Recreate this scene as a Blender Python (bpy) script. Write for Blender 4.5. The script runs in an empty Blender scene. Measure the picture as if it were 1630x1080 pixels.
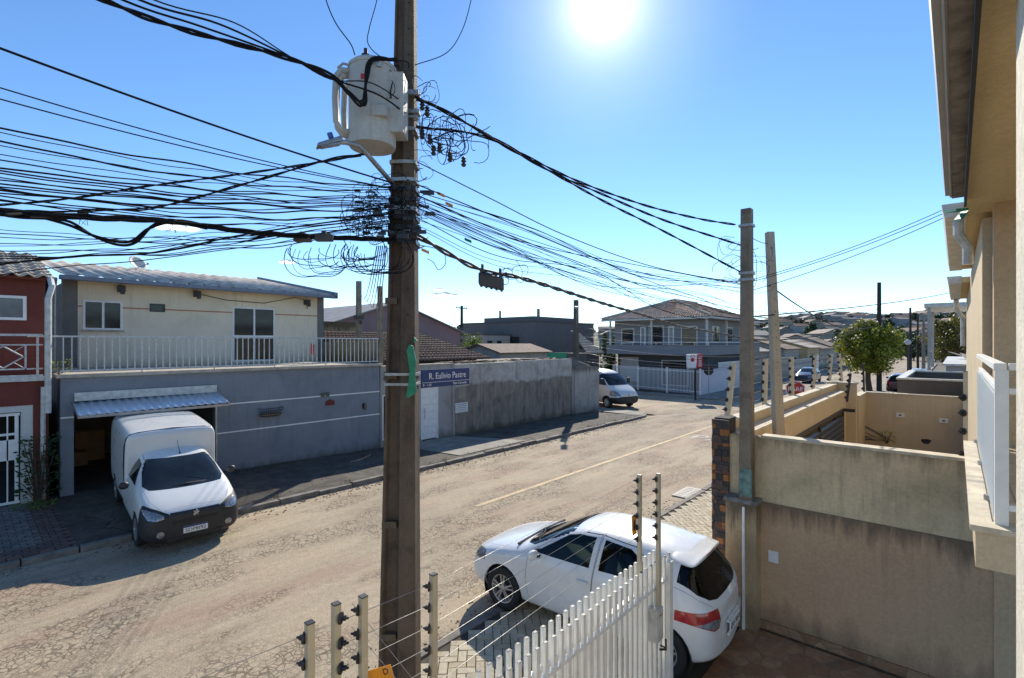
import bpy, bmesh, math, random
from mathutils import Vector, Matrix
random.seed(7)
S = bpy.context.scene
COL = S.collection
rad = math.radians
# world axes: X runs along the street, Y across it, Z up; the camera stands on a balcony at the origin, 3.9 m up
HC = 3.9
F = (0.7493, 0.6622)
R_ = (0.6622, -0.7493)
cd = bpy.data.cameras.new('camera'); cam = bpy.data.objects.new('camera', cd); COL.objects.link(cam)
cam.location = (0, 0, HC)
cam.rotation_euler = (rad(90), 0, -math.atan2(F[0], F[1]))
cd.sensor_width = 36; cd.lens = 800/1630*36; cd.shift_y = 6/1630; cd.clip_start = .05; cd.clip_end = 8000
S.camera = cam
# light
SUN_EL, SUN_VEC = rad(33.6), Vector((.868, .526, .674)).normalized()
w = bpy.data.worlds.new("World"); S.world = w; w.use_nodes = True
nt = w.node_tree; bg = nt.nodes['Background']
sky = nt.nodes.new('ShaderNodeTexSky'); sky.sky_type = 'NISHITA'; sky.sun_disc = False
sky.sun_elevation = SUN_EL
sky.sun_rotation = math.atan2(SUN_VEC.x, SUN_VEC.y)
sky.air_density = 1.0; sky.dust_density = .06; sky.ozone_density = 4.5; sky.altitude = 900
hs_ = nt.nodes.new('ShaderNodeHueSaturation'); hs_.inputs['Saturation'].default_value = 1.09; hs_.inputs['Value'].default_value = .82
nt.links.new(sky.outputs[0], hs_.inputs['Color']); nt.links.new(hs_.outputs[0], bg.inputs[0]); bg.inputs[1].default_value = .14
sl = bpy.data.lights.new('sun', 'SUN'); sun = bpy.data.objects.new('sun', sl); COL.objects.link(sun)
sl.energy = 3.5; sl.angle = rad(.55); sl.color = (1, .92, .79)
sun.rotation_euler = SUN_VEC.to_track_quat('Z', 'Y').to_euler()
S.view_settings.view_transform = 'Standard'; S.view_settings.look = 'None'
S.view_settings.exposure = .8; S.view_settings.gamma = 1
S.render.resolution_x = 1024; S.render.resolution_y = 678
S.render.engine = 'CYCLES'
try:
    S.cycles.max_bounces = 8; S.cycles.transparent_max_bounces = 16
except Exception: pass

def Pt(px, py, d):
    r = (px-815)/800*d
    return Vector((F[0]*d+R_[0]*r, F[1]*d+R_[1]*r, HC-(py-546)/800*d))
def Gp(px, py, z=0):
    return Pt(px, py, 800*(HC-z)/(py-546))
def onN(px, py, n):          # point on the plane Y = n
    return Pt(px, py, n/(F[1]+R_[1]*(px-815)/800))
def onU(px, py, u):
    return Pt(px, py, u/(F[0]+R_[0]*(px-815)/800))

# ---------------------------------------------------------------- tags
def tag(o, label=None, cat=None, group=None, kind=None):
    if label: o['label'] = label
    if cat: o['category'] = cat
    if group: o['group'] = group
    if kind: o['kind'] = kind
    return o
def empty(name, loc=(0, 0, 0), rz=0, label=None, cat=None, group=None):
    o = bpy.data.objects.new(name, None); COL.objects.link(o); o.location = loc
    o.rotation_euler = (0, 0, rz); o.empty_display_size = .2
    return tag(o, label, cat, group)
def copy_tree(o, parent=None):
    c = o.copy(); COL.objects.link(c); c.parent = parent
    for ch in [x for x in list(bpy.data.objects) if x.parent == o]: copy_tree(ch, c)
    return c

# ---------------------------------------------------------------- mesh builder
class MB:
    def __init__(s): s.v = []; s.f = []; s.m = []
    def add(s, vs, fs, mi=0):
        b = len(s.v); s.v += [tuple(x) for x in vs]
        for f in fs: s.f.append(tuple(b+i for i in f)); s.m.append(mi)
        return s
    def box(s, x0, x1, y0, y1, z0, z1, mi=0):
        vs = [(x, y, z) for z in (z0, z1) for y in (y0, y1) for x in (x0, x1)]
        return s.add(vs, [(0, 2, 3, 1), (4, 5, 7, 6), (0, 1, 5, 4), (2, 6, 7, 3), (0, 4, 6, 2), (1, 3, 7, 5)], mi)
    def hexa(s, p, mi=0):     # 4 bottom pts ccw, 4 top pts
        return s.add(p, [(3, 2, 1, 0), (4, 5, 6, 7), (0, 1, 5, 4), (1, 2, 6, 5), (2, 3, 7, 6), (3, 0, 4, 7)], mi)
    def obox(s, c, ax, ay, az, mi=0):   # centre and half-axis vectors
        c, ax, ay, az = Vector(c), Vector(ax), Vector(ay), Vector(az)
        p = [c-ax-ay-az, c+ax-ay-az, c+ax+ay-az, c-ax+ay-az, c-ax-ay+az, c+ax-ay+az, c+ax+ay+az, c-ax+ay+az]
        return s.hexa(p, mi)
    def prism(s, poly, vec, mi=0):      # planar polygon (3D) extruded by vec
        n = len(poly); vec = Vector(vec); p = [Vector(a) for a in poly]
        fs = [tuple(range(n))[::-1], tuple(range(n, 2*n))]+[(i, (i+1) % n, n+(i+1) % n, n+i) for i in range(n)]
        return s.add(p+[a+vec for a in p], fs, mi)
    def tube(s, pts, r, n=6, mi=0, cap=True):
        pts = [Vector(p) for p in pts]; rs = r if isinstance(r, (list, tuple)) else [r]*len(pts)
        b = len(s.v); up = Vector((0, 0, 1)); prev = None
        for i, p in enumerate(pts):
            t = (pts[min(i+1, len(pts)-1)]-pts[max(i-1, 0)])
            t = t.normalized() if t.length > 1e-9 else Vector((1, 0, 0))
            a = prev if prev is not None else (up if abs(t.z) < .9 else Vector((1, 0, 0)))
            a = (a-t*a.dot(t))
            a = a.normalized() if a.length > 1e-6 else t.orthogonal().normalized()
            prev = a; c = t.cross(a)
            for k in range(n):
                th = 2*math.pi*k/n; s.v.append(tuple(p+(a*math.cos(th)+c*math.sin(th))*rs[i]))
        for i in range(len(pts)-1):
            for k in range(n):
                s.f.append((b+i*n+k, b+i*n+(k+1) % n, b+(i+1)*n+(k+1) % n, b+(i+1)*n+k)); s.m.append(mi)
        if cap:
            s.f.append(tuple(b+k for k in range(n))[::-1]); s.m.append(mi)
            e = b+(len(pts)-1)*n; s.f.append(tuple(e+k for k in range(n))); s.m.append(mi)
        return s
    def cyl(s, a, b, r, n=16, mi=0, r2=None): return s.tube([a, b], [r, r if r2 is None else r2], n, mi)
    def lathe(s, prof, c=(0, 0, 0), n=20, mi=0, axis='z'):
        b = len(s.v); c = Vector(c)
        for r, h in prof:
            for k in range(n):
                th = 2*math.pi*k/n; x, y = r*math.cos(th), r*math.sin(th)
                q = (x, y, h) if axis == 'z' else ((x, h, y) if axis == 'y' else (h, x, y))
                s.v.append(tuple(c+Vector(q)))
        for i in range(len(prof)-1):
            for k in range(n):
                s.f.append((b+i*n+k, b+i*n+(k+1) % n, b+(i+1)*n+(k+1) % n, b+(i+1)*n+k)); s.m.append(mi)
        return s
    def build(s, name, mats, parent=None, smooth=False, bevel=0, fix=True):
        me = bpy.data.meshes.new(name); me.from_pydata(s.v, [], s.f)
        mats = mats if isinstance(mats, (list, tuple)) else [mats]
        for m_ in mats: me.materials.append(m_)
        me.polygons.foreach_set('material_index', s.m)
        if fix:
            bm = bmesh.new(); bm.from_mesh(me); bmesh.ops.recalc_face_normals(bm, faces=bm.faces); bm.to_mesh(me); bm.free()
        if smooth: me.polygons.foreach_set('use_smooth', [True]*len(s.f))
        me.update()
        o = bpy.data.objects.new(name, me); COL.objects.link(o)
        if parent is not None:
            o.parent = parent
        if smooth == 'auto':
            sharp(o, 40)
        if bevel:
            bv = o.modifiers.new('bevel', 'BEVEL'); bv.width = bevel; bv.segments = 2; bv.limit_method = 'ANGLE'
        return o
def sharp(o, ang):
    bm = bmesh.new(); bm.from_mesh(o.data)
    for e in bm.edges:
        e.smooth = not (len(e.link_faces) == 2 and e.calc_face_angle(0) > rad(ang))
    for f in bm.faces: f.smooth = True
    bm.to_mesh(o.data); bm.free()
def islands(o):
    """split a mesh object into one object for each loose piece, all of the same kind name"""
    bm = bmesh.new(); bm.from_mesh(o.data); bm.faces.ensure_lookup_table(); seen = {}; k = 0
    for f in bm.faces:
        if f.index in seen: continue
        st_ = [f]; seen[f.index] = k
        while st_:
            g = st_.pop()
            for e in g.edges:
                for h in e.link_faces:
                    if h.index not in seen: seen[h.index] = k; st_.append(h)
        k += 1
    if k < 2: bm.free(); return [o]
    out = []
    for i in range(k):
        c = bm.copy(); c.faces.ensure_lookup_table(); bmesh.ops.delete(c, geom=[f for f in c.faces if seen[f.index] != i], context='FACES')
        if i == 0: tgt = o; me0 = c
        else:
            tgt = o.copy(); tgt.data = o.data.copy(); COL.objects.link(tgt)
        if i: c.to_mesh(tgt.data); c.free()
        out.append(tgt)
    me0.to_mesh(o.data); me0.free(); bm.free(); return out
def text(name, s, size, loc, xdir, zdir, m, parent=None, depth=.002, align='CENTER', sx=1):
    c = bpy.data.curves.new(name, 'FONT'); c.body = s; c.size = size; c.extrude = depth; c.align_x = align; c.align_y = 'CENTER'
    t = bpy.data.objects.new('t', c); COL.objects.link(t)
    me = bpy.data.meshes.new_from_object(t); bpy.data.objects.remove(t)
    o = bpy.data.objects.new(name, me); COL.objects.link(o); me.materials.clear(); me.materials.append(m)
    x = Vector(xdir).normalized(); z = Vector(zdir).normalized(); y = z   # text up
    nrm = x.cross(y).normalized(); y = nrm.cross(x)
    M = Matrix((( x.x*sx, y.x, nrm.x, loc[0]), (x.y*sx, y.y, nrm.y, loc[1]), (x.z*sx, y.z, nrm.z, loc[2]), (0, 0, 0, 1)))
    me.transform(M)
    if parent is not None: o.parent = parent
    return o

# ---------------------------------------------------------------- materials
def newmat(name):
    m = bpy.data.materials.new(name); m.use_nodes = True; t = m.node_tree
    return m, t, t.nodes['Principled BSDF'], t.nodes.new, t.links.new
def ramp(t, fac, stops):
    r = t.nodes.new('ShaderNodeValToRGB'); el = r.color_ramp.elements
    while len(el) < len(stops): el.new(.5)
    for e, (p, c) in zip(el, stops):
        e.position = p; e.color = c if len(c) == 4 else (*c, 1)
    t.links.new(fac, r.inputs[0]); return r
def coords(t, scale=(1, 1, 1), rot=(0, 0, 0)):
    tc = t.nodes.new('ShaderNodeTexCoord'); mp = t.nodes.new('ShaderNodeMapping')
    mp.inputs['Scale'].default_value = scale; mp.inputs['Rotation'].default_value = rot
    t.links.new(tc.outputs['Object'], mp.inputs[0]); return mp.outputs[0]
def noise(t, vec, scale, detail=6, rough=.6, dist=0):
    n = t.nodes.new('ShaderNodeTexNoise'); n.inputs['Scale'].default_value = scale
    n.inputs['Detail'].default_value = detail; n.inputs['Roughness'].default_value = rough; n.inputs['Distortion'].default_value = dist
    t.links.new(vec, n.inputs['Vector']); return n.outputs['Fac']
def mixc(t, fac, a, b, mode='MIX'):
    x = t.nodes.new('ShaderNodeMix'); x.data_type = 'RGBA'; x.blend_type = mode
    for s_, v in ((0, fac), (6, a), (7, b)):
        if hasattr(v, 'links') or hasattr(v, 'is_linked'): t.links.new(v, x.inputs[s_])
        else: x.inputs[s_].default_value = v if s_ == 0 else ((*v, 1) if len(v) == 3 else v)
    return x.outputs[2]
def math_(t, op, a, b=0):
    x = t.nodes.new('ShaderNodeMath'); x.operation = op
    for i, v in enumerate((a, b)):
        if hasattr(v, 'is_linked'): t.links.new(v, x.inputs[i])
        else: x.inputs[i].default_value = v
    return x.outputs[0]
def bump(t, b, h, strength=.3, dist=.01):
    x = t.nodes.new('ShaderNodeBump'); x.inputs['Strength'].default_value = strength; x.inputs['Distance'].default_value = dist
    t.links.new(h, x.inputs['Height']); t.links.new(x.outputs[0], b.inputs['Normal'])
def dk(c, k): return tuple(x*k for x in c)
def plain(name, c, rough=.6, metal=0, var=.25, sc=3, bmp=0, bsc=60, coat=0, spec=None):
    m, t, b, N, L = newmat(name); v = coords(t)
    n = noise(t, v, sc); r = ramp(t, n, [(.3, dk(c, 1-var)), (.7, dk(c, 1+var*.5))]); L(r.outputs[0], b.inputs['Base Color'])
    b.inputs['Roughness'].default_value = rough; b.inputs['Metallic'].default_value = metal
    if coat: b.inputs['Coat Weight'].default_value = coat; b.inputs['Coat Roughness'].default_value = .06
    if spec is not None: b.inputs['Specular IOR Level'].default_value = spec
    if bmp: bump(t, b, noise(t, v, bsc, 3), bmp, .01)
    return m
def plaster(name, c, dirt=(.12, .1, .08), streak=.5, mott=.25, z0=0, zh=.5, basedirt=.6, rough=.85, sc=1.2, top=None, topz=None, bm_=.35):
    """rendered wall: mottling, vertical rain streaks, splash dirt at the foot and an optional darker stain below a ledge"""
    m, t, b, N, L = newmat(name); v = coords(t)
    n1 = noise(t, v, sc, 8, .65, .4); col = ramp(t, n1, [(.28, dk(c, 1-mott)), (.5, c), (.75, dk(c, 1+mott*.6))]).outputs[0]
    vs = coords(t, (7, 7, .35)); n2 = noise(t, vs, 1.3, 6, .7)
    f = ramp(t, n2, [(.52, (0, 0, 0)), (.75, (1, 1, 1))]).outputs[0]
    big = ramp(t, noise(t, v, .6, 3), [(.4, (0, 0, 0)), (.65, (1, 1, 1))]).outputs[0]
    k = math_(t, 'MULTIPLY', math_(t, 'MULTIPLY', f, big), streak); col = mixc(t, k, col, dirt)
    tc = N('ShaderNodeTexCoord'); sp = N('ShaderNodeSeparateXYZ'); L(tc.outputs['Object'], sp.inputs[0])
    z = sp.outputs[2]
    nz = math_(t, 'MULTIPLY', noise(t, coords(t, (3, 3, 1)), 1.5, 5), .9)
    h = math_(t, 'SUBTRACT', math_(t, 'SUBTRACT', z, z0), math_(t, 'MULTIPLY', nz, zh*2))
    kb = ramp(t, math_(t, 'MULTIPLY', h, -1/zh), [(.0, (0, 0, 0)), (1, (1, 1, 1))]).outputs[0]
    col = mixc(t, math_(t, 'MULTIPLY', kb, basedirt), col, dirt)
    if topz is not None:   # algae and soot below a coping
        h2 = math_(t, 'ADD', math_(t, 'SUBTRACT', z, topz), math_(t, 'MULTIPLY', noise(t, coords(t, (5, 5, .6)), 1.6, 6, .7), top or .7))
        kt = ramp(t, h2, [(.25, (0, 0, 0)), (.5, (1, 1, 1))]).outputs[0]
        col = mixc(t, math_(t, 'MULTIPLY', kt, .75), col, dirt)
    L(col, b.inputs['Base Color']); b.inputs['Roughness'].default_value = rough; b.inputs['Specular IOR Level'].default_value = .25
    fine = ramp(t, noise(t, v, 30, 6, .75), [(.3, (.8, .8, .8)), (.6, (1.06, 1.06, 1.06))]).outputs[0]; L(mixc(t, .8, col, fine, 'MULTIPLY'), b.inputs['Base Color'])
    bump(t, b, noise(t, v, 45, 5, .7), bm_, .008)
    return m
def corrug(name, c, c2, scale, axis=0, rough=.6, metal=0):
    m, t, b, N, L = newmat(name)
    n = noise(t, coords(t), 1.4, 8, .7); col = ramp(t, n, [(.35, c2), (.6, c)]).outputs[0]; L(col, b.inputs['Base Color'])
    b.inputs['Roughness'].default_value = .9; b.inputs['Metallic'].default_value = metal; b.inputs['Specular IOR Level'].default_value = .1
    bump(t, b, noise(t, coords(t), 40, 4), .3, .006)
    return m
def paint(name, c, rough=.25, coat=.6):
    m, t, b, N, L = newmat(name); v = coords(t); gi = N('ShaderNodeNewGeometry')
    n = noise(t, v, 2.2, 7, .65); L(mixc(t, gi.outputs['Backfacing'], ramp(t, n, [(.35, dk(c, .93)), (.65, c)]).outputs[0], (.035, .035, .038)), b.inputs['Base Color'])
    L(ramp(t, noise(t, v, 5, 6), [(.3, (rough*.8,)*3), (.7, (rough*1.4,)*3)]).outputs[0], b.inputs['Roughness'])
    b.inputs['Coat Weight'].default_value = coat; b.inputs['Coat Roughness'].default_value = .05
    return m
def glass(name, c=(.012, .016, .017), rough=.04):
    m, t, b, N, L = newmat(name); v = coords(t)
    L(ramp(t, noise(t, v, 3, 4), [(.3, dk(c, .7)), (.7, dk(c, 1.6))]).outputs[0], b.inputs['Base Color'])
    b.inputs['Roughness'].default_value = rough; b.inputs['Specular IOR Level'].default_value = .45
    return m
M = {}
M['black'] = plain('black_plastic', (.026, .026, .029), .5, var=.3, sc=9)
M['rubber'] = plain('rubber', (.02, .02, .021), .8, var=.3, sc=20)
M['cable'] = plain('cable_sheath', (.016, .016, .018), .9, spec=.15, var=.4, sc=4)
M['cable_grey'] = plain('aluminium_cable', (.08, .075, .07), .7, .1, var=.4, sc=4)
M['white'] = plain('white_paint_metal', (.84, .83, .78), .5, var=.12, sc=6)
M['dirtywhite'] = plain('weathered_white_paint', (.62, .61, .55), .55, var=.3, sc=8)
M['rustwhite'] = plain('old_white_rail', (.58, .58, .55), .6, var=.35, sc=14)
M['steel'] = plain('galvanised_steel', (.38, .38, .37), .45, .6, var=.3, sc=12)
M['darksteel'] = plain('dark_steel', (.05, .05, .052), .45, .3, var=.3, sc=10)
M['carwhite'] = paint('car_white', (.78, .78, .76), .22)
M['vanwhite'] = paint('van_white', (.74, .74, .70), .3)
M['navy'] = paint('navy_paint', (.02, .035, .07))
M['darkred'] = paint('wine_paint', (.07, .012, .016))
M['silver'] = paint('silver_paint', (.45, .46, .47))
M['glass'] = glass('car_glass')
def tinted(name):
    m, t, b, N, L = newmat(name); tp = N('ShaderNodeBsdfTransparent'); L(ramp(t, noise(t, coords(t), 1.5, 3), [(.3, (.42, .52, .46)), (.7, (.5, .62, .55))]).outputs[0], tp.inputs[0])
    gl = N('ShaderNodeBsdfGlossy'); gl.inputs['Roughness'].default_value = .03; fr = N('ShaderNodeFresnel'); fr.inputs[0].default_value = 1.5
    ms = N('ShaderNodeMixShader'); L(fr.outputs[0], ms.inputs[0]); L(tp.outputs[0], ms.inputs[1]); L(gl.outputs[0], ms.inputs[2]); L(ms.outputs[0], t.nodes['Material Output'].inputs[0]); return m
M['tinted'] = tinted('tinted_car_glass')
M['winglass'] = glass('window_glass', (.022, .024, .025), .08)
M['curtain'] = plain('curtained_glass', (.18, .19, .2), .15, var=.35, sc=2)
M['redlens'] = plain('red_lens', (.42, .012, .012), .12, var=.5, sc=12, coat=.8)
M['clearlens'] = plain('clear_lens', (.33, .34, .35), .1, .4, var=.6, sc=22, coat=1)
M['alloy'] = plain('wheel_silver', (.45, .45, .44), .35, .5, var=.2, sc=8)
M['green'] = plain('green_paint_patch', (.02, .23, .12), .6, var=.35, sc=18)
M['orange'] = plain('orange_plastic', (.75, .3, .02), .5, var=.15, sc=6)
M['blue'] = plain('sign_blue', (.018, .045, .155), .4, var=.1, sc=4)
M['signred'] = plain('sign_red', (.5, .02, .025), .4, var=.1, sc=4)
M['ink'] = plain('black_ink', (.02, .02, .02), .6, var=.1)
M['signwhite'] = plain('sign_white', (.8, .8, .8), .5, var=.05)
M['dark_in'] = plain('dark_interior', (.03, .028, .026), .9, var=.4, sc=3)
M['leaf'] = None
# ================================================================ SETTING
def asphalt():
    m, t, b, N, L = newmat('asphalt'); v = coords(t)
    base = ramp(t, noise(t, v, .35, 5, .6), [(.3, (.35, .285, .2)), (.52, (.43, .355, .25)), (.72, (.45, .35, .24))]).outputs[0]
    red = ramp(t, noise(t, coords(t, (.5, 1.4, 1)), .5, 4), [(.5, (0, 0, 0)), (.62, (1, 1, 1))]).outputs[0]
    base = mixc(t, math_(t, 'MULTIPLY', red, .55), base, (.40, .275, .2))
    gr = ramp(t, noise(t, v, 75, 4, .8), [(.3, (.3, .3, .3)), (.5, (.98, .98, .98)), (.7, (1.6, 1.55, 1.45))]).outputs[0]
    col = mixc(t, .8, base, gr, 'MULTIPLY')
    gr3 = ramp(t, noise(t, v, 38, 5, .8), [(.36, (.55, .53, .5)), (.5, (1.02, 1.02, 1.02)), (.66, (1.25, 1.22, 1.18))]).outputs[0]
    col = mixc(t, .75, col, gr3, 'MULTIPLY')
    trk = ramp(t, noise(t, coords(t, (.06, 1.3, 1)), 1.1, 5, .7), [(.38, (.78, .77, .76)), (.6, (1.06, 1.06, 1.05))]).outputs[0]
    col = mixc(t, .55, col, trk, 'MULTIPLY')
    col = mixc(t, math_(t, 'MULTIPLY', mask, .35), col, (.30, .27, .22)) if False else col
    gr2 = ramp(t, noise(t, v, 9, 6, .75), [(.32, (.7, .7, .7)), (.6, (1.08, 1.08, 1.08))]).outputs[0]
    col = mixc(t, .6, col, gr2, 'MULTIPLY')
    wn = N('ShaderNodeTexNoise'); wn.inputs['Scale'].default_value = 3.5; wn.inputs['Detail'].default_value = 6; L(v, wn.inputs['Vector'])
    wv = N('ShaderNodeVectorMath'); wv.operation = 'MULTIPLY_ADD'; L(wn.outputs['Color'], wv.inputs[0]); wv.inputs[1].default_value = (.16, .16, 0); L(v, wv.inputs[2])
    mask = ramp(t, noise(t, coords(t, (.3, 1, 1)), .6, 5, .65), [(.44, (.0, .0, .0)), (.53, (1, 1, 1))]).outputs[0]
    tot = None
    for sc, w_ in ((5.2, .045), (10.5, .09)):
        vo = N('ShaderNodeTexVoronoi'); vo.feature = 'DISTANCE_TO_EDGE'; vo.inputs['Scale'].default_value = sc; L(wv.outputs[0], vo.inputs['Vector'])
        c = ramp(t, vo.outputs['Distance'], [(.0, (1, 1, 1)), (w_*.5, (.95, .95, .95)), (w_, (0, 0, 0))]).outputs[0]
        if sc > 5:
            mk = ramp(t, noise(t, coords(t, (.4, 1, 1)), .9, 4, .6), [(.46, (0, 0, 0)), (.56, (1, 1, 1))]).outputs[0]; c = math_(t, 'MULTIPLY', c, mk)
        else: c = math_(t, 'MULTIPLY', c, mask)
        brk = ramp(t, noise(t, v, 3.3, 4), [(.36, (.35, .35, .35)), (.5, (1, 1, 1))]).outputs[0]
        c = math_(t, 'MULTIPLY', c, brk)
        tot = c if tot is None else math_(t, 'MAXIMUM', tot, c)
    col = mixc(t, math_(t, 'MULTIPLY', tot, .68), col, (.06, .045, .03))
    L(col, b.inputs['Base Color']); b.inputs['Roughness'].default_value = .88; b.inputs['Specular IOR Level'].default_value = .3
    h = noise(t, v, 75, 4, .8)
    bump(t, b, h, .35, .008)
    return m
M['asphalt'] = asphalt()
M['earth'] = plain('earth', (.16, .13, .095), .95, var=.5, sc=.6, bmp=.6, bsc=12)
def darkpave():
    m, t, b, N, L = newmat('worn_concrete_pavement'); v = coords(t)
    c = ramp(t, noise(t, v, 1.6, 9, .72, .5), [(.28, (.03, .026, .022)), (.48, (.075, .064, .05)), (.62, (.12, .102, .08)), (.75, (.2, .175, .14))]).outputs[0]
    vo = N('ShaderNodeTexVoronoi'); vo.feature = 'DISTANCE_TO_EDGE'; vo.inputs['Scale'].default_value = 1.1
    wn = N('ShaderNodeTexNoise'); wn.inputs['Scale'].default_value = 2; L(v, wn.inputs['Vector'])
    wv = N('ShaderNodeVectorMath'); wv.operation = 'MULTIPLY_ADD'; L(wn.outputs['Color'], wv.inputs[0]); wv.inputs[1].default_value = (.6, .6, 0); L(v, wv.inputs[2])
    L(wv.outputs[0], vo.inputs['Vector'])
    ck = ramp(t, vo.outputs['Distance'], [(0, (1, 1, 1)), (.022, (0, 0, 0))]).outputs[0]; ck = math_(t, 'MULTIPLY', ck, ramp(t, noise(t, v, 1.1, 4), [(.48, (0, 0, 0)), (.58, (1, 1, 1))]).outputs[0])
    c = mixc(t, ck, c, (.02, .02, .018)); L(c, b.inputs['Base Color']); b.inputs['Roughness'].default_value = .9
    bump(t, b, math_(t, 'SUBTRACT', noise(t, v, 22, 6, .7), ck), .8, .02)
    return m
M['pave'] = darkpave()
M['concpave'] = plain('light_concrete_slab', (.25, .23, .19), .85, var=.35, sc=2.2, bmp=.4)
M['kerb'] = plain('kerb_stone', (.2, .18, .155), .85, var=.5, sc=4, bmp=.6, bsc=25)
M['line'] = None
def linepaint(name, c):
    m, t, b, N, L = newmat(name); v = coords(t)
    f = ramp(t, noise(t, v, 30, 6, .8), [(.42, (0, 0, 0)), (.58, (1, 1, 1))]).outputs[0]
    f2 = ramp(t, noise(t, v, 2.5, 5, .7), [(.35, (.1, .1, .1)), (.55, (1, 1, 1))]).outputs[0]
    col = mixc(t, math_(t, 'MULTIPLY', math_(t, 'ADD', math_(t, 'MULTIPLY', f, .3), .7), f2), (.26, .215, .165), c)
    L(col, b.inputs['Base Color']); b.inputs['Roughness'].default_value = .8
    return m
M['yline'] = linepaint('yellow_road_paint', (.6, .43, .2)); M['wline'] = linepaint('white_road_paint', (.5, .47, .42))

def grid_sheet(name, x0, x1, y0, y1, nx, ny, zf, m, kind='structure', th=0):
    b = MB(); vs = []
    for j in range(ny+1):
        for i in range(nx+1):
            x = x0+(x1-x0)*i/nx; y = y0+(y1-y0)*j/ny; vs.append((x, y, zf(x, y)))
    fs = [(j*(nx+1)+i, j*(nx+1)+i+1, (j+1)*(nx+1)+i+1, (j+1)*(nx+1)+i) for j in range(ny) for i in range(nx)]
    b.add(vs, fs); o = b.build(name, m, smooth=True); tag(o, kind=kind); return o
NEARK, FARK = 5.03, 12.2
M['poleconc0'] = None
grid_sheet('ground', -900, 2600, -1400, 2200, 8, 8, lambda x, y: -.06, M['earth'])
rb = MB()
rb.box(-60, 190, NEARK, FARK, -.03, 0)
rb.build('road', M['asphalt']); tag(bpy.data.objects['road'], kind='structure')
rb = MB(); rb.box(25.6, 34.6, FARK, 120, -.03, -.001).box(25.6, 34.6, -60, NEARK, -.03, -.001)
tag(rb.build('side_road', M['asphalt']), kind='structure')
# painted markings
mb = MB(); mb.box(8.4, 23.6, 8.5, 8.64, .004, .006); tag(mb.build('yellow_centre_line', M['yline']), kind='structure')
mb = MB(); mb.box(23.6, 24.0, 5.3, 8.64, .004, .006)
tag(mb.build('white_stop_line', M['wline']), kind='structure')
tt = text('painted_road_word', 'PARE', 1.5, (20.6, 6.75, .0045), (0, -1, 0), (1, 0, 0), M['wline'], depth=.001, sx=.9); tag(tt, kind='structure')
# ---- far pavement, sloping from the kerb up to the walls
def zwall(u):      # level of the pavement along the far wall
    pts = [(-10, .42), (2, .32), (5, .26), (10.4, .10), (14, .04), (20, .02), (30, .02)]
    for (a, za), (c, zc) in zip(pts, pts[1:]):
        if u <= c: return za+(zc-za)*max(0, min(1, (u-a)/(c-a)))
    return .02
def zpave(u, n):
    k = max(0, min(1, (n-FARK-.12)/(15.6-FARK)))
    zk = .1 if not (2.0 < u < 4.8) else .05
    return zk+(zwall(u)-zk)*k + .012*math.sin(u*3.1+n*2.3)*math.sin(n*1.7-u)
b = MB(); nx, ny = 130, 12; vs = []
for j in range(ny+1):
    for i in range(nx+1):
        u = 1.6+(24.2-1.6)*i/nx; n = FARK+.14+(15.9-FARK-.14)*j/ny
        if n > 15.5 and 1.9 < u < 5.2: pass
        vs.append((u, n, zpave(u, n)))
b.add(vs, [(j*(nx+1)+i, j*(nx+1)+i+1, (j+1)*(nx+1)+i+1, (j+1)*(nx+1)+i) for j in range(ny) for i in range(nx)])
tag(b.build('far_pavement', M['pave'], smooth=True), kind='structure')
# rounded corner of the pavement, sunlit earth and concrete
b = MB(); cx, cy, r = 22.6, 14.2, 2.0
arc = [(24.2, FARK+.0)]
arc = [(24.2+1.35*math.sin(a), FARK+1.5-1.5*math.cos(a)) for a in [math.pi/2*k/8 for k in range(9)]]
poly = [(24.2, 15.9)]+arc+[(25.55, 15.9)]
b.prism([(x, y, -.02) for x, y in poly], (0, 0, .12))
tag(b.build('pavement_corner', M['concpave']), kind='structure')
mb = MB(); mb.box(25.4, 25.6, 16, 80, -.02, .1); mb.box(24.5, 25.4, 16, 80, -.02, .08); tag(mb.build('side_road_kerb', M['kerb']), kind='structure')
# concrete slab in front of the white door
b = MB(); b.add([(11.5, 12.5, .115), (15, 12.5, .115), (13.9, 15.5, .075), (11.1, 15.5, .1)], [(0, 1, 2, 3)]); tag(b.build('door_apron', M['concpave']), kind='structure')
# kerb stones
b = MB(); u = -14
while u < 24.1:
    l = random.uniform(.75, 1.05); e = min(u+l-.02, 24.2); dz = random.uniform(-.02, .015); dy = random.uniform(-.02, .02)
    if 2.0 < u < 4.4: dz -= .045
    b.box(u, e, FARK-.02+dy, FARK+.14, -.04, .115+dz); u += l
tag(b.build('far_kerb', M['kerb'], bevel=.015), kind='structure')
b = MB(); u = -10
while u < 25:
    l = random.uniform(.9, 1.1); b.box(u, u+l-.015, NEARK-.12, NEARK+random.uniform(-.01, .015), -.04, .045+random.uniform(-.01, .01)); u += l
tag(b.build('near_kerb', M['kerb'], bevel=.01), kind='structure')

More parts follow.
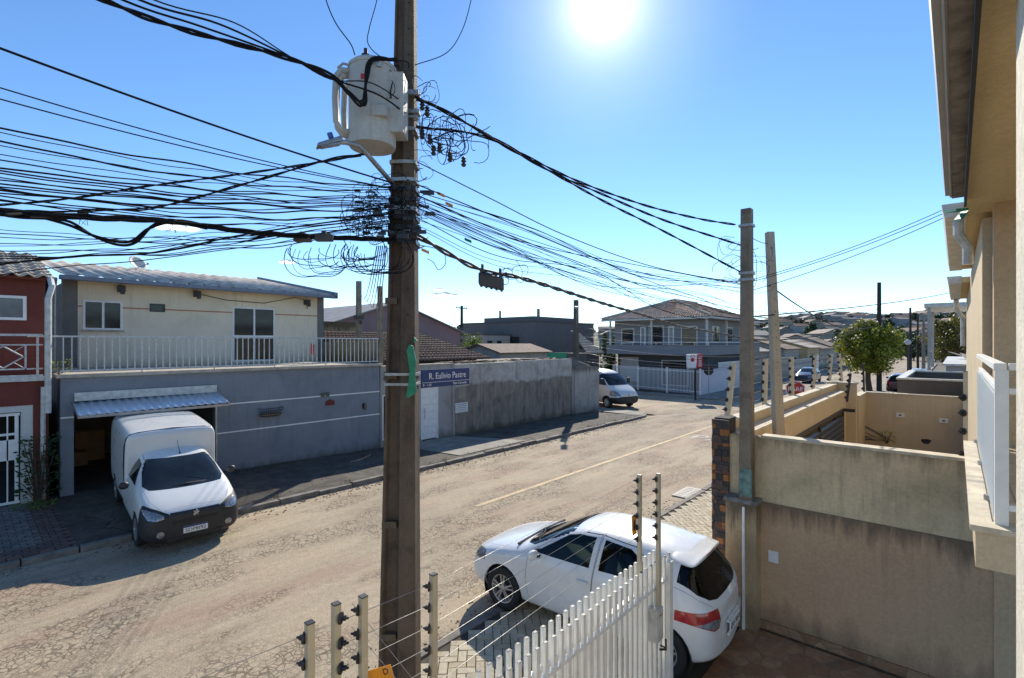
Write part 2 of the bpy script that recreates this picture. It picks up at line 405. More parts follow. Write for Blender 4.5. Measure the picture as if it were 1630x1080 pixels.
# ---- block paving, real blocks in a herringbone
def paver_mat(name, stops):
    m, t, b, N, L = newmat(name)
    gi = N('ShaderNodeNewGeometry'); r = ramp(t, gi.outputs['Random Per Island'], stops)
    v = coords(t); n = ramp(t, noise(t, v, 14, 6, .7), [(.3, (.72, .72, .72)), (.65, (1.1, 1.1, 1.1))]).outputs[0]
    L(mixc(t, 1, r.outputs[0], n, 'MULTIPLY'), b.inputs['Base Color']); b.inputs['Roughness'].default_value = .9
    bump(t, b, noise(t, v, 90, 4), .4, .005); return m
M['paver'] = paver_mat('cream_concrete_blocks', [(0, (.4, .34, .235)), (.5, (.47, .41, .29)), (1, (.52, .46, .34))])
M['paverd'] = paver_mat('grey_concrete_blocks', [(0, (.12, .115, .11)), (.5, (.16, .15, .14)), (1, (.2, .185, .17))])
M['paverr'] = paver_mat('red_concrete_blocks', [(0, (.1, .07, .06)), (1, (.16, .11, .09))])
M['joint'] = plain('paving_joint', (.07, .06, .045), .95)
def herring(b, x0, x1, y0, y1, zf, mi=0, a=.1, rot=45, skip=None):
    ca, sa = math.cos(rad(rot)), math.sin(rad(rot)); g = .006
    N_ = int(max(x1-x0, y1-y0)/a)+4
    cx, cy = (x0+x1)/2, (y0+y1)/2
    for i in range(-N_, N_):
        for j in range(-N_, N_):
            # herringbone: cell (i,j) of the unit grid, block start positions
            k = (i-j) % 4
            if k == 0: w_, h_ = 2, 1
            elif k == 3: w_, h_ = 1, 2
            else: continue
            ii, jj = i, j
            px = (ii)*a; py = (jj)*a
            X = cx+(px+w_*a/2)*ca-(py+h_*a/2)*sa; Y = cy+(px+w_*a/2)*sa+(py+h_*a/2)*ca
            if not (x0 < X < x1 and y0 < Y < y1): continue
            if skip and skip(X, Y): continue
            hx, hy = w_*a/2-g, h_*a/2-g; z = zf(X, Y)+random.uniform(-.003, .003)
            b.obox((X, Y, z-.02), (hx*ca, hx*sa, 0), (-hy*sa, hy*ca, 0), (0, 0, .02), mi)
# near pavement
b = MB(); b.box(-8, 25, 2.2, NEARK-.125, -.05, .022); tag(b.build('near_pavement_bed', M['joint']), kind='structure')
b = MB(); herring(b, .6, 14, 2.45, NEARK-.17, lambda x, y: .05, 0, a=.11)
tag(b.build('near_pavement', M['paver'], fix=False), kind='structure')
# left pavement before the red house: grey blocks with a red border
b = MB(); b.box(-10, 1.62, FARK+.14, 15.9, -.05, .06); tag(b.build('left_pavement_bed', M['joint']), kind='structure')
def zl(x, y): return .12+(y-FARK)*.055
b = MB()
b.add([(-10, FARK+.14, zl(0, FARK+.14)-.03), (1.62, FARK+.14, zl(0, FARK+.14)-.03), (1.62, 15.9, zl(0, 15.9)-.03), (-10, 15.9, zl(0, 15.9)-.03)], [(0, 1, 2, 3)], 0)
x = -4
while x < 1.55:
    y = FARK+.2
    k = int(round(x/.21))
    while y < 15.7:
        red = 1 if (x > 1.12 or y < FARK+.55) else 0
        hx, hy = .102, .052
        b.obox((x+(.1 if int(y/.11) % 2 else 0), y, zl(x, y)-.02), (hx-.005, 0, 0), (0, hy-.004, 0), (0, 0, .02), 1+red); y += .108
    x += .21
tag(b.build('left_pavement', [M['joint'], M['paverd'], M['paverr']], fix=False), kind='structure')
# yard floor of crazy paving
def crazy():
    m, t, b, N, L = newmat('crazy_paving'); v = coords(t)
    vo = N('ShaderNodeTexVoronoi'); vo.inputs['Scale'].default_value = 4; L(v, vo.inputs['Vector'])
    ve = N('ShaderNodeTexVoronoi'); ve.feature = 'DISTANCE_TO_EDGE'; ve.inputs['Scale'].default_value = 4; L(v, ve.inputs['Vector'])
    sp = N('ShaderNodeSeparateColor'); L(vo.outputs['Color'], sp.inputs[0])
    c = ramp(t, sp.outputs[0], [(0, (.28, .14, .075)), (.4, (.36, .2, .11)), (.7, (.42, .27, .16)), (1, (.33, .17, .1))]).outputs[0]
    n = ramp(t, noise(t, v, 9, 7, .7), [(.3, (.6, .6, .6)), (.7, (1.15, 1.15, 1.15))]).outputs[0]; c = mixc(t, 1, c, n, 'MULTIPLY')
    e = ramp(t, ve.outputs['Distance'], [(0, (1, 1, 1)), (.02, (1, 1, 1)), (.032, (0, 0, 0))]).outputs[0]
    c = mixc(t, e, c, (.2, .15, .1)); L(c, b.inputs['Base Color']); b.inputs['Roughness'].default_value = .32
    bump(t, b, math_(t, 'SUBTRACT', noise(t, v, 20, 4), e), .3, .01); return m
M['crazy'] = crazy()
mb = MB(); mb.box(-6, 7.3, -4, 2.2, -.05, .03); tag(mb.build('yard_floor', M['crazy']), kind='structure')
mb = MB(); mb.box(7.5, 19, -4, 2.3, -.05, .03); tag(mb.build('neighbour_yard_floor', M['concpave']), kind='structure')
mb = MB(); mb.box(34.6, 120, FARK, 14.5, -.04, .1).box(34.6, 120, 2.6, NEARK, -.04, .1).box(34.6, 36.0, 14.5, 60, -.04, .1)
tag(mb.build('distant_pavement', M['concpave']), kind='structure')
# drain grate
g = Gp(1097, 786)
gr = empty('drain_grate', (g.x, 4.98, .012), 0, 'pale slotted storm drain grate set in a broken patch at the near kerb', 'drain grate')
b = MB(); b.box(-.5, .5, -.05, .45, 0, .02, 0)
b.build('frame', plain('pale_grate', (.55, .52, .45), .8, var=.2), gr)
b = MB()
for i in range(6):
    for j in range(2):
        b.box(-.43+i*.15, -.35+i*.15, .01+j*.21, .17+j*.21, .0205, .024)
b.build('slots', M['ink'], gr)
# hills
def hillh(th):   # crest height by screen direction
    px = 815+800*math.tan(th)
    k = max(0, min(1, (px-1080)/150))*(.62+.3*max(0, min(1, (px-1400)/80))); k2 = max(0, min(1, (px-650)/80))*(1-max(0, min(1, (px-1000)/100)))
    return 34*k+11*k2+4+4*math.sin(px*.02)
def hz(d, th):
    k = max(0, min(1, (d-130)/430)); return hillh(th)*(k*k*(3-2*k))-.5*(d < 140)
def hillpt(d, th, dz=0):
    r = d*math.tan(th); return Vector((F[0]*d+R_[0]*r, F[1]*d+R_[1]*r, hz(d, th)+dz))
b = MB(); vs = []; nd, nth = 26, 90
for i in range(nd+1):
    d = 130+(i/nd)**1.4*1400
    for j in range(nth+1):
        th = rad(-58+116*j/nth); vs.append(hillpt(d, th))
b.add(vs, [(i*(nth+1)+j, i*(nth+1)+j+1, (i+1)*(nth+1)+j+1, (i+1)*(nth+1)+j) for i in range(nd) for j in range(nth)])
M['hill'] = plain('hill_scrub', (.06, .07, .035), .95, var=.5, sc=.03)
tag(b.build('hills', M['hill'], smooth=True), kind='structure')
# clouds
M['cloud'] = plain('cloud_white', (.95, .95, .95), 1, var=.02)
mc, t, bb, N, L = newmat('cloud'); bb.inputs['Base Color'].default_value = (.95, .95, .95, 1); bb.inputs['Roughness'].default_value = 1
tr = N('ShaderNodeBsdfTranslucent'); tr.inputs[0].default_value = (.95, .95, .95, 1); ms = N('ShaderNodeMixShader'); ms.inputs[0].default_value = .9
tp = N('ShaderNodeBsdfTransparent'); ms2 = N('ShaderNodeMixShader'); lw = N('ShaderNodeLayerWeight'); lw.inputs[0].default_value = .35
L(bb.outputs[0], ms.inputs[1]); L(tr.outputs[0], ms.inputs[2]); L(ms.outputs[0], ms2.inputs[1]); L(tp.outputs[0], ms2.inputs[2])
L(ramp(t, lw.outputs['Facing'], [(.45, (.02, .02, .02)), (.95, (1, 1, 1))]).outputs[0], ms2.inputs[0]); L(ms2.outputs[0], t.nodes['Material Output'].inputs[0])
for (px, py, wd, ht) in ((705, 471, 46, 10), (700, 461, 16, 5), (455, 418, 34, 7), (288, 364, 90, 16)):
    d = 3000; c = Pt(px, py, d); bm = bmesh.new(); sc = d/800
    for k in range(15):
        x = random.uniform(-.5, .5); rr = random.uniform(.3, .62)*ht*(1-abs(x)*1.0)
        mt = Matrix.Translation((F[1]*x*wd*sc*.85, -F[0]*x*wd*sc*.85, random.uniform(-.05, .3)*ht*sc*(1-abs(x))))@Matrix.Diagonal((rr*sc*1.8, rr*sc*1.8, rr*sc*.8, 1))
        bmesh.ops.create_icosphere(bm, subdivisions=3, radius=1, matrix=mt)
    for v in bm.verts:
        v.co += Vector((math.sin(v.co.z*.2+v.co.x*.13), math.sin(v.co.x*.17), math.sin(v.co.x*.11+v.co.y*.2)))*ht*sc*.04
    me = bpy.data.meshes.new('tmp'); bm.to_mesh(me); bm.free(); o_ = bpy.data.objects.new('tmp', me); COL.objects.link(o_)
    rm = o_.modifiers.new('r', 'REMESH'); rm.mode = 'VOXEL'; rm.voxel_size = ht*sc*.06; bpy.context.view_layer.update()
    m2 = bpy.data.meshes.new_from_object(o_.evaluated_get(bpy.context.evaluated_depsgraph_get())); bpy.data.objects.remove(o_); bm = bmesh.new(); bm.from_mesh(m2)
    for k in range(2): bmesh.ops.smooth_vert(bm, verts=bm.verts, factor=.5, use_axis_x=True, use_axis_y=True, use_axis_z=True)
    bm.normal_update(); tc_ = (-c).normalized(); bmesh.ops.delete(bm, geom=[f for f in bm.faces if f.normal.dot(tc_) < .02], context='FACES')
    me = bpy.data.meshes.new('cloud'); bm.to_mesh(me); bm.free(); me.materials.append(mc)
    me.polygons.foreach_set('use_smooth', [True]*len(me.polygons))
    o = bpy.data.objects.new('cloud', me); COL.objects.link(o); o.location = c; tag(o, kind='structure')

# added far glow ball: the visible sun plus a halo painted into the sky
ms_, t, bb, N, L = newmat('sun_glow'); em = N('ShaderNodeEmission'); em.inputs[0].default_value = (1, .97, .9, 1); em.inputs[1].default_value = 3
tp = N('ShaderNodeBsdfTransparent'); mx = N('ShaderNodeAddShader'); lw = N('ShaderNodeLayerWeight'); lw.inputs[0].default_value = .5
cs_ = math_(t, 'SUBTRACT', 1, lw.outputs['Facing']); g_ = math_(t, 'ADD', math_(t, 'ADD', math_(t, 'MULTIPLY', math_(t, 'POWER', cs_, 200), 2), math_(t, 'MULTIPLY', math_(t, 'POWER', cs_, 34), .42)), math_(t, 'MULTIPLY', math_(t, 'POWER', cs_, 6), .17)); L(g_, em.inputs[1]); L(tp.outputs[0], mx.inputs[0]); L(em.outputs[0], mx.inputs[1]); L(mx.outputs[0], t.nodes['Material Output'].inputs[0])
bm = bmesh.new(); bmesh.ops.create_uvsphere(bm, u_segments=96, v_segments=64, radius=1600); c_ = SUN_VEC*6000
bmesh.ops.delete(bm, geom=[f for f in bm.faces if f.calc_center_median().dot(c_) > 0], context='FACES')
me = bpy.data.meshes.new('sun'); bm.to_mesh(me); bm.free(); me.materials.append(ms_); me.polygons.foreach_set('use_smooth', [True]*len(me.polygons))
o = bpy.data.objects.new('sun_glow_ball', me); COL.objects.link(o); o.location = c_; tag(o, kind='structure')
# litter and grit along the far kerb and walls, grass in the joints
M['litter'] = plain('dry_leaves', (.17, .12, .07), .9, var=.6, sc=30)
b = MB()
for i in range(1500):
    u = random.uniform(1.8, 24); q_ = random.random(); n = 15.55-abs(random.gauss(0, .35)) if q_ < .35 else (FARK-.08-abs(random.gauss(0, .25)) if q_ < .75 else random.uniform(12.5, 15.4))
    s = random.uniform(.008, .03); a = random.uniform(0, 3.14); z = (zpave(u, n) if n > FARK else 0)+.008
    b.obox((u, n, z), (s*math.cos(a), s*math.sin(a), random.uniform(-.005, .008)), (-s*.6*math.sin(a), s*.6*math.cos(a), 0), (0, 0, .004))
for i in range(500):
    u = random.uniform(-6, 12); n = NEARK+abs(random.gauss(0, .3)); s = random.uniform(.006, .02); a = random.uniform(0, 3.14)
    b.obox((u, n, .006), (s*math.cos(a), s*math.sin(a), .003), (-s*.6*math.sin(a), s*.6*math.cos(a), 0), (0, 0, .004))
tag(b.build('kerbside_litter', M['litter'], fix=False), 'scattered grit and dry leaves along the kerbs and the foot of the walls', 'litter', kind='stuff')
mg_ = plain('kerb_grass', (.07, .085, .025), .8, var=.5, sc=6); b = MB()
for cl in range(70):
    u0 = random.uniform(5.3, 24.8); q_ = random.random(); n0 = 15.5-random.uniform(0, .25) if q_ < .6 else FARK+.16+random.uniform(0, .15)
    for i in range(14):
        u = u0+random.gauss(0, .1); n = n0+random.gauss(0, .05); z = zpave(u, n); h = random.uniform(.03, .11); dx, dy = random.gauss(0, .03), random.gauss(0, .03)
        b.add([(u-.006, n, z), (u+.006, n, z), (u+dx, n+dy, z+h)], [(0, 1, 2)])
tag(b.build('kerb_grass', mg_, fix=False), 'small tufts of grass and moss at the foot of the far walls and behind the kerb', 'grass', kind='stuff')
# ================================================================ BUILDINGS
M['greyblue'] = plaster('grey_blue_render', (.23, .252, .275), (.06, .058, .05), .6, .2, .1, .35, .7, topz=3.1, top=.5)
M['cream'] = plaster('cream_render', (.84, .72, .53), (.25, .19, .12), .5, .13, 3.15, .3, .45)
M['greyconc'] = plaster('grey_concrete_post', (.2, .19, .175), (.06, .055, .05), .6, .3, 3, .4, .5)
M['redwall'] = plaster('brick_red_render', (.17, .05, .038), (.05, .025, .02), .4, .2, 0, .5, .5)
M['newrender'] = plaster('raw_grey_render', (.38, .36, .33), (.1, .085, .065), .6, .28, 0, .5, .7)
M['oldrender'] = plaster('stained_dark_render', (.2, .165, .13), (.045, .035, .028), .9, .45, 0, .6, .8, sc=1.6)
M['terrace'] = plain('terrace_edge', (.48, .42, .33), .8, var=.35, sc=5, bmp=.3)
M['roofsheet'] = corrug('fibre_cement_sheet', (.62, .57, .5), (.3, .26, .22), 1)
M['gutter'] = plain('blue_grey_gutter', (.17, .2, .25), .5, .2, var=.2, sc=5)
M['stripe'] = plain('orange_stripe', (.5, .19, .09), .8)
M['tile'] = plain('old_clay_tile', (.2, .13, .09), .9, var=.5, sc=3, bmp=.3)
M['tilepale'] = plain('pale_clay_tile', (.5, .43, .35), .95, spec=.1, var=.35, sc=4)
M['mauve'] = plaster('mauve_render', (.34, .215, .2), (.12, .09, .08), .3, .12, 0, .4, .3)
M['curtw'] = plain('white_curtain_behind_glass', (.3, .3, .3), .2, var=.25, sc=6)

def corr_roof(name, p00, p10, p01, p11, pitch, amp, m, parent, th=.02, rows=0):
    """wavy sheet: p00-p10 along the eave, p01-p11 along the ridge; waves run up the slope"""
    p00, p10, p01, p11 = map(Vector, (p00, p10, p01, p11)); L_ = (p10-p00).length; n = max(4, int(L_/pitch*8))
    nrm = (p10-p00).cross(p01-p00).normalized()
    if nrm.z < 0: nrm = -nrm
    b = MB(); vs = []; mrow = 1 if not rows else rows
    for r in range(mrow):
        for q in (0, 1):
            j = (r+q)/mrow
            for i in range(n+1):
                t = i/n; a = p00.lerp(p10, t); c = p01.lerp(p11, t); p = a.lerp(c, j)
                h = amp*math.cos(2*math.pi*t*L_/pitch)+(.035*(1-q) if rows else 0)
                vs.append(p+nrm*h)
    fs = []
    for r in range(mrow):
        o = r*2*(n+1); fs += [(o+i, o+i+1, o+n+1+i+1, o+n+1+i) for i in range(n)]
    b.add(vs, fs)
    ob = b.build(name, m, parent, smooth=True)
    sd = ob.modifiers.new('thick', 'SOLIDIFY'); sd.thickness = th; sd.offset = -1
    return ob
def facade(parent, name, m, x0, x1, y, z0, z1, holes, th=.2, zb=None):
    """wall on the plane Y=y (front), made of boxes around rectangular holes (x0,x1,z0,z1)"""
    b = MB(); hs = sorted(holes); x = x0
    for (a, c, e, f) in hs:
        if a > x: b.box(x, a, y, y+th, z0, z1)
        if e > z0: b.box(a, c, y, y+th, z0, e)
        if f < z1: b.box(a, c, y, y+th, f, z1)
        x = c
    if x < x1: b.box(x, x1, y, y+th, z0, z1)
    o = b.build(name, m, parent)
    bm = bmesh.new(); bm.from_mesh(o.data); bmesh.ops.remove_doubles(bm, verts=bm.verts, dist=1e-5); bm.to_mesh(o.data); bm.free()
    return o
def facadeU(parent, name, m, y0, y1, x, z0, z1, holes, th=.2):
    b = MB(); hs = sorted(holes); y = y0
    for (a, c, e, f) in hs:
        if a > y: b.box(x, x+th, y, a, z0, z1)
        if e > z0: b.box(x, x+th, a, c, z0, e)
        if f < z1: b.box(x, x+th, a, c, f, z1)
        y = c
    if y < y1: b.box(x, x+th, y, y1, z0, z1)
    return b.build(name, m, parent)
def window(parent, x0, x1, y, z0, z1, fm, gm, fw=.05, mull=1, hbar=0, name='window', dep=.06):
    f = MB(); f.box(x0, x0+fw, y, y+dep, z0, z1).box(x1-fw, x1, y, y+dep, z0, z1).box(x0+fw, x1-fw, y, y+dep, z0, z0+fw).box(x0+fw, x1-fw, y, y+dep, z1-fw, z1)
    for i in range(mull):
        xm = x0+(x1-x0)*(i+1)/(mull+1); f.box(xm-fw/2, xm+fw/2, y+.004, y+dep-.004, z0+fw, z1-fw)
    if hbar: f.box(x0+fw, x1-fw, y+.006, y+dep-.006, hbar-fw/2, hbar+fw/2)
    w_ = f.build(name, fm, parent)
    g = MB(); g.box(x0+fw, x1-fw, y+dep*.5, y+dep*.5+.008, z0+fw, z1-fw); g.build('pane', gm, w_)
    return w_

# ---------------------------------------------------------------- grey-blue house with the garage
H = empty('terrace_house', (6, 15.6, 0), 0, 'two storey house with grey blue garage wall and cream upper floor behind a white railing', 'house')
H.location = (0, 0, 0)
facade(H, 'garage_wall', M['greyblue'], 1.8, 10.43, 15.6, -.1, 3.08, [(2.04, 5.05, -.1, 2.62), (8.44, 8.46, 1.9, 1.91), (9.72, 9.92, 1.52, 1.78)], .18)
b = MB(); b.box(1.72, 10.5, 15.5, 15.86, 3.08, 3.16); b.box(1.8, 10.43, 15.86, 20, 3.04, 3.14); b.build('terrace_slab', M['terrace'], H)
b = MB(); b.box(1.8, 2.0, 15.78, 21.2, -.1, 3.03).box(5.3, 5.45, 15.79, 21.2, -.1, 3.03).box(2.0, 5.3, 21.0, 21.2, -.1, 3.03)
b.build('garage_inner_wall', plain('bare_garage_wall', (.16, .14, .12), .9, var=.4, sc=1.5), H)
for (x, y, z, w_, d_, h, lab) in ((2.55, 19.6, .27, .3, .25, .4, 'brown cardboard box on the floor deep inside the garage'), (3.0, 20.3, .27, .35, .3, .9, 'tall brown carton against the back wall of the garage')):
    b = MB(); b.box(x-w_, x+w_, y-d_, y+d_, z, z+h); b.box(x-.03, x+.03, y-d_-.004, y+d_+.004, z+h-.05, z+h+.004); tag(b.build('cardboard_box', plain('cardboard', (.35, .24, .13), .9), bevel=.01), lab, 'box')
b = MB(); b.box(2.0, 5.3, 15.7, 21.0, .24, .27); b.build('garage_floor', M['pave'], H)
b = MB(); b.box(5.05, 10.43, 15.585, 15.6, 2.13, 2.165).box(5.05, 10.43, 15.585, 15.6, 1.32, 1.355).box(1.8, 2.04, 15.585, 15.6, 2.13, 2.165)
islands(b.build('white_band', M['white'], H))
# upper floor
facade(H, 'upper_wall', M['cream'], 2.7, 10.35, 20, 3.14, 5.82, [(2.82, 3.8, 4.3, 5.22), (4.52, 4.95, 4.93, 5.2), (7.06, 8.6, 3.2, 5.24)], .2)
b = MB(); b.box(2.35, 2.7, 19.97, 20.2, 3.14, 5.82).box(10.35, 10.62, 19.97, 20.2, 3.14, 5.85); islands(b.build('corner_post', M['greyconc'], H))
b = MB(); b.box(10.4, 10.6, 20.2, 27, 3.0, 5.7).box(2.36, 2.5, 20.2, 27, 3, 5.7); b.build('side_wall', M['greyconc'], H)
b = MB(); b.box(2.7, 2.815, 19.985, 20, 5.0, 5.035).box(3.81, 4.515, 19.985, 20, 5.0, 5.035).box(4.955, 7.05, 19.985, 20, 5.0, 5.035).box(8.61, 10.35, 19.985, 20, 5.0, 5.035); b.build('orange_band', M['stripe'], H)
window(H, 2.82, 3.8, 19.98, 4.3, 5.22, M['white'], M['winglass'], .06)
f = MB()
for k in range(6): f.box(3.33, 3.74, 20.1, 20.112, 4.42+k*.13, 4.432+k*.13)
for k in range(4): f.box(3.36+k*.1, 3.372+k*.1, 20.1, 20.112, 4.36, 5.16)
tag(f.build('brick_pattern_grid', M['darksteel'], H), None)  # added grid imitating the brick pattern seen in the right pane
f = MB(); f.box(2.78, 3.84, 19.93, 19.98, 4.25, 4.3); f.build('window_sill', M['terrace'], H)
window(H, 4.52, 4.95, 19.98, 4.93, 5.2, M['darksteel'], M['winglass'], .04, 0)
window(H, 7.06, 8.6, 19.98, 3.2, 5.24, M['white'], M['winglass'], .06, 1, 4.15, 'terrace_door')
# roof
e0, e1, r0, r1 = (2.25, 19.35, 5.88), (10.72, 19.35, 5.88), (2.25, 27, 7.17), (10.72, 27, 7.17)
corr_roof('roof', e0, e1, r0, r1, .46, .042, M['roofsheet'], H)
b = MB(); b.box(2.2, 10.8, 19.2, 19.4, 5.73, 5.86); b.prism([(10.7, 19.2, 5.72), (10.7, 27, 7.05), (10.7, 27, 7.3), (10.7, 19.2, 5.98)], (.14, 0, 0)); b.build('gutter', M['gutter'], H, bevel=.02)
b = MB(); b.box(2.3, 10.6, 19.42, 20, 5.8, 5.82); b.build('eave_board', M['greyconc'], H)
b = MB(); b.tube([(2.12, 19.3, 5.75), (2.12, 19.5, 5.5), (2.12, 19.6, 3.2)], .05, 8); b.build('downpipe', M['steel'], H)
for px, py in ((194, 462), (315, 470), (490, 483)):
    p = onN(px, py, 19.8); b = MB(); b.box(p.x-.09, p.x+.09, 19.75, 19.98, p.z-.06, p.z+.14).box(p.x-.05, p.x+.05, 19.65, 19.75, p.z-.14, p.z-.02); b.build('wall_lamp', M['darksteel'], H)
for n_, pp in (('wall_lamp_cable', [(315, 468), (360, 478), (420, 483), (470, 474), (485, 478), (490, 492)]),):
    b = MB(); b.tube([onN(x, y, 19.93) for x, y in pp], .012, 5); b.build(n_, M['cable'], H)
# railing along the terrace
rl = MB(); z0, z1 = 3.2, 4.07
rl.box(1.25, 10.42, 15.64, 15.68, z1-.04, z1).box(1.8, 10.42, 15.645, 15.675, z0+.02, z0+.05)
RL = empty('terrace_railing', (1.8, 15.66, 3.16), 0, 'long white steel terrace railing with many thin vertical bars above the garage wall', 'railing')
RL.location = (0, 0, 0)
rl.build('rail', M['rustwhite'], RL)
k = 0; u = 1.86
while u < 10.4:
    b = MB(); long_ = k % 11 == 10; b.box(u-.011, u+.011, 15.648, 15.672, (3.16 if long_ else z0+.05), z1-.04); b.build('bar', M['rustwhite'], RL); u += .152; k += 1
b = MB(); b.box(1.4, 1.44, 15.64, 15.68, 3.16, z1-.04); b.build('bar', M['rustwhite'], RL)
# tilting garage door, half raised, sticking out over the opening
TD = empty('tilt_garage_door', (0, 0, 0), 0, 'half raised corrugated metal garage door jutting out over the white box van', 'garage door')
corr_roof('door_leaf', (2.0, 14.72, 2.27), (5.12, 14.72, 2.30), (2.0, 15.56, 2.50), (5.12, 15.56, 2.53), .17, .012, plain('zinc_sheet', (.62, .66, .7), .4, .35, var=.15, sc=3), TD, .012)
b = MB(); b.prism([(1.99, 14.7, 2.2), (1.99, 15.6, 2.44), (1.99, 15.6, 2.48), (1.99, 14.7, 2.25)], (.03, 0, 0)).prism([(5.1, 14.7, 2.23), (5.1, 15.6, 2.46), (5.1, 15.6, 2.5), (5.1, 14.7, 2.27)], (.03, 0, 0)).box(2.02, 5.1, 14.69, 14.72, 2.2, 2.26)
b.build('leaf_frame', M['steel'], TD)
b = MB(); b.box(2.04, 5.08, 15.52, 15.58, 2.52, 2.72).box(5.05, 5.09, 15.54, 15.6, .25, 2.5); b.build('door_lintel', M['dirtywhite'], TD)
# things on the garage wall
g = onN(430, 656, 15.5)
BK = empty('wall_basket', (g.x, 15.56, g.z), 0, 'small dark wire basket fixed on the grey blue wall between the two white bands', 'basket')
b = MB(); w2, h2, d2 = .34, .12, .2
for k in range(4):
    z = -h2+k*.08; s = .75+.08*k; b.tube([(-w2*s, 0, z), (-w2*s, -d2*s, z), (w2*s, -d2*s, z), (w2*s, 0, z)], .009, 5)
for k in range(13):
    x = -w2+2*w2*k/12; b.tube([(x*.75, -d2*.75, -h2), (x, -d2, .12)], .007, 4); b.tube([(x*.75, 0, -h2), (x*.75, -d2*.75, -h2)], .007, 4)
b.build('wire_frame', M['darksteel'], BK)
b = MB(); b.box(-.3, .3, -.16, -.01, -.1, -.02); b.build('leaf_litter', M['tile'], BK)
p = onN(525, 641, 15.6); b = MB(); b.prism([(p.x-.16, 15.58, p.z-.09), (p.x+.16, 15.58, p.z-.09), (p.x+.16, 15.58, p.z+.05), (p.x, 15.58, p.z+.11), (p.x-.16, 15.58, p.z+.05)], (0, .018, 0)); b.build('house_shaped_plate', M['redwall'], H)
p = onN(517, 628, 15.6); b = MB(); b.box(p.x-.15, p.x-.02, 15.57, 15.585, p.z-.07, p.z+.06); b.box(p.x+.02, p.x+.15, 15.57, 15.585, p.z-.07, p.z+.06); b.build('number_tile', M['greyconc'], H)
for px, w_, mm, lab in ((497, .11, 'signred', 'small red cloth hanging behind the terrace railing near its right end'),):
    p = onN(px, 545, 15.72); b = MB(); vs = []
    for i in range(7):
        for j in range(6): vs.append((p.x-w_/2+w_*i/6, 15.70+.02*math.sin(i*1.9+j*.6), 3.86-.34*j/5+.02*math.sin(i)))
    b.add(vs, [(i*6+j, (i+1)*6+j, (i+1)*6+j+1, i*6+j+1) for i in range(6) for j in range(5)]); o = b.build('hanging_cloth', M[mm], smooth=True); o.modifiers.new('t', 'SOLIDIFY').thickness = .008; tag(o, lab, 'cloth')
# satellite dish on the ridge
dp = onN(217, 421, 25.2)
SD = empty('satellite_dish', tuple(dp), 0, 'pale satellite dish standing on the corrugated roof of the cream house', 'satellite dish')
b = MB(); b.lathe([(0, .0), (.14, .012), (.26, .05), (.34, .1), (.335, .11), (.25, .065), (.13, .025), (0, .012)], n=24); o = b.build('dish', M['dirtywhite'], SD, smooth=True)
o.rotation_euler = (rad(58), 0, rad(25)); b = MB(); b.tube([(0, 0, -.02), (0, .12, -.4), (0, .12, -.9)], .025, 8); b.build('mast', M['steel'], SD)
b = MB(); b.tube([(.0, -.02, -.15), (.3, -.4, .0)], .012, 5).cyl((.28, -.38, 0), (.33, -.43, .02), .035, 8); b.build('receiver_arm', M['darksteel'], SD)
# plant on the terrace corner
def leafplant(name, c, n, r, h, m, label, cat, seed=1, stems=None, parent=None):
    rnd = random.Random(seed); b = MB(); st = MB()
    for i in range(n):
        a = rnd.uniform(0, 6.28); q = rnd.random()**.6; p = Vector((math.cos(a)*r*q, math.sin(a)*r*q, rnd.uniform(.1, 1)*h))
        d = Vector((math.cos(a), math.sin(a), rnd.uniform(-.2, .9))).normalized(); s = d.orthogonal().normalized(); L_ = rnd.uniform(.07, .16)*max(.4, r*2); w_ = L_*.28
        b.add([p, p+d*L_*.5+s*w_, p+d*L_, p+d*L_*.5-s*w_], [(0, 1, 2, 3)])
        if i % 14 == 0: st.tube([(0, 0, 0), p*.5+Vector((0, 0, .02)), p], .008, 4)
    e = empty(name, c, 0, label, cat); b.build('leaves', m, e, fix=False); st.build('stems', M['bark'], e); return e
def leafmat(name, c, c2):
    m, t, b, N, L = newmat(name); gi = N('ShaderNodeNewGeometry')
    col = ramp(t, gi.outputs['Random Per Island'], [(0, c), (.6, c2), (1, dk(c2, 1.3))]).outputs[0]
    L(col, b.inputs['Base Color']); b.inputs['Roughness'].default_value = .5
    tr = N('ShaderNodeBsdfTranslucent'); L(mixc(t, 1, col, (1.0, 1.0, .35), 'MULTIPLY'), tr.inputs[0]); ms = N('ShaderNodeMixShader'); ms.inputs[0].default_value = .4
    L(b.outputs[0], ms.inputs[1]); L(tr.outputs[0], ms.inputs[2]); L(ms.outputs[0], t.nodes['Material Output'].inputs[0]); return m
M['leaf'] = leafmat('leaf_green', (.045, .085, .012), (.13, .2, .02))
M['leafd'] = leafmat('leaf_dark', (.02, .045, .012), (.045, .08, .02))
M['leafy'] = leafmat('leaf_yellow_green', (.12, .17, .02), (.3, .34, .05))
M['bark'] = plain('bark', (.09, .065, .045), .9, var=.4, sc=9, bmp=.4)
q = onN(97, 590, 15.6); leafplant('potted_plant', (q.x-.02, 15.7, 3.16), 90, .22, .35, M['leafy'], 'yellow green leafy plant at the left corner of the terrace', 'plant', 3)

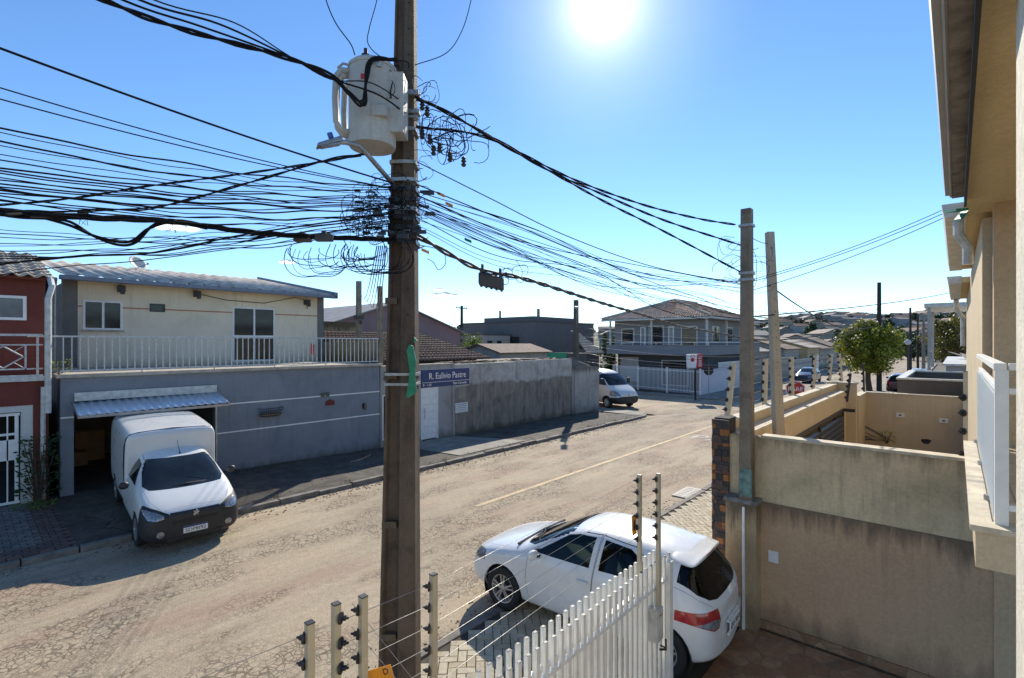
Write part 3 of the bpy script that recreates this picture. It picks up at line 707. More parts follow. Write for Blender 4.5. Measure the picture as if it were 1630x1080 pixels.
# ---------------------------------------------------------------- red house at the far left
RH = empty('red_house', (0, 0, 0), 0, 'brick red two storey house with small white framed window at the left edge', 'house')
facade(RH, 'upper_wall', M['redwall'], -6, 1.6, 16.2, 3.1, 5.5, [(.3, 1.28, 4.42, 4.98)], .2)
window(RH, .3, 1.28, 16.17, 4.42, 4.98, M['white'], M['curtain'], .06, 0)
b = MB(); b.box(-6, 1.62, 15.6, 16.2, 2.5, 3.12); b.build('balcony_slab', M['redwall'], RH)
b = MB(); b.box(-6, 1.62, 15.52, 15.6, 3.04, 3.14); b.build('slab_edge', M['dirtywhite'], RH)
b = MB(); b.box(1.34, 1.6, 15.6, 15.9, -.1, 2.5); b.build('red_column', M['redwall'], RH)
b = MB(); b.box(1.15, 1.34, 15.62, 15.85, .0, 2.5).box(-6, 1.15, 15.62, 15.8, 2.36, 2.5); b.build('white_column', plaster('dirty_white_render', (.62, .61, .58), (.2, .17, .13), .4, .12, .2, .4, .7), RH)
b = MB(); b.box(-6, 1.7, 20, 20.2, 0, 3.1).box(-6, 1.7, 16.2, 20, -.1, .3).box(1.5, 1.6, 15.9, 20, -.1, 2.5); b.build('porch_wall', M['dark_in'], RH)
corr_roof('roof', (-6, 15.85, 5.42), (1.72, 15.85, 5.42), (-6, 19.5, 6.4), (1.72, 19.5, 6.4), .26, .034, M['tilepale'], RH, .03, 9)
b = MB(); b.box(-6, 1.6, 15.95, 16.2, 5.36, 5.42); b.build('eave_board', M['redwall'], RH)
b = MB(); b.tube([(1.66, 15.9, 5.4), (1.66, 15.6, 5.2), (1.58, 15.5, 4.9), (1.58, 15.5, 2.3)], .06, 8).tube([(1.5, 15.5, 2.9), (1.5, 15.55, .35)], .045, 8); b.build('rain_pipe', M['dirtywhite'], RH)
# near-black panel painting the shade in the gap between the two houses
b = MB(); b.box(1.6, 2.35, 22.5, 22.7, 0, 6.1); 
gp = b.build('gap_shade_panel', M['dark_in']); tag(gp, 'near black panel painting shade into the narrow gap between the red house and the cream house', 'wall')
# balcony rail of the red house
BR = empty('balcony_railing', (0, 0, 0), 0, 'white balcony railing with a diamond motif on the red house', 'railing')
b = MB(); zb, zt = 3.2, 4.1; y = 15.56
b.box(-6, 1.5, y-.02, y+.02, zt-.05, zt).box(-6, 1.5, y-.015, y+.015, 3.84, 3.87).box(-6, 1.5, y-.015, y+.015, 3.3, 3.33).box(-6, 1.5, y-.02, y+.02, 3.14, 3.18).box(1.2, 1.23, y-.015, y+.015, 3.3, 3.84)
b.build('rail', M['rustwhite'], BR)
b = MB(); cx_, cz_ = .86, 3.585; dm = [(cx_-.32, cz_), (cx_, cz_+.24), (cx_+.32, cz_), (cx_, cz_-.24)]
for (a, c), (d, e) in zip(dm, dm[1:]+dm[:1]): b.tube([(a, y, c), (d, y, e)], .016, 6)
for (a, c), (d, e) in (((.52, 3.84), (.7, 3.7)), ((1.2, 3.84), (1.02, 3.7)), ((.52, 3.33), (.7, 3.47)), ((1.2, 3.33), (1.02, 3.47))): b.tube([(a, y, c), (d, y, e)], .008, 5)
b.build('diamond', M['rustwhite'], BR)
# gate of the red house
GT = empty('bar_gate', (0, 0, 0), 0, 'white metal gate with vertical bars under the red balcony', 'gate')
b = MB(); b.box(-3, 1.13, 15.66, 15.7, 2.28, 2.34).box(-3, 1.13, 15.66, 15.7, .33, .38).box(1.05, 1.11, 15.66, 15.71, .38, 2.28).box(.55, 1.05, 15.665, 15.7, 1.3, 1.75).box(.55, 1.05, 15.66, 15.69, 1.85, 1.9)
b.build('gate_frame', M['white'], GT)
for i in range(14):
    x = -.95+i*.145; b = MB(); b.box(x-.012, x+.012, 15.665, 15.69, .38, 2.28); b.build('bar', M['white'], GT)
# climbing plant on the red column
leafplant('climbing_rose', (1.42, 15.42, .3), 520, .34, 1.5, M['leafd'], 'straggly green climbing plant growing up the red column beside the garage', 'plant', 8)
for i in range(5):
    leafplant('weed_tuft', (1.0+.25*math.sin(i*2.2)+.35, 15.3-.12*i, .28), 40, .16, .14, M['leaf'], 'low weeds at the foot of the red column', 'weed', 20+i)['group'] = 'weeds below the climbing plant'

# ---------------------------------------------------------------- number 95 and the long rendered wall
W = empty('street_wall', (0, 0, 0), 0, 'long stained concrete street wall number 95 with a white door behind the big pole', 'wall')
facade(W, 'front_wall', M['newrender'], 10.47, 13.9, 15.6, -.1, 3.02, [(12.3, 13.2, -.1, 2.13), (10.55, 11.25, .35, 2.0)], .2)
def patchwall():
    m, t, b, N, L = newmat('patched_wall'); v = coords(t)
    up = ramp(t, noise(t, v, 1.7, 9, .7, .5), [(.28, (.28, .255, .22)), (.5, (.5, .465, .405)), (.75, (.66, .63, .57))]).outputs[0]
    lo = ramp(t, noise(t, coords(t, (1, 1, .5)), 2.0, 9, .72, .5), [(.3, (.13, .11, .088)), (.5, (.28, .24, .195)), (.75, (.43, .38, .31))]).outputs[0]
    st = ramp(t, noise(t, coords(t, (6, 6, .3)), 1.4, 6, .7), [(.45, (1, 1, 1)), (.7, (.35, .33, .3))]).outputs[0]; lo = mixc(t, .5, lo, st, 'MULTIPLY')
    up = mixc(t, .35, up, st, 'MULTIPLY')
    tc = N('ShaderNodeTexCoord'); sp = N('ShaderNodeSeparateXYZ'); L(tc.outputs['Object'], sp.inputs[0])
    h = math_(t, 'ADD', math_(t, 'ADD', sp.outputs[2], -.12), math_(t, 'MULTIPLY', noise(t, v, 1.1, 8, .62), .8))
    k = ramp(t, math_(t, 'MULTIPLY', h, .25), [(.58, (0, 0, 0)), (.61, (1, 1, 1))]).outputs[0]
    col = mixc(t, k, lo, up)
    moss = ramp(t, math_(t, 'ADD', sp.outputs[2], noise(t, v, 2, 6)), [(.55, (1, 1, 1)), (.85, (0, 0, 0))]).outputs[0]; col = mixc(t, math_(t, 'MULTIPLY', moss, .6), col, (.06, .06, .025))
    L(col, b.inputs['Base Color']); b.inputs['Roughness'].default_value = .9; b.inputs['Specular IOR Level'].default_value = .2
    bump(t, b, math_(t, 'ADD', noise(t, v, 35, 6, .75), math_(t, 'MULTIPLY', k, .6)), .5, .015); return m
M['patch'] = patchwall()
b = MB(); b.box(13.9, 14.02, 15.55, 15.8, -.1, 3.06)
b.build('pilaster', M['newrender'], W)
b = MB(); b.box(14.02, 17.93, 15.6, 15.8, -.1, 3.0); b.box(17.97, 22.6, 15.63, 15.8, -.1, 3.04); b.box(17.93, 17.97, 15.66, 15.8, -.1, 2.97)
b.build('stained_wall', M['patch'], W)
b = MB(); b.box(22.6, 22.75, 15.6, 15.8, -.1, 3.1).prism([(22.75, 15.52, -.1), (25.2, 15.52, -.1), (25.2, 15.52, 2.5), (22.75, 15.52, 2.62)], (0, .22, 0)).prism([(22.75, 15.78, 2.62), (24.9, 15.9, 2.5), (24.9, 16.0, 2.62), (22.75, 15.9, 3.1)], (0, .05, 0))
b.build('end_wall', plaster('streaked_end_wall', (.42, .39, .34), (.09, .075, .06), .9, .35, 0, .5, .6, topz=2.4, top=.9), W)
b = MB(); b.box(25.02, 25.2, 15.74, 40, -.1, 2.5); b.build('side_wall', M['oldrender'], W)
b = MB(); b.box(10.47, 13.9, 15.56, 15.84, 3.02, 3.06)
b.build('coping', M['terrace'], W)
b = MB(); b.box(10.6, 14.0, 15.84, 19, .0, .05); b.build('yard_floor', M['concpave'], W)
# door
D = MB(); D.box(12.36, 13.14, 15.66, 15.7, .1, 2.08)
dd = D.build('door', M['white'], W)
D = MB(); D.box(12.3, 12.36, 15.62, 15.72, 0, 2.13).box(13.14, 13.2, 15.62, 15.72, 0, 2.13).box(12.36, 13.14, 15.62, 15.72, 2.08, 2.13); D.build('door_frame', M['white'], W)
D = MB()
for k in range(6): D.box(12.42, 13.08, 15.655, 15.66, .3+k*.29, .305+k*.29)
D.build('panel_groove', M['curtw'], dd)
D = MB(); D.tube([(12.5, 15.66, 1.32), (12.5, 15.6, 1.3), (12.5, 15.6, .95), (12.5, 15.66, .93)], .014, 6); D.build('handle', M['steel'], dd)
D = MB()
for k in range(6):
    x = 10.6+k*.11; D.box(x-.016, x+.016, 15.62, 15.65, .4, 1.95)
D.box(10.55, 11.25, 15.615, 15.65, 1.95, 2.0).box(10.55, 11.25, 15.615, 15.65, .35, .4); D.box(10.53, 10.57, 15.6, 15.66, .35, 2.0)
D.build('barred_opening', M['white'], W)
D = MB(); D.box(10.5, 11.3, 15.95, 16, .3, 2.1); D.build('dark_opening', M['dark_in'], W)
D = MB(); x0, x1, z0, z1 = 14.08, 14.78, .98, 1.38
D.box(x0, x1, 15.57, 15.6, z0, z0+.04).box(x0, x1, 15.57, 15.6, z1-.04, z1).box(x0, x0+.04, 15.57, 15.6, z0+.04, z1-.04).box(x1-.04, x1, 15.57, 15.6, z0+.04, z1-.04)
for k in range(4): D.obox(((x0+x1)/2, 15.583, z0+.08+k*.075), (.31, 0, 0), (0, .012, .012), (0, -.002, .014))
D.build('vent_grille', M['white'], W)
t_ = text('house_number', '95', .2, (10.68, 15.594, 2.55), (1, 0, 0), (0, 0, 1), M['ink'], W, .004)
# tiles lying along the wall top
rt = MB()
for i in range(60):
    x = random.uniform(13.2, 22.4); a = random.uniform(-.4, .4); l = random.uniform(.12, .3)
    rt.obox((x, random.uniform(15.95, 16.6), 3.03+random.uniform(0, .05)), (l*math.cos(a), l*math.sin(a), random.uniform(-.03, .03)), (-.08*math.sin(a), .08*math.cos(a), 0), (0, 0, .018))
tag(rt.build('roof_rubble', M['tile']), 'broken clay tiles and laths lying on the flat roof behind the long concrete wall', 'rubble', kind='stuff')
fr = MB(); fr.box(13.3, 22.5, 15.85, 19.5, 2.85, 3.0)
fr2 = fr.build('shed_roof', M['oldrender']); tag(fr2, 'flat brown shed roof behind the long concrete wall', 'shed roof')

# ---------------------------------------------------------------- things behind the walls
def gable(name, x0, x1, y0, y1, ze, zr, wm, rm, label, cat, ax='x', group=None, over=.3, wins=(), z0=-.1):
    """house with ridge along ax"""
    e = empty(name, ((x0+x1)/2, (y0+y1)/2, 0), 0, label, cat, group); cx, cy = e.location.x, e.location.y
    X0, X1, Y0, Y1 = x0-cx, x1-cx, y0-cy, y1-cy
    b = MB(); b.box(X0, X1, Y0, Y1, z0, ze)
    if ax == 'x':
        b.prism([(X0, Y0, ze), (X0, Y1, ze), (X0, 0, zr)], (.02, 0, 0)).prism([(X1-.02, Y0, ze), (X1-.02, Y1, ze), (X1-.02, 0, zr)], (.02, 0, 0))
    else:
        b.prism([(X0, Y0, ze), (X1, Y0, ze), (0, Y0, zr)], (0, .02, 0)).prism([(X0, Y1-.02, ze), (X1, Y1-.02, ze), (0, Y1-.02, zr)], (0, .02, 0))
    b.build('wall', wm, e)
    r = MB(); o = over; th = .09
    if ax == 'x':
        s = (zr-ze)/(Y1); zl_ = ze-s*o
        r.hexa([(X0-o, Y0-o, zl_), (X1+o, Y0-o, zl_), (X1+o, 0, zr), (X0-o, 0, zr), (X0-o, Y0-o, zl_+th), (X1+o, Y0-o, zl_+th), (X1+o, 0, zr+th), (X0-o, 0, zr+th)])
        r.hexa([(X0-o, 0, zr), (X1+o, 0, zr), (X1+o, Y1+o, zl_), (X0-o, Y1+o, zl_), (X0-o, 0, zr+th), (X1+o, 0, zr+th), (X1+o, Y1+o, zl_+th), (X0-o, Y1+o, zl_+th)])
    else:
        s = (zr-ze)/(X1); zl_ = ze-s*o
        r.hexa([(X0-o, Y0-o, zl_), (0, Y0-o, zr), (0, Y1+o, zr), (X0-o, Y1+o, zl_), (X0-o, Y0-o, zl_+th), (0, Y0-o, zr+th), (0, Y1+o, zr+th), (X0-o, Y1+o, zl_+th)])
        r.hexa([(0, Y0-o, zr), (X1+o, Y0-o, zl_), (X1+o, Y1+o, zl_), (0, Y1+o, zr), (0, Y0-o, zr+th), (X1+o, Y0-o, zl_+th), (X1+o, Y1+o, zl_+th), (0, Y1+o, zr+th)])
    r.build('roof', rm, e)
    for (face, a, c, zz0, zz1) in wins:
        f = MB()
        if face == 'y': f.box(a-cx, c-cx, Y0-.04, Y0, zz0, zz1); g_ = MB(); g_.box(a-cx+.06, c-cx-.06, Y0-.045, Y0-.04, zz0+.06, zz1-.06)
        else: f.box(X0-.04, X0, a-cy, c-cy, zz0, zz1); g_ = MB(); g_.box(X0-.045, X0-.04, a-cy+.06, c-cy-.06, zz0+.06, zz1-.06)
        fo = f.build('window', M['dirtywhite'], e); g_.build('pane', M['winglass'], fo)
    return e
M['sheet'] = plain('grey_sheet_roof', (.3, .28, .26), .7, var=.3, sc=1)
gable('mauve_shed', 15.2, 27.6, 30, 44, 4.75, 6.75, M['mauve'], M['sheet'], 'large mauve gabled building behind the cream house and the big pole', 'building', 'y')
# brown tiled roof of the house behind number 95
TH = empty('tiled_house', (0, 0, 0), 0, 'low house with old brown clay tile roof right behind wall number 95', 'house')
facade(TH, 'wall', M['oldrender'], 10.75, 17.6, 17.9, 0, 3.1, [])
corr_roof('roof', (10.7, 17.3, 3.1), (18.1, 17.3, 3.1), (10.7, 21.0, 4.35), (16.4, 21.0, 4.35), .22, .04, M['tile'], TH, .03, 12)
b = MB(); b.prism([(10.7, 21, 4.3), (10.7, 24, 3.2), (10.7, 21, 3.2)], (6, 0, 0)); b.build('rear_roof', M['tile'], TH)
# mossy boundary wall and poles beside the terrace
sw = MB(); sw.box(10.64, 10.8, 15.85, 22, 3.05, 3.95).box(10.8, 13.6, 22, 22.2, 2, 4.9)
tag(sw.build('mossy_wall', plaster('mossy_yellow_wall', (.3, .24, .14), (.06, .05, .03), .9, .4, 3.2, .5, .8, topz=4.7, top=1.0)), 'short stained ochre wall at the right end of the terrace', 'wall')
def pole(name, px, ptop, n, r, m, label, zb=0, r2=None, group=None, sq=True):
    p = onN(px, ptop, n); e = empty(name, (p.x, p.y, zb), 0, label, 'utility pole', group); h = p.z-zb
    b = MB(); a, c = r, r2 or r*.7
    if sq: b.hexa([(-a, -a, 0), (a, -a, 0), (a, a, 0), (-a, a, 0), (-c, -c, h), (c, -c, h), (c, c, h), (-c, c, h)])
    else: b.tube([(0, 0, 0), (0, 0, h)], [a, c], 10)
    b.build('post', m, e); return e, h
M['poleold'] = plaster('old_concrete_pole', (.13, .11, .09), (.04, .03, .025), .6, .3, 0, .5, .3)
M['poleconc'] = plaster('grey_concrete_pole', (.25, .205, .15), (.07, .055, .04), .9, .45, 0, .5, .4, sc=3)
M['poleblk'] = plain('dark_wood_pole', (.045, .035, .03), .85, var=.4, sc=4)
e, h = pole('service_pole', 571, 448, 19.0, .1, M['poleconc'], 'thin concrete service pole wrapped in wires at the right end of the terrace', r2=.085)
b = MB(); b.box(-.16, .16, -.14, .12, 5.0-.1, 5.05).cyl((0, -.16, 4.7), (0, -.16, 4.85), .05, 8); b.build('bracket', M['darksteel'], e)
e, h = pole('service_pole', 605, 456, 15.9, .085, M['poleconc'], 'slim pale concrete post standing at the boundary of number 95', r2=.07)
# block of dark modern buildings
M['dgrey'] = plaster('charcoal_render', (.12, .108, .1), (.03, .03, .03), .3, .12, 0, .4, .3)
M['dgrey2'] = plaster('mid_grey_render', (.16, .15, .145), (.06, .055, .05), .4, .15, 0, .4, .3)
def blockb(name, x0, x1, y0, y1, z, m, label, wins=(), steps=()):
    e = empty(name, (x0, y0, 0), 0, label, 'building'); b = MB(); b.box(0, x1-x0, 0, y1-y0, -.1, z); b.build('wall', m, e)
    b = MB(); b.box(-.06, x1-x0+.06, -.06, y1-y0+.06, z, z+.12); b.build('parapet', M['dgrey'], e)
    for (a, c, f, g, hh) in steps: b = MB(); b.box(a, c, f, g, z, hh); b.build('roof_block', m, e)
    for (face, a, c, z0, z1) in wins:
        b = MB()
        if face == 'y': b.box(a, c, -.05, 0, z0, z1)
        else: b.box(-.05, 0, a, c, z0, z1)
        fo = b.build('window', M['darksteel'], e); b = MB()
        if face == 'y': b.box(a+.08, c-.08, -.06, -.05, z0+.08, z1-.08)
        else: b.box(-.06, -.05, a+.08, c-.08, z0+.08, z1-.08)
        b.build('pane', M['winglass'], fo)
    return e
p0, p1 = onN(852, 508, 30), onN(945, 508, 30)
blockb('flat_roofed_building', p0.x, p1.x, 30, 40, 5.9, M['dgrey2'], 'dark grey flat roofed building with one square window beyond the concrete wall', [('y', p1.x-p0.x-3.2, p1.x-p0.x-2, 3.2, 4.8), ('x', 2, 3.5, 3, 4.5)], [(2.2, p1.x-p0.x-.6, 2, 9, 6.6)])
p0, p1 = onN(767, 516, 40), onN(858, 516, 40)
blockb('flat_roofed_building', p0.x, p1.x, 40, 50, 5.5, M['dgrey'], 'low charcoal building left of the grey flat roofed one', [('y', 1, 2.5, 2.6, 4.2), ('y', 4, 6, 2.6, 4.2)])
p0, p1 = onN(770, 528, 33), onN(812, 528, 33)
blockb('small_plastered_house', p0.x, p1.x, 33, 37, 4.6, plaster('pale_beige', (.45, .4, .33), (.15, .12, .1), .5, .2), 'small pale plastered house with tiny windows above the long concrete wall', [('y', .5, 1.1, 3.4, 4.1), ('y', 1.8, 2.4, 3.4, 4.1)])
p0 = onN(845, 566, 24); p1 = onN(872, 566, 24)
gable('low_annex', p0.x-3.4, p1.x, 24, 28, 3.2, 3.75, M['newrender'], M['tile'], 'low rendered annex with brown tile roof just behind the long wall', 'annex', 'x')
gm = MB(); p0 = onN(872, 562, 21); p1 = onN(902, 562, 21); gm.box(p0.x, p1.x, 21, 21.05, 2.4, p0.z)
tag(gm.build('green_screen', M['green']), 'green mesh screen showing above the wall beside the thin pole', 'screen')
p0 = onN(932, 572, 23.5); 
SR = empty('small_tiled_roof', (0, 0, 0), 0, 'small steep roof of pale tiles between the pole and the dark bush', 'roof')
corr_roof('roof', (p0.x-.5, 23, 3.0), (p0.x+2.2, 23, 3.0), (p0.x+1.5, 26, 5.0), (p0.x+2.2, 26, 5.0), .22, .04, M['tilepale'], SR, .03, 9)
b = MB(); b.box(p0.x, p0.x+2, 23.4, 26, 0, 3); b.build('wall', M['dgrey'], SR)

# ---------------------------------------------------------------- grey two storey house with hipped roof across the side road
M['slate'] = plaster('slate_blue_render', (.25, .255, .265), (.05, .05, .05), .3, .1, 0, .4, .3)
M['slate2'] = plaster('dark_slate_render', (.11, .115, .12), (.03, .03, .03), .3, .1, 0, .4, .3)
HH = empty('hip_roofed_house', (0, 0, 0), 0, 'large slate blue two storey house with a hipped tile roof on the far street corner', 'house')
X0, X1, Y0, Y1 = 41, 53.4, 15.3, 23.6
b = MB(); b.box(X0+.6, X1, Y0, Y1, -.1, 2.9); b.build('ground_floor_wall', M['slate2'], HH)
b = MB(); b.box(X0, X1, Y0, Y1, 3.15, 6.0); b.build('upper_wall', M['slate'], HH)
b = MB(); b.box(X0-1.1, X1+.2, Y0-.7, Y1+.2, 2.9, 3.15).box(X0-1.1, X0-1.0, Y0-.7, Y1+.2, 3.15, 3.7).box(X0-1.0, X1+.2, Y0-.7, Y0-.6, 3.15, 3.7); b.build('balcony_slab', M['slate'], HH)
b = MB(); b.box(X0-1.12, X0-1.05, Y0-.75, Y1+.2, 3.92, 3.97).box(X0-1.04, X1, Y0-.75, Y0-.68, 3.92, 3.97)
for i in range(9): b.box(X0-1.1, X0-1.06, Y0-.7+i*1.1, Y0-.66+i*1.1, 3.7, 3.92)
b.build('balcony_rail', M['white'], HH)
b = MB()
for y in (Y0-.5, Y0+4.2, Y1-.1): b.box(X0-1.0, X0-.86, y-.07, y+.07, 3.15, 5.9)
for x in (X0+3.5, X0+7.5): b.box(x-.07, x+.07, Y0-.6, Y0-.46, 3.15, 5.9)
b.build('balcony_column', M['dirtywhite'], HH)
for (a, c, z0, z1, gl) in ((Y0+.6, Y0+2.0, 3.4, 5.3, 'winglass'), (Y0+2.6, Y0+3.1, 3.6, 5.3, 'curtw'), (Y0+3.5, Y0+4.9, 3.4, 5.4, 'winglass'), (Y0+5.2, Y0+5.7, 3.6, 5.3, 'curtw'), (Y0+6.3, Y0+7.6, 3.8, 5.2, 'winglass')):
    f = MB(); f.box(X0-.05, X0, a, c, z0, z1); fo = f.build('window', M['white'] if gl == 'curtw' else M['dirtywhite'], HH); f = MB(); f.box(X0-.06, X0-.05, a+.1, c-.1, z0+.1, z1-.1); f.build('pane', M[gl], fo)
f = MB(); f.box(X0+.55, X0+.6, Y0+6.2, Y0+8, .4, 2.6); f.build('white_shutter', M['dirtywhite'], HH)
for (a, c, z0, z1) in ((Y0+1.6, Y0+4, .2, 2.4),):
    f = MB(); f.box(X0+.55, X0+.6, a, c, z0, z1); fo = f.build('window', M['dirtywhite'], HH); f = MB(); f.box(X0+.54, X0+.55, a+.1, c-.1, z0+.1, z1-.1); f.build('pane', M['winglass'], fo)
for (a, c, z0, z1) in ((X0+1.5, X0+3.2, 3.9, 5.3), (X0+5, X0+6.6, 3.9, 5.3), (X0+8.6, X0+10.2, 3.9, 5.3)):
    f = MB(); f.box(a, c, Y0-.05, Y0, z0, z1); fo = f.build('window', M['dirtywhite'], HH); f = MB(); f.box(a+.1, c-.1, Y0-.06, Y0-.05, z0+.1, z1-.1); f.build('pane', M['winglass'], fo)
ex0, ex1, ey0, ey1, ez, rz = X0-1.3, X1+.7, Y0-1.0, Y1+.6, 5.98, 7.75
cy = (ey0+ey1)/2; ra, rb_ = Vector((ex0+4.6, cy, rz)), Vector((ex1-4.6, cy, rz))
corr_roof('roof_plane', (ex0, ey0, ez), (ex0, ey1, ez), ra-Vector((0, .02, 0)), ra+Vector((0, .02, 0)), .24, .045, plain('lit_pinkish_tile', (.52, .38, .3), .8, var=.4, sc=3), HH, .03, 14)  # lighter tile colour paints this plane as the better lit one
corr_roof('roof_plane', (ex0, ey0, ez), (ex1, ey0, ez), ra, rb_, .24, .045, plain('shaded_brown_tile', (.25, .16, .12), .85, var=.4, sc=3), HH, .03, 14)  # darker copy of the tile colour paints this plane as shaded
b = MB(); b.add([(ex0, ey1, ez), (ex1, ey1, ez), tuple(rb_), tuple(ra)], [(0, 1, 2, 3)]).add([(ex1, ey0, ez), (ex1, ey1, ez), tuple(rb_)], [(0, 1, 2)]); b.build('roof_plane', M['tile'], HH)
b = MB(); b.tube([(ex0, ey0, ez+.08), tuple(ra+Vector((0, 0, .08))), tuple(rb_+Vector((0, 0, .08)))], .11, 6).tube([(ex0, ey1, ez+.08), tuple(ra+Vector((0, 0, .08)))], .11, 6); b.build('ridge_tile', M['tilepale'], HH)
b = MB(); b.box(ex0-.05, ex1, ey0-.08, ey0+.06, ez-.16, ez-.02).box(ex0-.08, ex0+.06, ey0+.06, ey1, ez-.16, ez-.02).box(ex0+.1, ex1-.1, ey0+.1, ey1-.1, ez-.06, ez-.03); b.build('eave', M['dirtywhite'], HH)
# corner fence, white bars on the side road and solid panel on the street
FC = empty('corner_fence', (0, 0, 0), 0, 'white barred metal fence on the far street corner in front of the slate blue house', 'fence')
A = Vector((36.6, 14.0, 0)); B2 = Vector((38.9, 22.5, 0)); dv = (B2-A); L_ = dv.length; dv.normalize()
b = MB()
for z in (.3, 1.75): b.tube([A+Vector((0, 0, z)), B2+Vector((0, 0, z))], .03, 4)
b.build('rail', M['white'], FC)
b = MB(); n_ = int(L_/.13)
for i in range(n_):
    p = A+dv*(i*.13+.06); b.box(p.x-.018, p.x+.018, p.y-.018, p.y+.018, .12, 1.92)
tag(b.build('bars', M['white'], FC), kind='stuff')
for t_ in (0, .34, .68, 1):
    p = A+dv*L_*t_; b = MB(); b.box(p.x-.06, p.x+.06, p.y-.06, p.y+.06, .0, 2.0); b.build('post', M['white'], FC)
PF = empty('panel_fence', (0, 0, 0), 0, 'solid white sheet fence running along the street from the far corner', 'fence')
b = MB(); b.box(36.75, 46, 13.95, 14.0, .05, 1.9); b.build('panel', plain('white_sheet', (.6, .61, .66), .5, var=.1, sc=1), PF)
b = MB()
for i in range(28): b.box(40.3+i*.2, 40.35+i*.2, 13.93, 13.99, 1.9, 2.35)
b.box(40.2, 46, 13.94, 13.98, 2.3, 2.36); b.build('bar_topping', M['white'], PF)
# continuing far side of the street
M['ochre'] = plaster('ochre_render', (.5, .38, .2), (.2, .15, .1), .4, .15)
M['beige2'] = plaster('greyed_beige', (.34, .3, .25), (.12, .1, .08), .6, .2)
hs = [(56, 62, 16, 24, 3.0, 4.3, 'beige2', 'tilepale', 'low beige house with pale roof just past the slate blue house'),
      (64, 71, 14.8, 24, 3.2, 4.6, 'newrender', 'tile', 'grey rendered house with a red brown roof further up the street'),
      (73, 80, 14.2, 23, 3.3, 4.6, 'ochre', 'tilepale', 'ochre fronted house with a white gate up the street'),
      (82, 90, 14.5, 23, 3.1, 4.4, 'beige2', 'tile', 'beige house half hidden by the round tree'),
      (92, 101, 15, 24, 3.4, 5.2, 'newrender', 'tile', 'last low house on the left before the hillside')]
for (a, c, d, e_, ze, zr, wm, rm, lab) in hs:
    gable('street_house', a, c, d, e_, ze, zr, M[wm], M[rm], lab, 'house', 'x', wins=[('y', a+1, a+2.4, 1.1, 2.3), ('y', c-2.5, c-1.2, .9, 2.3), ('x', d+2, d+3.5, 1.1, 2.2)])
tb = MB(); tb.box(46, 63, 14, 14.2, 0, 2.3); tag(tb.build('yard_wall', M['beige2']), 'stained beige yard wall beside the parked navy car', 'wall')
tb = MB(); tb.box(63.3, 74, 13.9, 14.05, 0, 2.0)
tag(tb.build('yard_wall', M['newrender']), 'grey yard wall further up the street', 'wall')
tb = MB(); tb.box(75, 78, 13.85, 13.95, 0, 2.3); tag(tb.build('white_gate', M['white']), 'white sheet gate in front of the ochre house', 'gate')
rbm = MB()
for i in range(120):
    a = random.uniform(0, 3.14); s = random.uniform(.1, .35); x, y = random.gauss(84, 3), random.gauss(13.2, .8); rbm.obox((x, y, .1+max(0, .5-abs(y-13.4)*.4)*random.random()), (s*math.cos(a), s*math.sin(a), .05), (-s*.5*math.sin(a), s*.5*math.cos(a), .05), (0, .04, s*.3))
tag(rbm.build('brick_rubble', M['tilepale']), 'heap of broken bricks on the pavement up the street', 'rubble', kind='stuff')
# ================================================================ RIGHT-HAND SIDE: our row of houses and the neighbour's yard
M['tan'] = plaster('tan_wall', (.60, .385, .225), (.11, .085, .06), .5, .12, 0, .5, .75, topz=1.6, top=.8)
M['tan2'] = plaster('tan_house_wall', (.64, .45, .27), (.2, .14, .09), .15, .07, -2, .3, .1)
M['grayup'] = plaster('grey_tan_top_wall', (.68, .53, .33), (.11, .095, .075), .5, .38, -3, .3, 0, sc=1.5, topz=2.55, top=.7)
M['sand'] = plaster('sand_render', (.63, .505, .33), (.28, .2, .12), .45, .12, 0, .5, .35)
M['soffit'] = plaster('yellow_soffit', (.72, .56, .3), (.5, .38, .2), .1, .08, -9, .1, 0)
M['coping'] = plain('cream_coping', (.62, .54, .4), .8, var=.3, sc=6, bmp=.3)
M['roughconc'] = plain('rough_concrete', (.25, .225, .19), .95, var=.55, sc=8, bmp=1, bsc=30)
M['zinc'] = plain('painted_zinc_gutter', (.36, .36, .35), .5, .3, var=.2, sc=3)
U7 = 7.39
# dividing wall (plane X = 7.39), thin upper half set back behind a ledge
DW = empty('dividing_wall', (0, 0, 0), 0, 'tall tan dividing wall with a stained grey upper half at the right of the parked hatchback', 'wall')
b = MB(); b.box(U7, U7+.2, -.3, 2.0, -.1, 1.73); b.build('lower_wall', M['tan'], DW)
b = MB(); b.box(U7+.03, U7+.19, -.3, 2.42, 1.73, 2.6); b.box(U7+.03, U7+.19, 2.0, 2.42, -.1, 1.73); b.build('upper_wall', M['grayup'], DW)
b = MB(); b.box(U7+.01, U7+.21, -.3, 2.0, 2.6, 2.635); b.build('coping', M['coping'], DW)
# skirting of floor stone
b = MB(); b.box(U7-.03, U7, -.3, 2.0, .03, .14); b.build('skirting', M['crazy'], DW)
b = MB(); b.box(U7-.012, U7, 1.78, 1.9, .95, 1.1)
sb = b.build('wall_socket_cover', M['white'], DW)
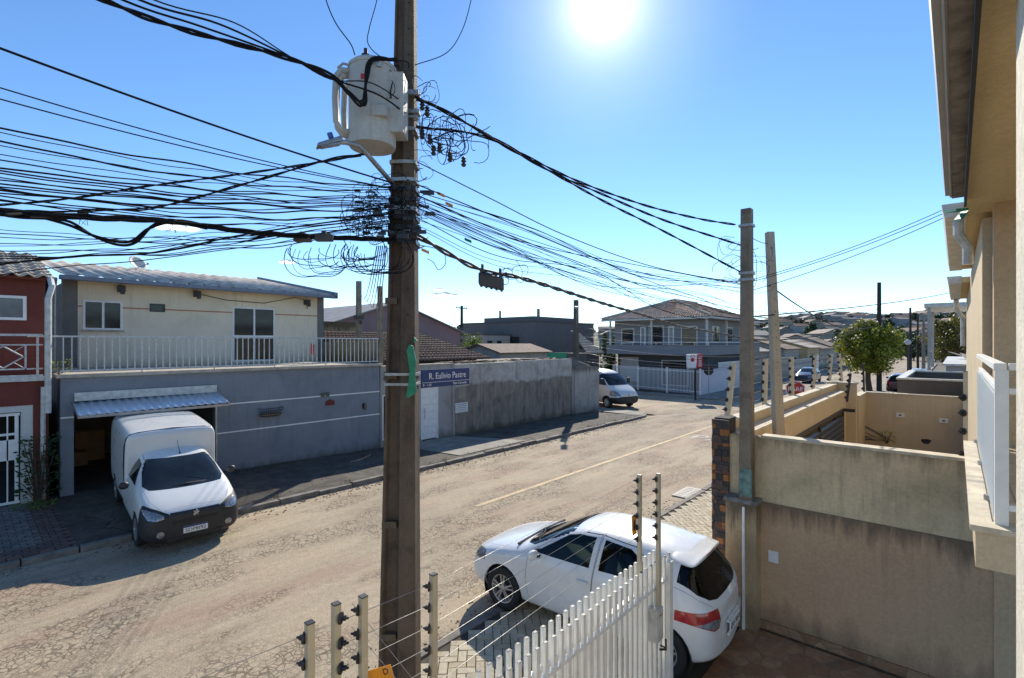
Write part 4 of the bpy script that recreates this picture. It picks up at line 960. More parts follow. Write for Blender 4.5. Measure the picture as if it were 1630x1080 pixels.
# house wall: return wall, soffit
RW = empty('row_house', (0, 0, 0), 0, 'tan row house wall with yellow soffit and long concrete eave at the right edge', 'house')
b = MB(); b.box(U7-.01, U7+.3, -3.5, -.3, -.1, 5.38); b.build('party_wall', M['tan2'], RW)
b = MB(); b.box(-3, U7+.3, -3.5, -.08, 5.38, 5.5); b.build('soffit', M['soffit'], RW)
b = MB(); b.box(-3, 7.0, -.08, -.06, 5.3, 5.56); b.build('drip_gap', M['ink'], RW)
b = MB(); b.prism([(-3, -.06, 5.41), (-3, .035, 5.41), (-3, .035, 5.43), (-3, .045, 5.56), (-3, -.06, 5.56)], (10, 0, 0)); b.build('concrete_eave', M['roughconc'], RW)
b = MB(); b.prism([(-3, .035, 5.42), (-3, .085, 5.425), (-3, .1, 5.56), (-3, .045, 5.56)], (9.9, 0, 0)).tube([(-3, .04, 5.412), (6.9, .04, 5.412)], .012, 6); b.build('gutter', M['zinc'], RW)
# near wall strip of our own house at the very edge
b = MB(); b.box(-3, 2.97, -.6, -.188, -1, 5.37)
ow = b.build('balcony_jamb', plain('rough_cream_render', (.78, .72, .58), .95, var=.2, sc=12, bmp=1, bsc=60)); tag(ow, 'rough cream rendered wall edge running up the right border of the view', 'wall')
# balcony with railing
BL = empty('balcony', (0, 0, 0), 0, 'small balcony slab with pale tiles on the tan row house', 'balcony')
b = MB(); b.box(2.95*.7493+.6622*2.72, U7-.02, -3, -.085, 2.585, 2.80); b.build('slab', M['sand'], BL)
x0 = 2.95*.7493+.6622*2.72
b = MB(); b.box(x0-.02, U7-.015, -.16, -.06, 2.80, 2.835); b.box(x0-.02, x0+.12, -3, -.16, 2.80, 2.835)
b.build('slab_edging', M['coping'], BL)
b = MB(); b.box(x0+.12, U7-.02, -3, -.16, 2.80, 2.825)
def tilefloor():
    m, t, bb, N, L = newmat('balcony_tiles'); v = coords(t); br = N('ShaderNodeTexBrick'); br.offset = 0; br.inputs['Scale'].default_value = 1; br.inputs['Brick Width'].default_value = .3; br.inputs['Row Height'].default_value = .3
    br.inputs['Mortar Size'].default_value = .006; br.inputs['Color1'].default_value = (.62, .5, .36, 1); br.inputs['Color2'].default_value = (.56, .44, .31, 1); br.inputs['Mortar'].default_value = (.3, .22, .15, 1)
    L(v, br.inputs['Vector']); L(br.outputs[0], bb.inputs['Base Color']); bb.inputs['Roughness'].default_value = .35; return m
b.build('floor_tiles', tilefloor(), BL)
RB = empty('balcony_railing', (0, 0, 0), 0, 'white balcony railing with a pale translucent panel and square corner post at the right', 'railing')
yr = -.17; xp = x0+.08
b = MB(); b.box(xp, xp+.075, yr-.06, yr, 2.83, 3.74); b.build('corner_post', M['white'], RB, bevel=.003)
b = MB(); b.box(xp, U7-.03, yr-.05, yr+.005, 3.74, 3.78).box(xp+.075, U7-.03, yr-.04, yr-.01, 3.60, 3.635)
b.box(xp+.0, xp+.05, -2.2, yr-.06, 3.74, 3.779).box(xp+.01, xp+.045, -2.2, yr-.06, 3.60, 3.635).box(xp+.01, xp+.045, -2.2, yr-.06, 2.92, 2.955); b.build('rail', M['white'], RB, bevel=.002)
for k in range(18):
    y = yr-.2-k*.11; b = MB(); b.box(xp+.02, xp+.035, y-.006, y+.006, 2.955, 3.6); b.build('bar', M['white'], RB)
for k in range(28):
    x = xp+.2+k*.155
    if x > U7-.2: break
    b = MB(); b.box(x-.01, x+.01, yr-.03, yr-.018, 2.84, 3.6); b.build('bar', M['white'], RB)
mg, t, bb, N, L = newmat('frosted_panel'); bb.inputs['Base Color'].default_value = (.75, .8, .82, 1); bb.inputs['Roughness'].default_value = .35; bb.inputs['Alpha'].default_value = .9
trn = N('ShaderNodeBsdfTranslucent'); trn.inputs[0].default_value = (.8, .85, .88, 1); ms = N('ShaderNodeMixShader'); ms.inputs[0].default_value = .5
L(bb.outputs[0], ms.inputs[1]); L(trn.outputs[0], ms.inputs[2]); L(ms.outputs[0], t.nodes['Material Output'].inputs[0])
b = MB(); b.box(xp+.09, U7-.1, yr-.006, yr+.004, 2.86, 3.6); b.build('frosted_panel', mg, RB)
for k in range(3):
    b = MB(); x = xp+.6+k*1.3; b.cyl((x, yr+.0, 2.835), (x, yr, 2.87), .03, 8); b.build('bracket', M['steel'], RB)
# next eaves down the row
def eave(name, xa, xb, z, y0, y1, m, label):
    e = empty(name, (0, 0, 0), 0, label, 'eave'); b = MB(); b.prism([(xa, y0, z+.0), (xa, y1, z+.0), (xa, y1+.03, z+.16), (xa, y0, z+.16)], (xb-xa, 0, 0)); b.build('gutter', m, e)
    b = MB(); b.box(xa+.02, xb, -2.5, y0, z+.02, z+.14); b.build('soffit', M['soffit'], e); return e
e = eave('row_eave', 7.72, 13.5, 5.35, -.09, .1, M['dirtywhite'], 'white metal gutter of the next house beyond the concrete eave')
b = MB(); b.tube([(7.76, -.02, 5.35), (7.76, -.02, 5.15), (7.8, -.1, 5.0), (7.8, -.1, 4.8)], .05, 8); b.build('downpipe', M['dirtywhite'], e)
e = eave('row_eave', 14.2, 19.5, 5.15, -.09, .12, M['dirtywhite'], 'second white gutter further down the row of houses')
b = MB(); b.tube([(19.3, .0, 5.15), (19.4, .0, 4.9), (19.4, -.15, 4.6), (19.4, -.15, 3.8)], .06, 8); b.build('downpipe', M['dirtywhite'], e)
nb = MB(); nb.box(7.75, 19.5, -3, -.22, -.1, 5.3)
tag(nb.build('row_house_wall', M['sand']), 'street front of the neighbouring row houses seen edge on behind the tan party wall', 'house wall')
b = MB(); b.obox((7.3, .0, 5.34), (.12, .05, .02), (-.02, .05, 0), (0, 0, .012)); b.obox((7.34, -.04, 5.28), (.06, .03, .01), (0, .03, -.04), (0, 0, .01))
tag(b.build('green_rag', M['green']), 'green plastic clip rag at the end of the concrete eave', 'rag')

# tile clad pillar and gate column
def stonepillar():
    m, t, b, N, L = newmat('cut_stone_cladding'); gi = N('ShaderNodeNewGeometry')
    r = ramp(t, gi.outputs['Random Per Island'], [(0, (.03, .03, .032)), (.3, (.09, .055, .045)), (.55, (.055, .045, .045)), (.72, (.13, .06, .035)), (.86, (.34, .125, .028)), (1, (.11, .085, .07))]); r.color_ramp.interpolation = 'CONSTANT'
    n = ramp(t, noise(t, coords(t), 16, 7, .7), [(.3, (.55, .55, .55)), (.7, (1.3, 1.3, 1.3))]).outputs[0]
    L(mixc(t, 1, r.outputs[0], n, 'MULTIPLY'), b.inputs['Base Color']); b.inputs['Roughness'].default_value = .7; bump(t, b, noise(t, coords(t), 60, 5), .6, .006); return m
ms_ = stonepillar()
TP = empty('stone_clad_pillar', (0, 0, 0), 0, 'narrow pillar clad in dark brown and orange cut stones behind the hatchback', 'pillar')
b = MB(); b.box(U7+.02, U7+.3, 2.42, 2.63, -.1, 2.82); b.build('core', M['dark_in'], TP)
b = MB(); z = .04
while z < 2.8:
    h = random.choice((.045, .06, .075, .09)); h = min(h, 2.82-z)
    y = 2.415
    while y < 2.64:
        w_ = random.choice((.08, .1, .12, .16)); w_ = min(w_, 2.65-y); 
        if w_ < .03: break
        pr = random.uniform(.0, .022); b.box(U7-.01-pr, U7+.02, y+.001, y+w_-.001, z+.001, z+h-.001); y += w_
    x = U7
    while x < U7+.3:
        w_ = random.choice((.08, .1, .14)); pr = random.uniform(0, .02); b.box(x, min(x+w_, U7+.31)-.002, 2.63, 2.645+pr, z+.001, z+h-.001); x += w_
    z += h
b.build('stone_cladding', ms_, TP, fix=False)
CP = empty('gate_column', (0, 0, 0), 0, 'low weathered concrete gate column with a dark cap and a thin white latch bar', 'column')
b = MB(); b.box(U7-.2, U7-.0, 2.0, 2.4, -.05, 1.72); b.build('shaft', plaster('dirty_column', (.46, .33, .19), (.06, .05, .04), 1.0, .35, 0, .5, .6, topz=1.7, top=1.1), CP)
b = MB(); b.prism([(U7-.22, 1.98, 1.72), (U7+.0, 1.98, 1.72), (U7-.0, 1.98, 1.78), (U7-.19, 1.98, 1.77)], (0, .44, 0)); b.build('cap', M['roughconc'], CP)
b = MB(); b.box(U7-.24, U7-.205, 2.14, 2.17, .02, 1.68); b.build('latch_bar', M['white'], CP)
# padrao pole and second pole
p = Pt(1187, 335, 6.95)
PO = empty('service_pole', (U7-.095, 2.15, 1.765), 0, 'brown concrete service pole with a faded turquoise patch rising beside the stone clad pillar', 'utility pole')
b = MB(); h = p.z-1.765; a, c = .083, .066
b.hexa([(-a, -a, 0), (a, -a, 0), (a, a, 0), (-a, a, 0), (-c, -c, h), (c, -c, h), (c, c, h), (-c, c, h)]); b.build('post', M['poleconc'], PO, bevel=.01)
b = MB(); b.box(-.086, -.08, -.085, .07, .05, .42); b.build('turquoise_patch', plain('faded_turquoise', (.16, .27, .24), .8, var=.6, sc=10), PO)
for z in (h-.25, h-.9, 2.98):
    b = MB(); b.box(-.085, .085, -.085, .085, z, z+.035); b.build('steel_band', M['steel'], PO)
PO.location.x += 0
q0, q1 = Pt(1240, 700, 8.0), Pt(1225, 370, 7.8)
P2 = empty('service_pole', (q0.x, q0.y, 0), 0, 'pale leaning concrete pole with drilled holes standing behind the grey topped wall', 'utility pole')
d = q1-q0; s_ = q0-d*(q0.z/d.z)-Vector((q0.x, q0.y, 0)); e_ = q1-Vector((q0.x, q0.y, 0))
ax = Vector((.7493, .6622, 0)); ay = Vector((-.6622, .7493, 0)); b = MB()
def ring(c, a): return [c-ax*a-ay*a, c+ax*a-ay*a, c+ax*a+ay*a, c-ax*a+ay*a]
b.hexa(ring(s_, .082)+ring(e_, .052)); b.build('post', plaster('pale_pole', (.42, .38, .3), (.2, .17, .13), .5, .15), P2, bevel=.006)
b = MB()
for k in range(14):
    c = s_.lerp(e_, .5+k*.035); b.cyl(c-ax*(.072-.02*(.5+k*.035))-ax*.004, c-ax*.04, .009, 8)
b.build('drilled_holes', M['ink'], P2)
# sand coloured front wall of the neighbour
NW = empty('sand_front_wall', (0, 0, 0), 0, 'sand coloured stepped boundary wall with pale coping between the neighbour yard and the street', 'wall')
b = MB(); b.box(7.7, 17.1, 2.56, 2.7, -.1, 2.7); b.box(7.6, 17.1, 2.33, 2.52, 2.1, 2.5).box(7.6, 9.6, 2.33, 2.52, -.1, 2.1).box(16.4, 17.1, 2.33, 2.52, -.1, 2.1).box(16.9, 17.12, 2.1, 2.8, -.1, 2.74)
b.build('wall', M['sand'], NW)
b = MB(); b.box(7.7, 16.9, 2.54, 2.72, 2.7, 2.73).box(7.6, 16.85, 2.31, 2.54, 2.5, 2.56).box(16.86, 17.16, 2.06, 2.84, 2.74, 2.78); b.build('coping', M['coping'], NW)
b = MB(); b.box(7.6, 16.8, 2.52, 2.56, 2.3, 2.42); b.build('roof_gutter', M['roughconc'], NW)
NG = empty('louvred_gate', (0, 0, 0), 0, 'dark gate of slanting horizontal louvres seen from behind inside the sand coloured wall', 'gate')
b = MB(); b.box(9.65, 16.35, 2.3, 2.34, 2.02, 2.1).box(9.62, 9.68, 2.3, 2.34, .1, 2.02).box(13.1, 13.2, 2.29, 2.34, .1, 2.02).box(16.3, 16.36, 2.3, 2.34, .1, 2.02).box(16.3, 16.4, 2.05, 2.3, 2.02, 2.1); b.build('gate_frame', M['darksteel'], NG)
for k in range(12):
    b = MB(); z = .3+k*.14; b.obox((13, 2.32, z), (3.3, 0, 0), (0, .025, .02), (0, -.004, .05)); b.build('slat', M['darksteel'], NG)
SWL = empty('sand_yard_wall', (0, 0, 0), 0, 'sand coloured rear wall of the neighbour yard with two small socket boxes and a broken hole', 'wall')
b = MB(); b.box(17.12, 18.9, 2.06, 2.2, -.1, 2.36).box(18.7, 18.9, -.2, 2.06, -.1, 2.36); b.build('wall', M['sand'], SWL)
b = MB(); b.box(17.16, 18.92, 2.04, 2.22, 2.36, 2.4).box(18.68, 18.92, -.2, 2.04, 2.36, 2.4); b.build('coping', M['coping'], SWL)
for px, py in ((1433, 661), (1502, 670)):
    p = onU(px, py, 18.7); b = MB(); b.box(18.67, 18.7, p.y-.1, p.y+.1, p.z-.06, p.z+.06); fo = b.build('socket_box', M['white'], SWL); b = MB(); b.box(18.665, 18.67, p.y-.03, p.y+.03, p.z-.02, p.z+.02); b.build('socket_hole', M['ink'], fo)
p = onU(1474, 703, 18.7); b = MB(); b.prism([(18.69, p.y+.11*math.cos(a)*(1+.3*math.sin(3*a)), p.z+.09*math.sin(a)*(1+.25*math.cos(2*a))) for a in [k*.7 for k in range(9)]], (.008, 0, 0)); b.build('broken_hole', M['ink'], SWL)
p = onU(1381, 690, 18.7)
b = MB()
for k in range(3): b.tube([(18.3, 2.04, 1.35-k*.14), (18.3, 2.04-.5+k*.12, 1.1-k*.05), (18.3, 2.04, 1.1-k*.05)], .012, 4)
b.tube([(18.3, 2.04, 1.4), (18.3, 1.4, 1.05), (18.3, 2.04, 1.0)], .018, 4); tag(b.build('wall_bracket', M['darksteel']), 'black triangular steel bracket on the lit return of the sand coloured wall', 'bracket')
q = onU(1412, 712, 18.3); leafplant('yard_palm', (q.x, q.y, .95), 120, .2, .35, M['leafy'], 'small spiky yellowish plant in the neighbour yard', 'plant', 4)
# electric fence strands above
def insul(b, p, dx=-1, s=1):
    b.lathe([(0, 0), (.022*s, .004*s), (.022*s, .012*s), (.009*s, .018*s), (.009*s, .03*s), (.018*s, .035*s), (.018*s, .045*s), (0, .05*s)], p, 8, axis='x' if dx else 'y')
def fpost(name, base, top, w_, m, zs, label, group, side=-1, s=1, cap=True):
    base, top = Vector(base), Vector(top); e = empty(name, tuple(base), 0, label, 'fence post', group); t = top-base
    b = MB(); a = w_/2; b.hexa([(-a, -a, 0), (a, -a, 0), (a, a, 0), (-a, a, 0)]+[(t.x+x, t.y+y, t.z) for x, y in ((-a, -a), (a, -a), (a, a), (-a, a))]); b.build('tube', m, e)
    if cap: b = MB(); b.box(t.x-a-.001, t.x+a+.001, t.y-a-.001, t.y+a+.001, t.z, t.z+.006); b.build('end_cap', M['black'], e)
    pts = []
    for z in zs:
        k = (z-base.z)/t.z; c = t*k; b = MB(); d = Vector((F[1], -F[0], 0))*(side)   # insulator sticks sideways
        st = c+d*a
        b.tube([st, st+d*.012*s, st+d*.013*s, st+d*.03*s, st+d*.031*s, st+d*.045*s], [.03*s, .03*s, .012*s, .014*s, .008*s, .006*s], 8); b.build('insulator', M['black'], e)
        pts.append(base+c+d*(a+.03*s))
    return e, pts
def wire(name, pts, r, m, label, cat='wire', group=None, kind=None):
    b = MB(); b.tube(pts, r, 4); return tag(b.build(name, m, smooth=True), label, cat, group, kind)
M['post'] = plain('cream_aluminium_post', (.55, .48, .34), .5, .1, var=.15, sc=6)
gpt = []
tops = [((1167, 680), (1165+1, 578), 8.75), ]
specs = [((1158, 662), (1168, 578), 8.2), ((1217, 645), (1219, 572), 9.7), ((1261, 632), (1260, 568), 11.4), ((1294, 622), (1298, 566), 13.2), ((1320, 610), (1324, 563), 14.8), ((1340, 610), (1336, 563), 15.2)]
for i, (b0, t0, dd_) in enumerate(specs):
    A0, T0 = Pt(*b0, dd_), Pt(*t0, dd_)
    e, ps = fpost('electric_fence_post', tuple(A0), tuple(T0), .075, M['post'], [A0.z+(T0.z-A0.z)*k for k in (.12, .3, .5, .7, .9)],
                  ['cream electric fence post leaning right beside the stone clad pillar', 'second cream fence post on the sand coloured wall left of the pale leaning pole', 'cream fence post crossing the red stop sign', 'cream fence post in front of the parked navy car', 'cream fence post at the stepped corner of the sand coloured wall', 'last cream fence post before the wall turns'][i], 'fence posts on the sand coloured wall', -1, 1.3)
    gpt.append(ps)
for k in range(5):
    wire('electric_fence_wire', [g_[k] for g_ in gpt], .004, M['steel'], 'thin electric fence wire strung along the top of the sand coloured wall', 'wire', 'fence wires on the sand coloured wall')
for (b0, t0, dd_, lab) in (((1348, 640), (1354, 595), 13.0, 'dark leaning fence post with insulators above the lit wall corner'), ((1376, 640), (1374, 580), 15.5, 'upright black fence post in front of the round tree')):
    A0, T0 = Pt(*b0, dd_), Pt(*t0, dd_); fpost('electric_fence_post', tuple(A0), tuple(T0), .05, M['darksteel'], [A0.z+(T0.z-A0.z)*k for k in (.15, .35, .55, .75, .95)], lab, None, -1, 1.5)
A0, T0 = Pt(1537, 738, 5.65), Pt(1537, 592, 5.65)
fpost('electric_fence_post', tuple(A0), tuple(T0), .04, M['post'], [A0.z+(T0.z-A0.z)*k for k in (.1, .35, .55, .72)], 'cream fence post standing against the tan house wall at the end of the grey wall', None, -1, 1.4)
# charcoal neighbour
CB = empty('charcoal_boundary', (0, 0, 0), 0, 'charcoal walled low building with white coping beyond the neighbour yard', 'building')
b = MB(); b.box(19.4, 25, 1.2, 1.35, -.1, 2.78).box(19.4, 19.55, -2, 1.2, -.1, 2.78).box(24.85, 25, -2, 1.2, -.1, 2.78); b.build('wall', M['dgrey'], CB)
b = MB(); b.box(19.35, 25.05, 1.17, 1.38, 2.78, 2.83).box(19.37, 19.58, -2, 1.17, 2.78, 2.83).box(24.82, 25.03, -2, 1.17, 2.78, 2.83); b.build('coping', M['dirtywhite'], CB)
b = MB(); b.box(19.55, 24.85, -2, 1.2, 2.2, 2.3); b.build('flat_roof', M['dgrey'], CB)
b = MB(); b.box(26, 40, -6, 0.3, -.1, 3.0)
CR = empty('sheet_roofed_shed', (0, 0, 0), 0, 'low grey shed with pale sheets and rubble on its roof beyond the charcoal wall', 'shed'); b.build('wall', M['newrender'], CR)
b = MB(); b.box(25.9, 40, -6, 0.4, 3.0, 3.08); b.build('roof', M['dirtywhite'], CR)
for k in range(9):
    b = MB(); a = random.uniform(-.5, .5); b.obox((26.5+k*.9, -.3+random.uniform(-.7, .4), 3.16+random.uniform(0, .2)), (.6*math.cos(a), .6*math.sin(a), .1), (-.15, .15, .05), (0, 0, .02)); b.build('loose_sheet', M['tilepale'], CR)
# steel canopy on posts
CN = empty('steel_canopy', (0, 0, 0), 0, 'pale canopy roof on slender steel posts at the right beyond the charcoal wall', 'canopy')
p = Pt(1479, 490, 20)
b = MB(); b.box(p.x-.05, p.x+.05, p.y-.05, p.y+.05, 2.8, p.z); b.box(p.x+4-.05, p.x+4+.05, p.y-.05, p.y+.05, 2.8, p.z).box(p.x-.05, p.x+.05, p.y-2.2, p.y-2.1, 2.8, p.z); b.build('post', M['zinc'], CN)
b = MB(); b.box(p.x-.15, p.x+4.3, p.y-2.4, p.y+.15, p.z, p.z+.16); b.build('canopy_roof', M['dirtywhite'], CN)
# ================================================================ VEHICLES
def vehicle_shell(stations, level=3):
    """stations: (x, [(y,z) x 9]) from the front to the rear; returns a smooth closed bmesh"""
    bm = bmesh.new(); K = 9; rings = []
    for x, pr in stations:
        L_ = [bm.verts.new((x if len(p) < 3 else x+p[2], p[0], p[1])) for p in pr]
        Rr = [bm.verts.new((x if len(p) < 3 else x+p[2], -p[0], p[1])) for p in pr[1:-1]]
        rings.append(L_+Rr[::-1])          # closed ring of 16
    n = len(rings[0])
    for a, b in zip(rings, rings[1:]):
        for i in range(n): bm.faces.new((a[i], a[(i+1) % n], b[(i+1) % n], b[i]))
    for r in (rings[0], rings[-1]):
        for i in range(K-1):
            l0, l1 = r[i], r[i+1]; r0, r1 = r[-i % n], r[-(i+1) % n]
            vs = []
            for v in (l0, l1, r1, r0):
                if v not in vs: vs.append(v)
            if len(vs) >= 3: bm.faces.new(vs)
    bmesh.ops.recalc_face_normals(bm, faces=bm.faces)
    me = bpy.data.meshes.new('tmp'); bm.to_mesh(me); bm.free()
    o = bpy.data.objects.new('tmp', me); COL.objects.link(o)
    s = o.modifiers.new('s', 'SUBSURF'); s.levels = level; s.render_levels = level
    bpy.context.view_layer.update()
    ev = o.evaluated_get(bpy.context.evaluated_depsgraph_get()); m2 = bpy.data.meshes.new_from_object(ev)
    bpy.data.objects.remove(o); bm = bmesh.new(); bm.from_mesh(m2)
    bm.faces.layers.int.new('part')
    return bm
def inpoly(x, y, P):
    c = False; j = len(P)-1
    for i in range(len(P)):
        if (P[i][1] > y) != (P[j][1] > y) and x < (P[j][0]-P[i][0])*(y-P[i][1])/(P[j][1]-P[i][1])+P[i][0]: c = not c
        j = i
    return c
def cut(bm, view, poly, part, cond, only=None):
    """cut polygon (in 'xz', 'yz' or 'xy' view) into the faces satisfying cond(centre, normal) and give them a part id"""
    lay = bm.faces.layers.int['part']; ia, ib = {'xz': (0, 2), 'yz': (1, 2), 'xy': (0, 1)}[view]
    x0 = min(p[0] for p in poly)-.12; x1 = max(p[0] for p in poly)+.12; y0 = min(p[1] for p in poly)-.12; y1 = max(p[1] for p in poly)+.12
    n = len(poly)
    for i in range(n):
        a, b = poly[i], poly[(i+1) % n]; co = Vector((0, 0, 0)); no = Vector((0, 0, 0))
        co[ia], co[ib] = a; no[ia], no[ib] = b[1]-a[1], -(b[0]-a[0])
        mx0, mx1 = min(a[0], b[0])-.07, max(a[0], b[0])+.07; my0, my1 = min(a[1], b[1])-.07, max(a[1], b[1])+.07
        fs = []
        for f in bm.faces:
            c = f.calc_center_median()
            if mx0 < c[ia] < mx1 and my0 < c[ib] < my1 and cond(c, f.normal): fs.append(f)
        if not fs: continue
        es = set(e for f in fs for e in f.edges); vs = set(v for f in fs for v in f.verts)
        bmesh.ops.bisect_plane(bm, geom=list(vs)+list(es)+fs, dist=1e-5, plane_co=co, plane_no=no.normalized())
    for f in bm.faces:
        c = f.calc_center_median()
        if x0 < c[ia] < x1 and y0 < c[ib] < y1 and cond(c, f.normal) and inpoly(c[ia], c[ib], poly):
            if only is None or f[lay] in only: f[lay] = part
def offset(poly, d):
    n = len(poly); A = sum(poly[i][0]*poly[(i+1) % n][1]-poly[(i+1) % n][0]*poly[i][1] for i in range(n)); s = 1 if A > 0 else -1; out = []
    for i in range(n):
        p, q, r = Vector(poly[i-1]), Vector(poly[i]), Vector(poly[(i+1) % n])
        e1 = (q-p).normalized(); e2 = (r-q).normalized(); n1 = Vector((e1.y, -e1.x))*s; n2 = Vector((e2.y, -e2.x))*s
        m = (n1+n2); m = m/max(.35, m.length_squared)*2*1.0
        out.append(tuple(q+m*d*.5*1.0 if False else q+m*d/1.0*.5*2*.5))
    return out
def split(bm, parts, parent, solid=()):
    """parts: {id: (name, material, push)}; makes one mesh for each id"""
    lay = bm.faces.layers.int['part']; objs = {}
    for pid, (name, mat_, push) in parts.items():
        ids = pid if isinstance(pid, tuple) else (pid,)
        c = bm.copy(); l2 = c.faces.layers.int['part']
        kill = [f for f in c.faces if f[l2] not in ids]
        bmesh.ops.delete(c, geom=kill, context='FACES')
        if not c.faces: c.free(); continue
        # thin the edge inwards so that panels have depth
        c.normal_update()
        be = [e for e in c.edges if len(e.link_faces) == 1]
        nrm = {v: v.normal.copy() for v in c.verts}
        if push is not None:
            for v in c.verts: v.co += nrm[v]*push
        r = bmesh.ops.extrude_edge_only(c, edges=be); nv = [v for v in r['geom'] if isinstance(v, bmesh.types.BMVert)]
        src = {}
        for e in c.edges:
            a, b = e.verts
            if (a in nrm) != (b in nrm):
                k, o_ = (a, b) if a in nrm else (b, a); src[o_] = nrm[k]
        for v in nv:
            if v in src: v.co -= src[v]*.02
        for e in be: e.smooth = False
        for f in c.faces: f.smooth = True
        me = bpy.data.meshes.new(name); c.to_mesh(me); c.free()
        ms = mat_ if isinstance(mat_, (list, tuple)) else [mat_]
        for m_ in ms: me.materials.append(m_)
        o = bpy.data.objects.new(name, me); COL.objects.link(o); o.parent = parent; objs[name] = o
    return objs
def mirror_copy_name(*a): pass
def wheel(parent, x, y, r, w_, side, rimm=None, spokes=5, rimr=.66):
    """side=+1: outer face towards +y"""
    e = MB(); s = side
    prof = [(r*rimr*.98, -w_/2), (r*.93, -w_/2), (r*.99, -w_*.38), (r, -w_*.2), (r, w_*.2), (r*.99, w_*.38), (r*.93, w_/2), (r*rimr, w_/2*.94), (r*rimr*.97, w_*.3)]
    e.lathe([(a, b*s) for a, b in prof], (0, 0, 0), 36, 0, 'y'); t = e.build('tyre', M['rubber'], smooth=True)
    wh = bpy.data.objects.new('wheel', t.data); COL.objects.link(wh); bpy.data.objects.remove(t); wh.parent = parent; wh.location = (x, y, r)
    ty = wh
    b = MB(); rr = r*rimr
    b.lathe([(rr*.99, w_*.46*s), (rr*.93, w_*.44*s), (rr*.9, w_*.3*s), (rr*.86, w_*.12*s)], (0, 0, 0), 32, 0, 'y')
    b.lathe([(rr*.24, w_*.12*s), (rr*.22, w_*.40*s), (rr*.12, w_*.43*s), (0, w_*.43*s)], (0, 0, 0), 16, 0, 'y')
    for k in range(spokes):
        a = 2*math.pi*k/spokes+.3; ca, sa = math.cos(a), math.sin(a)
        for q in (-1, 1):
            pa = Vector((ca*rr*.18-sa*q*rr*.04, w_*.39*s, sa*rr*.18+ca*q*rr*.04)); a2 = a+q*.17; pb = Vector((math.cos(a2)*rr*.93, w_*.40*s, math.sin(a2)*rr*.93))
            d = (pb-pa); m_ = (pa+pb)/2; sd = Vector((-sa, 0, ca)); b.obox(m_, d/2, sd*rr*.055, Vector((0, w_*.05, 0)))
    b.build('rim', rimm or M['alloy'], ty)
    b = MB(); b.lathe([(0, w_*.1*s), (rr*.9, w_*.1*s), (rr*.9, -w_*.4*s), (0, -w_*.4*s)], (0, 0, 0), 24, 0, 'y'); b.build('brake_drum', M['ink'], ty)
    return ty
def arch_poly(x, z, r, zb, n=14, a0=-25):
    p = [(x+r*math.cos(rad(a0+(180-2*a0)*k/n)), z+r*math.sin(rad(a0+(180-2*a0)*k/n))) for k in range(n+1)]
    return p+[(p[-1][0], zb), (p[0][0], zb)]

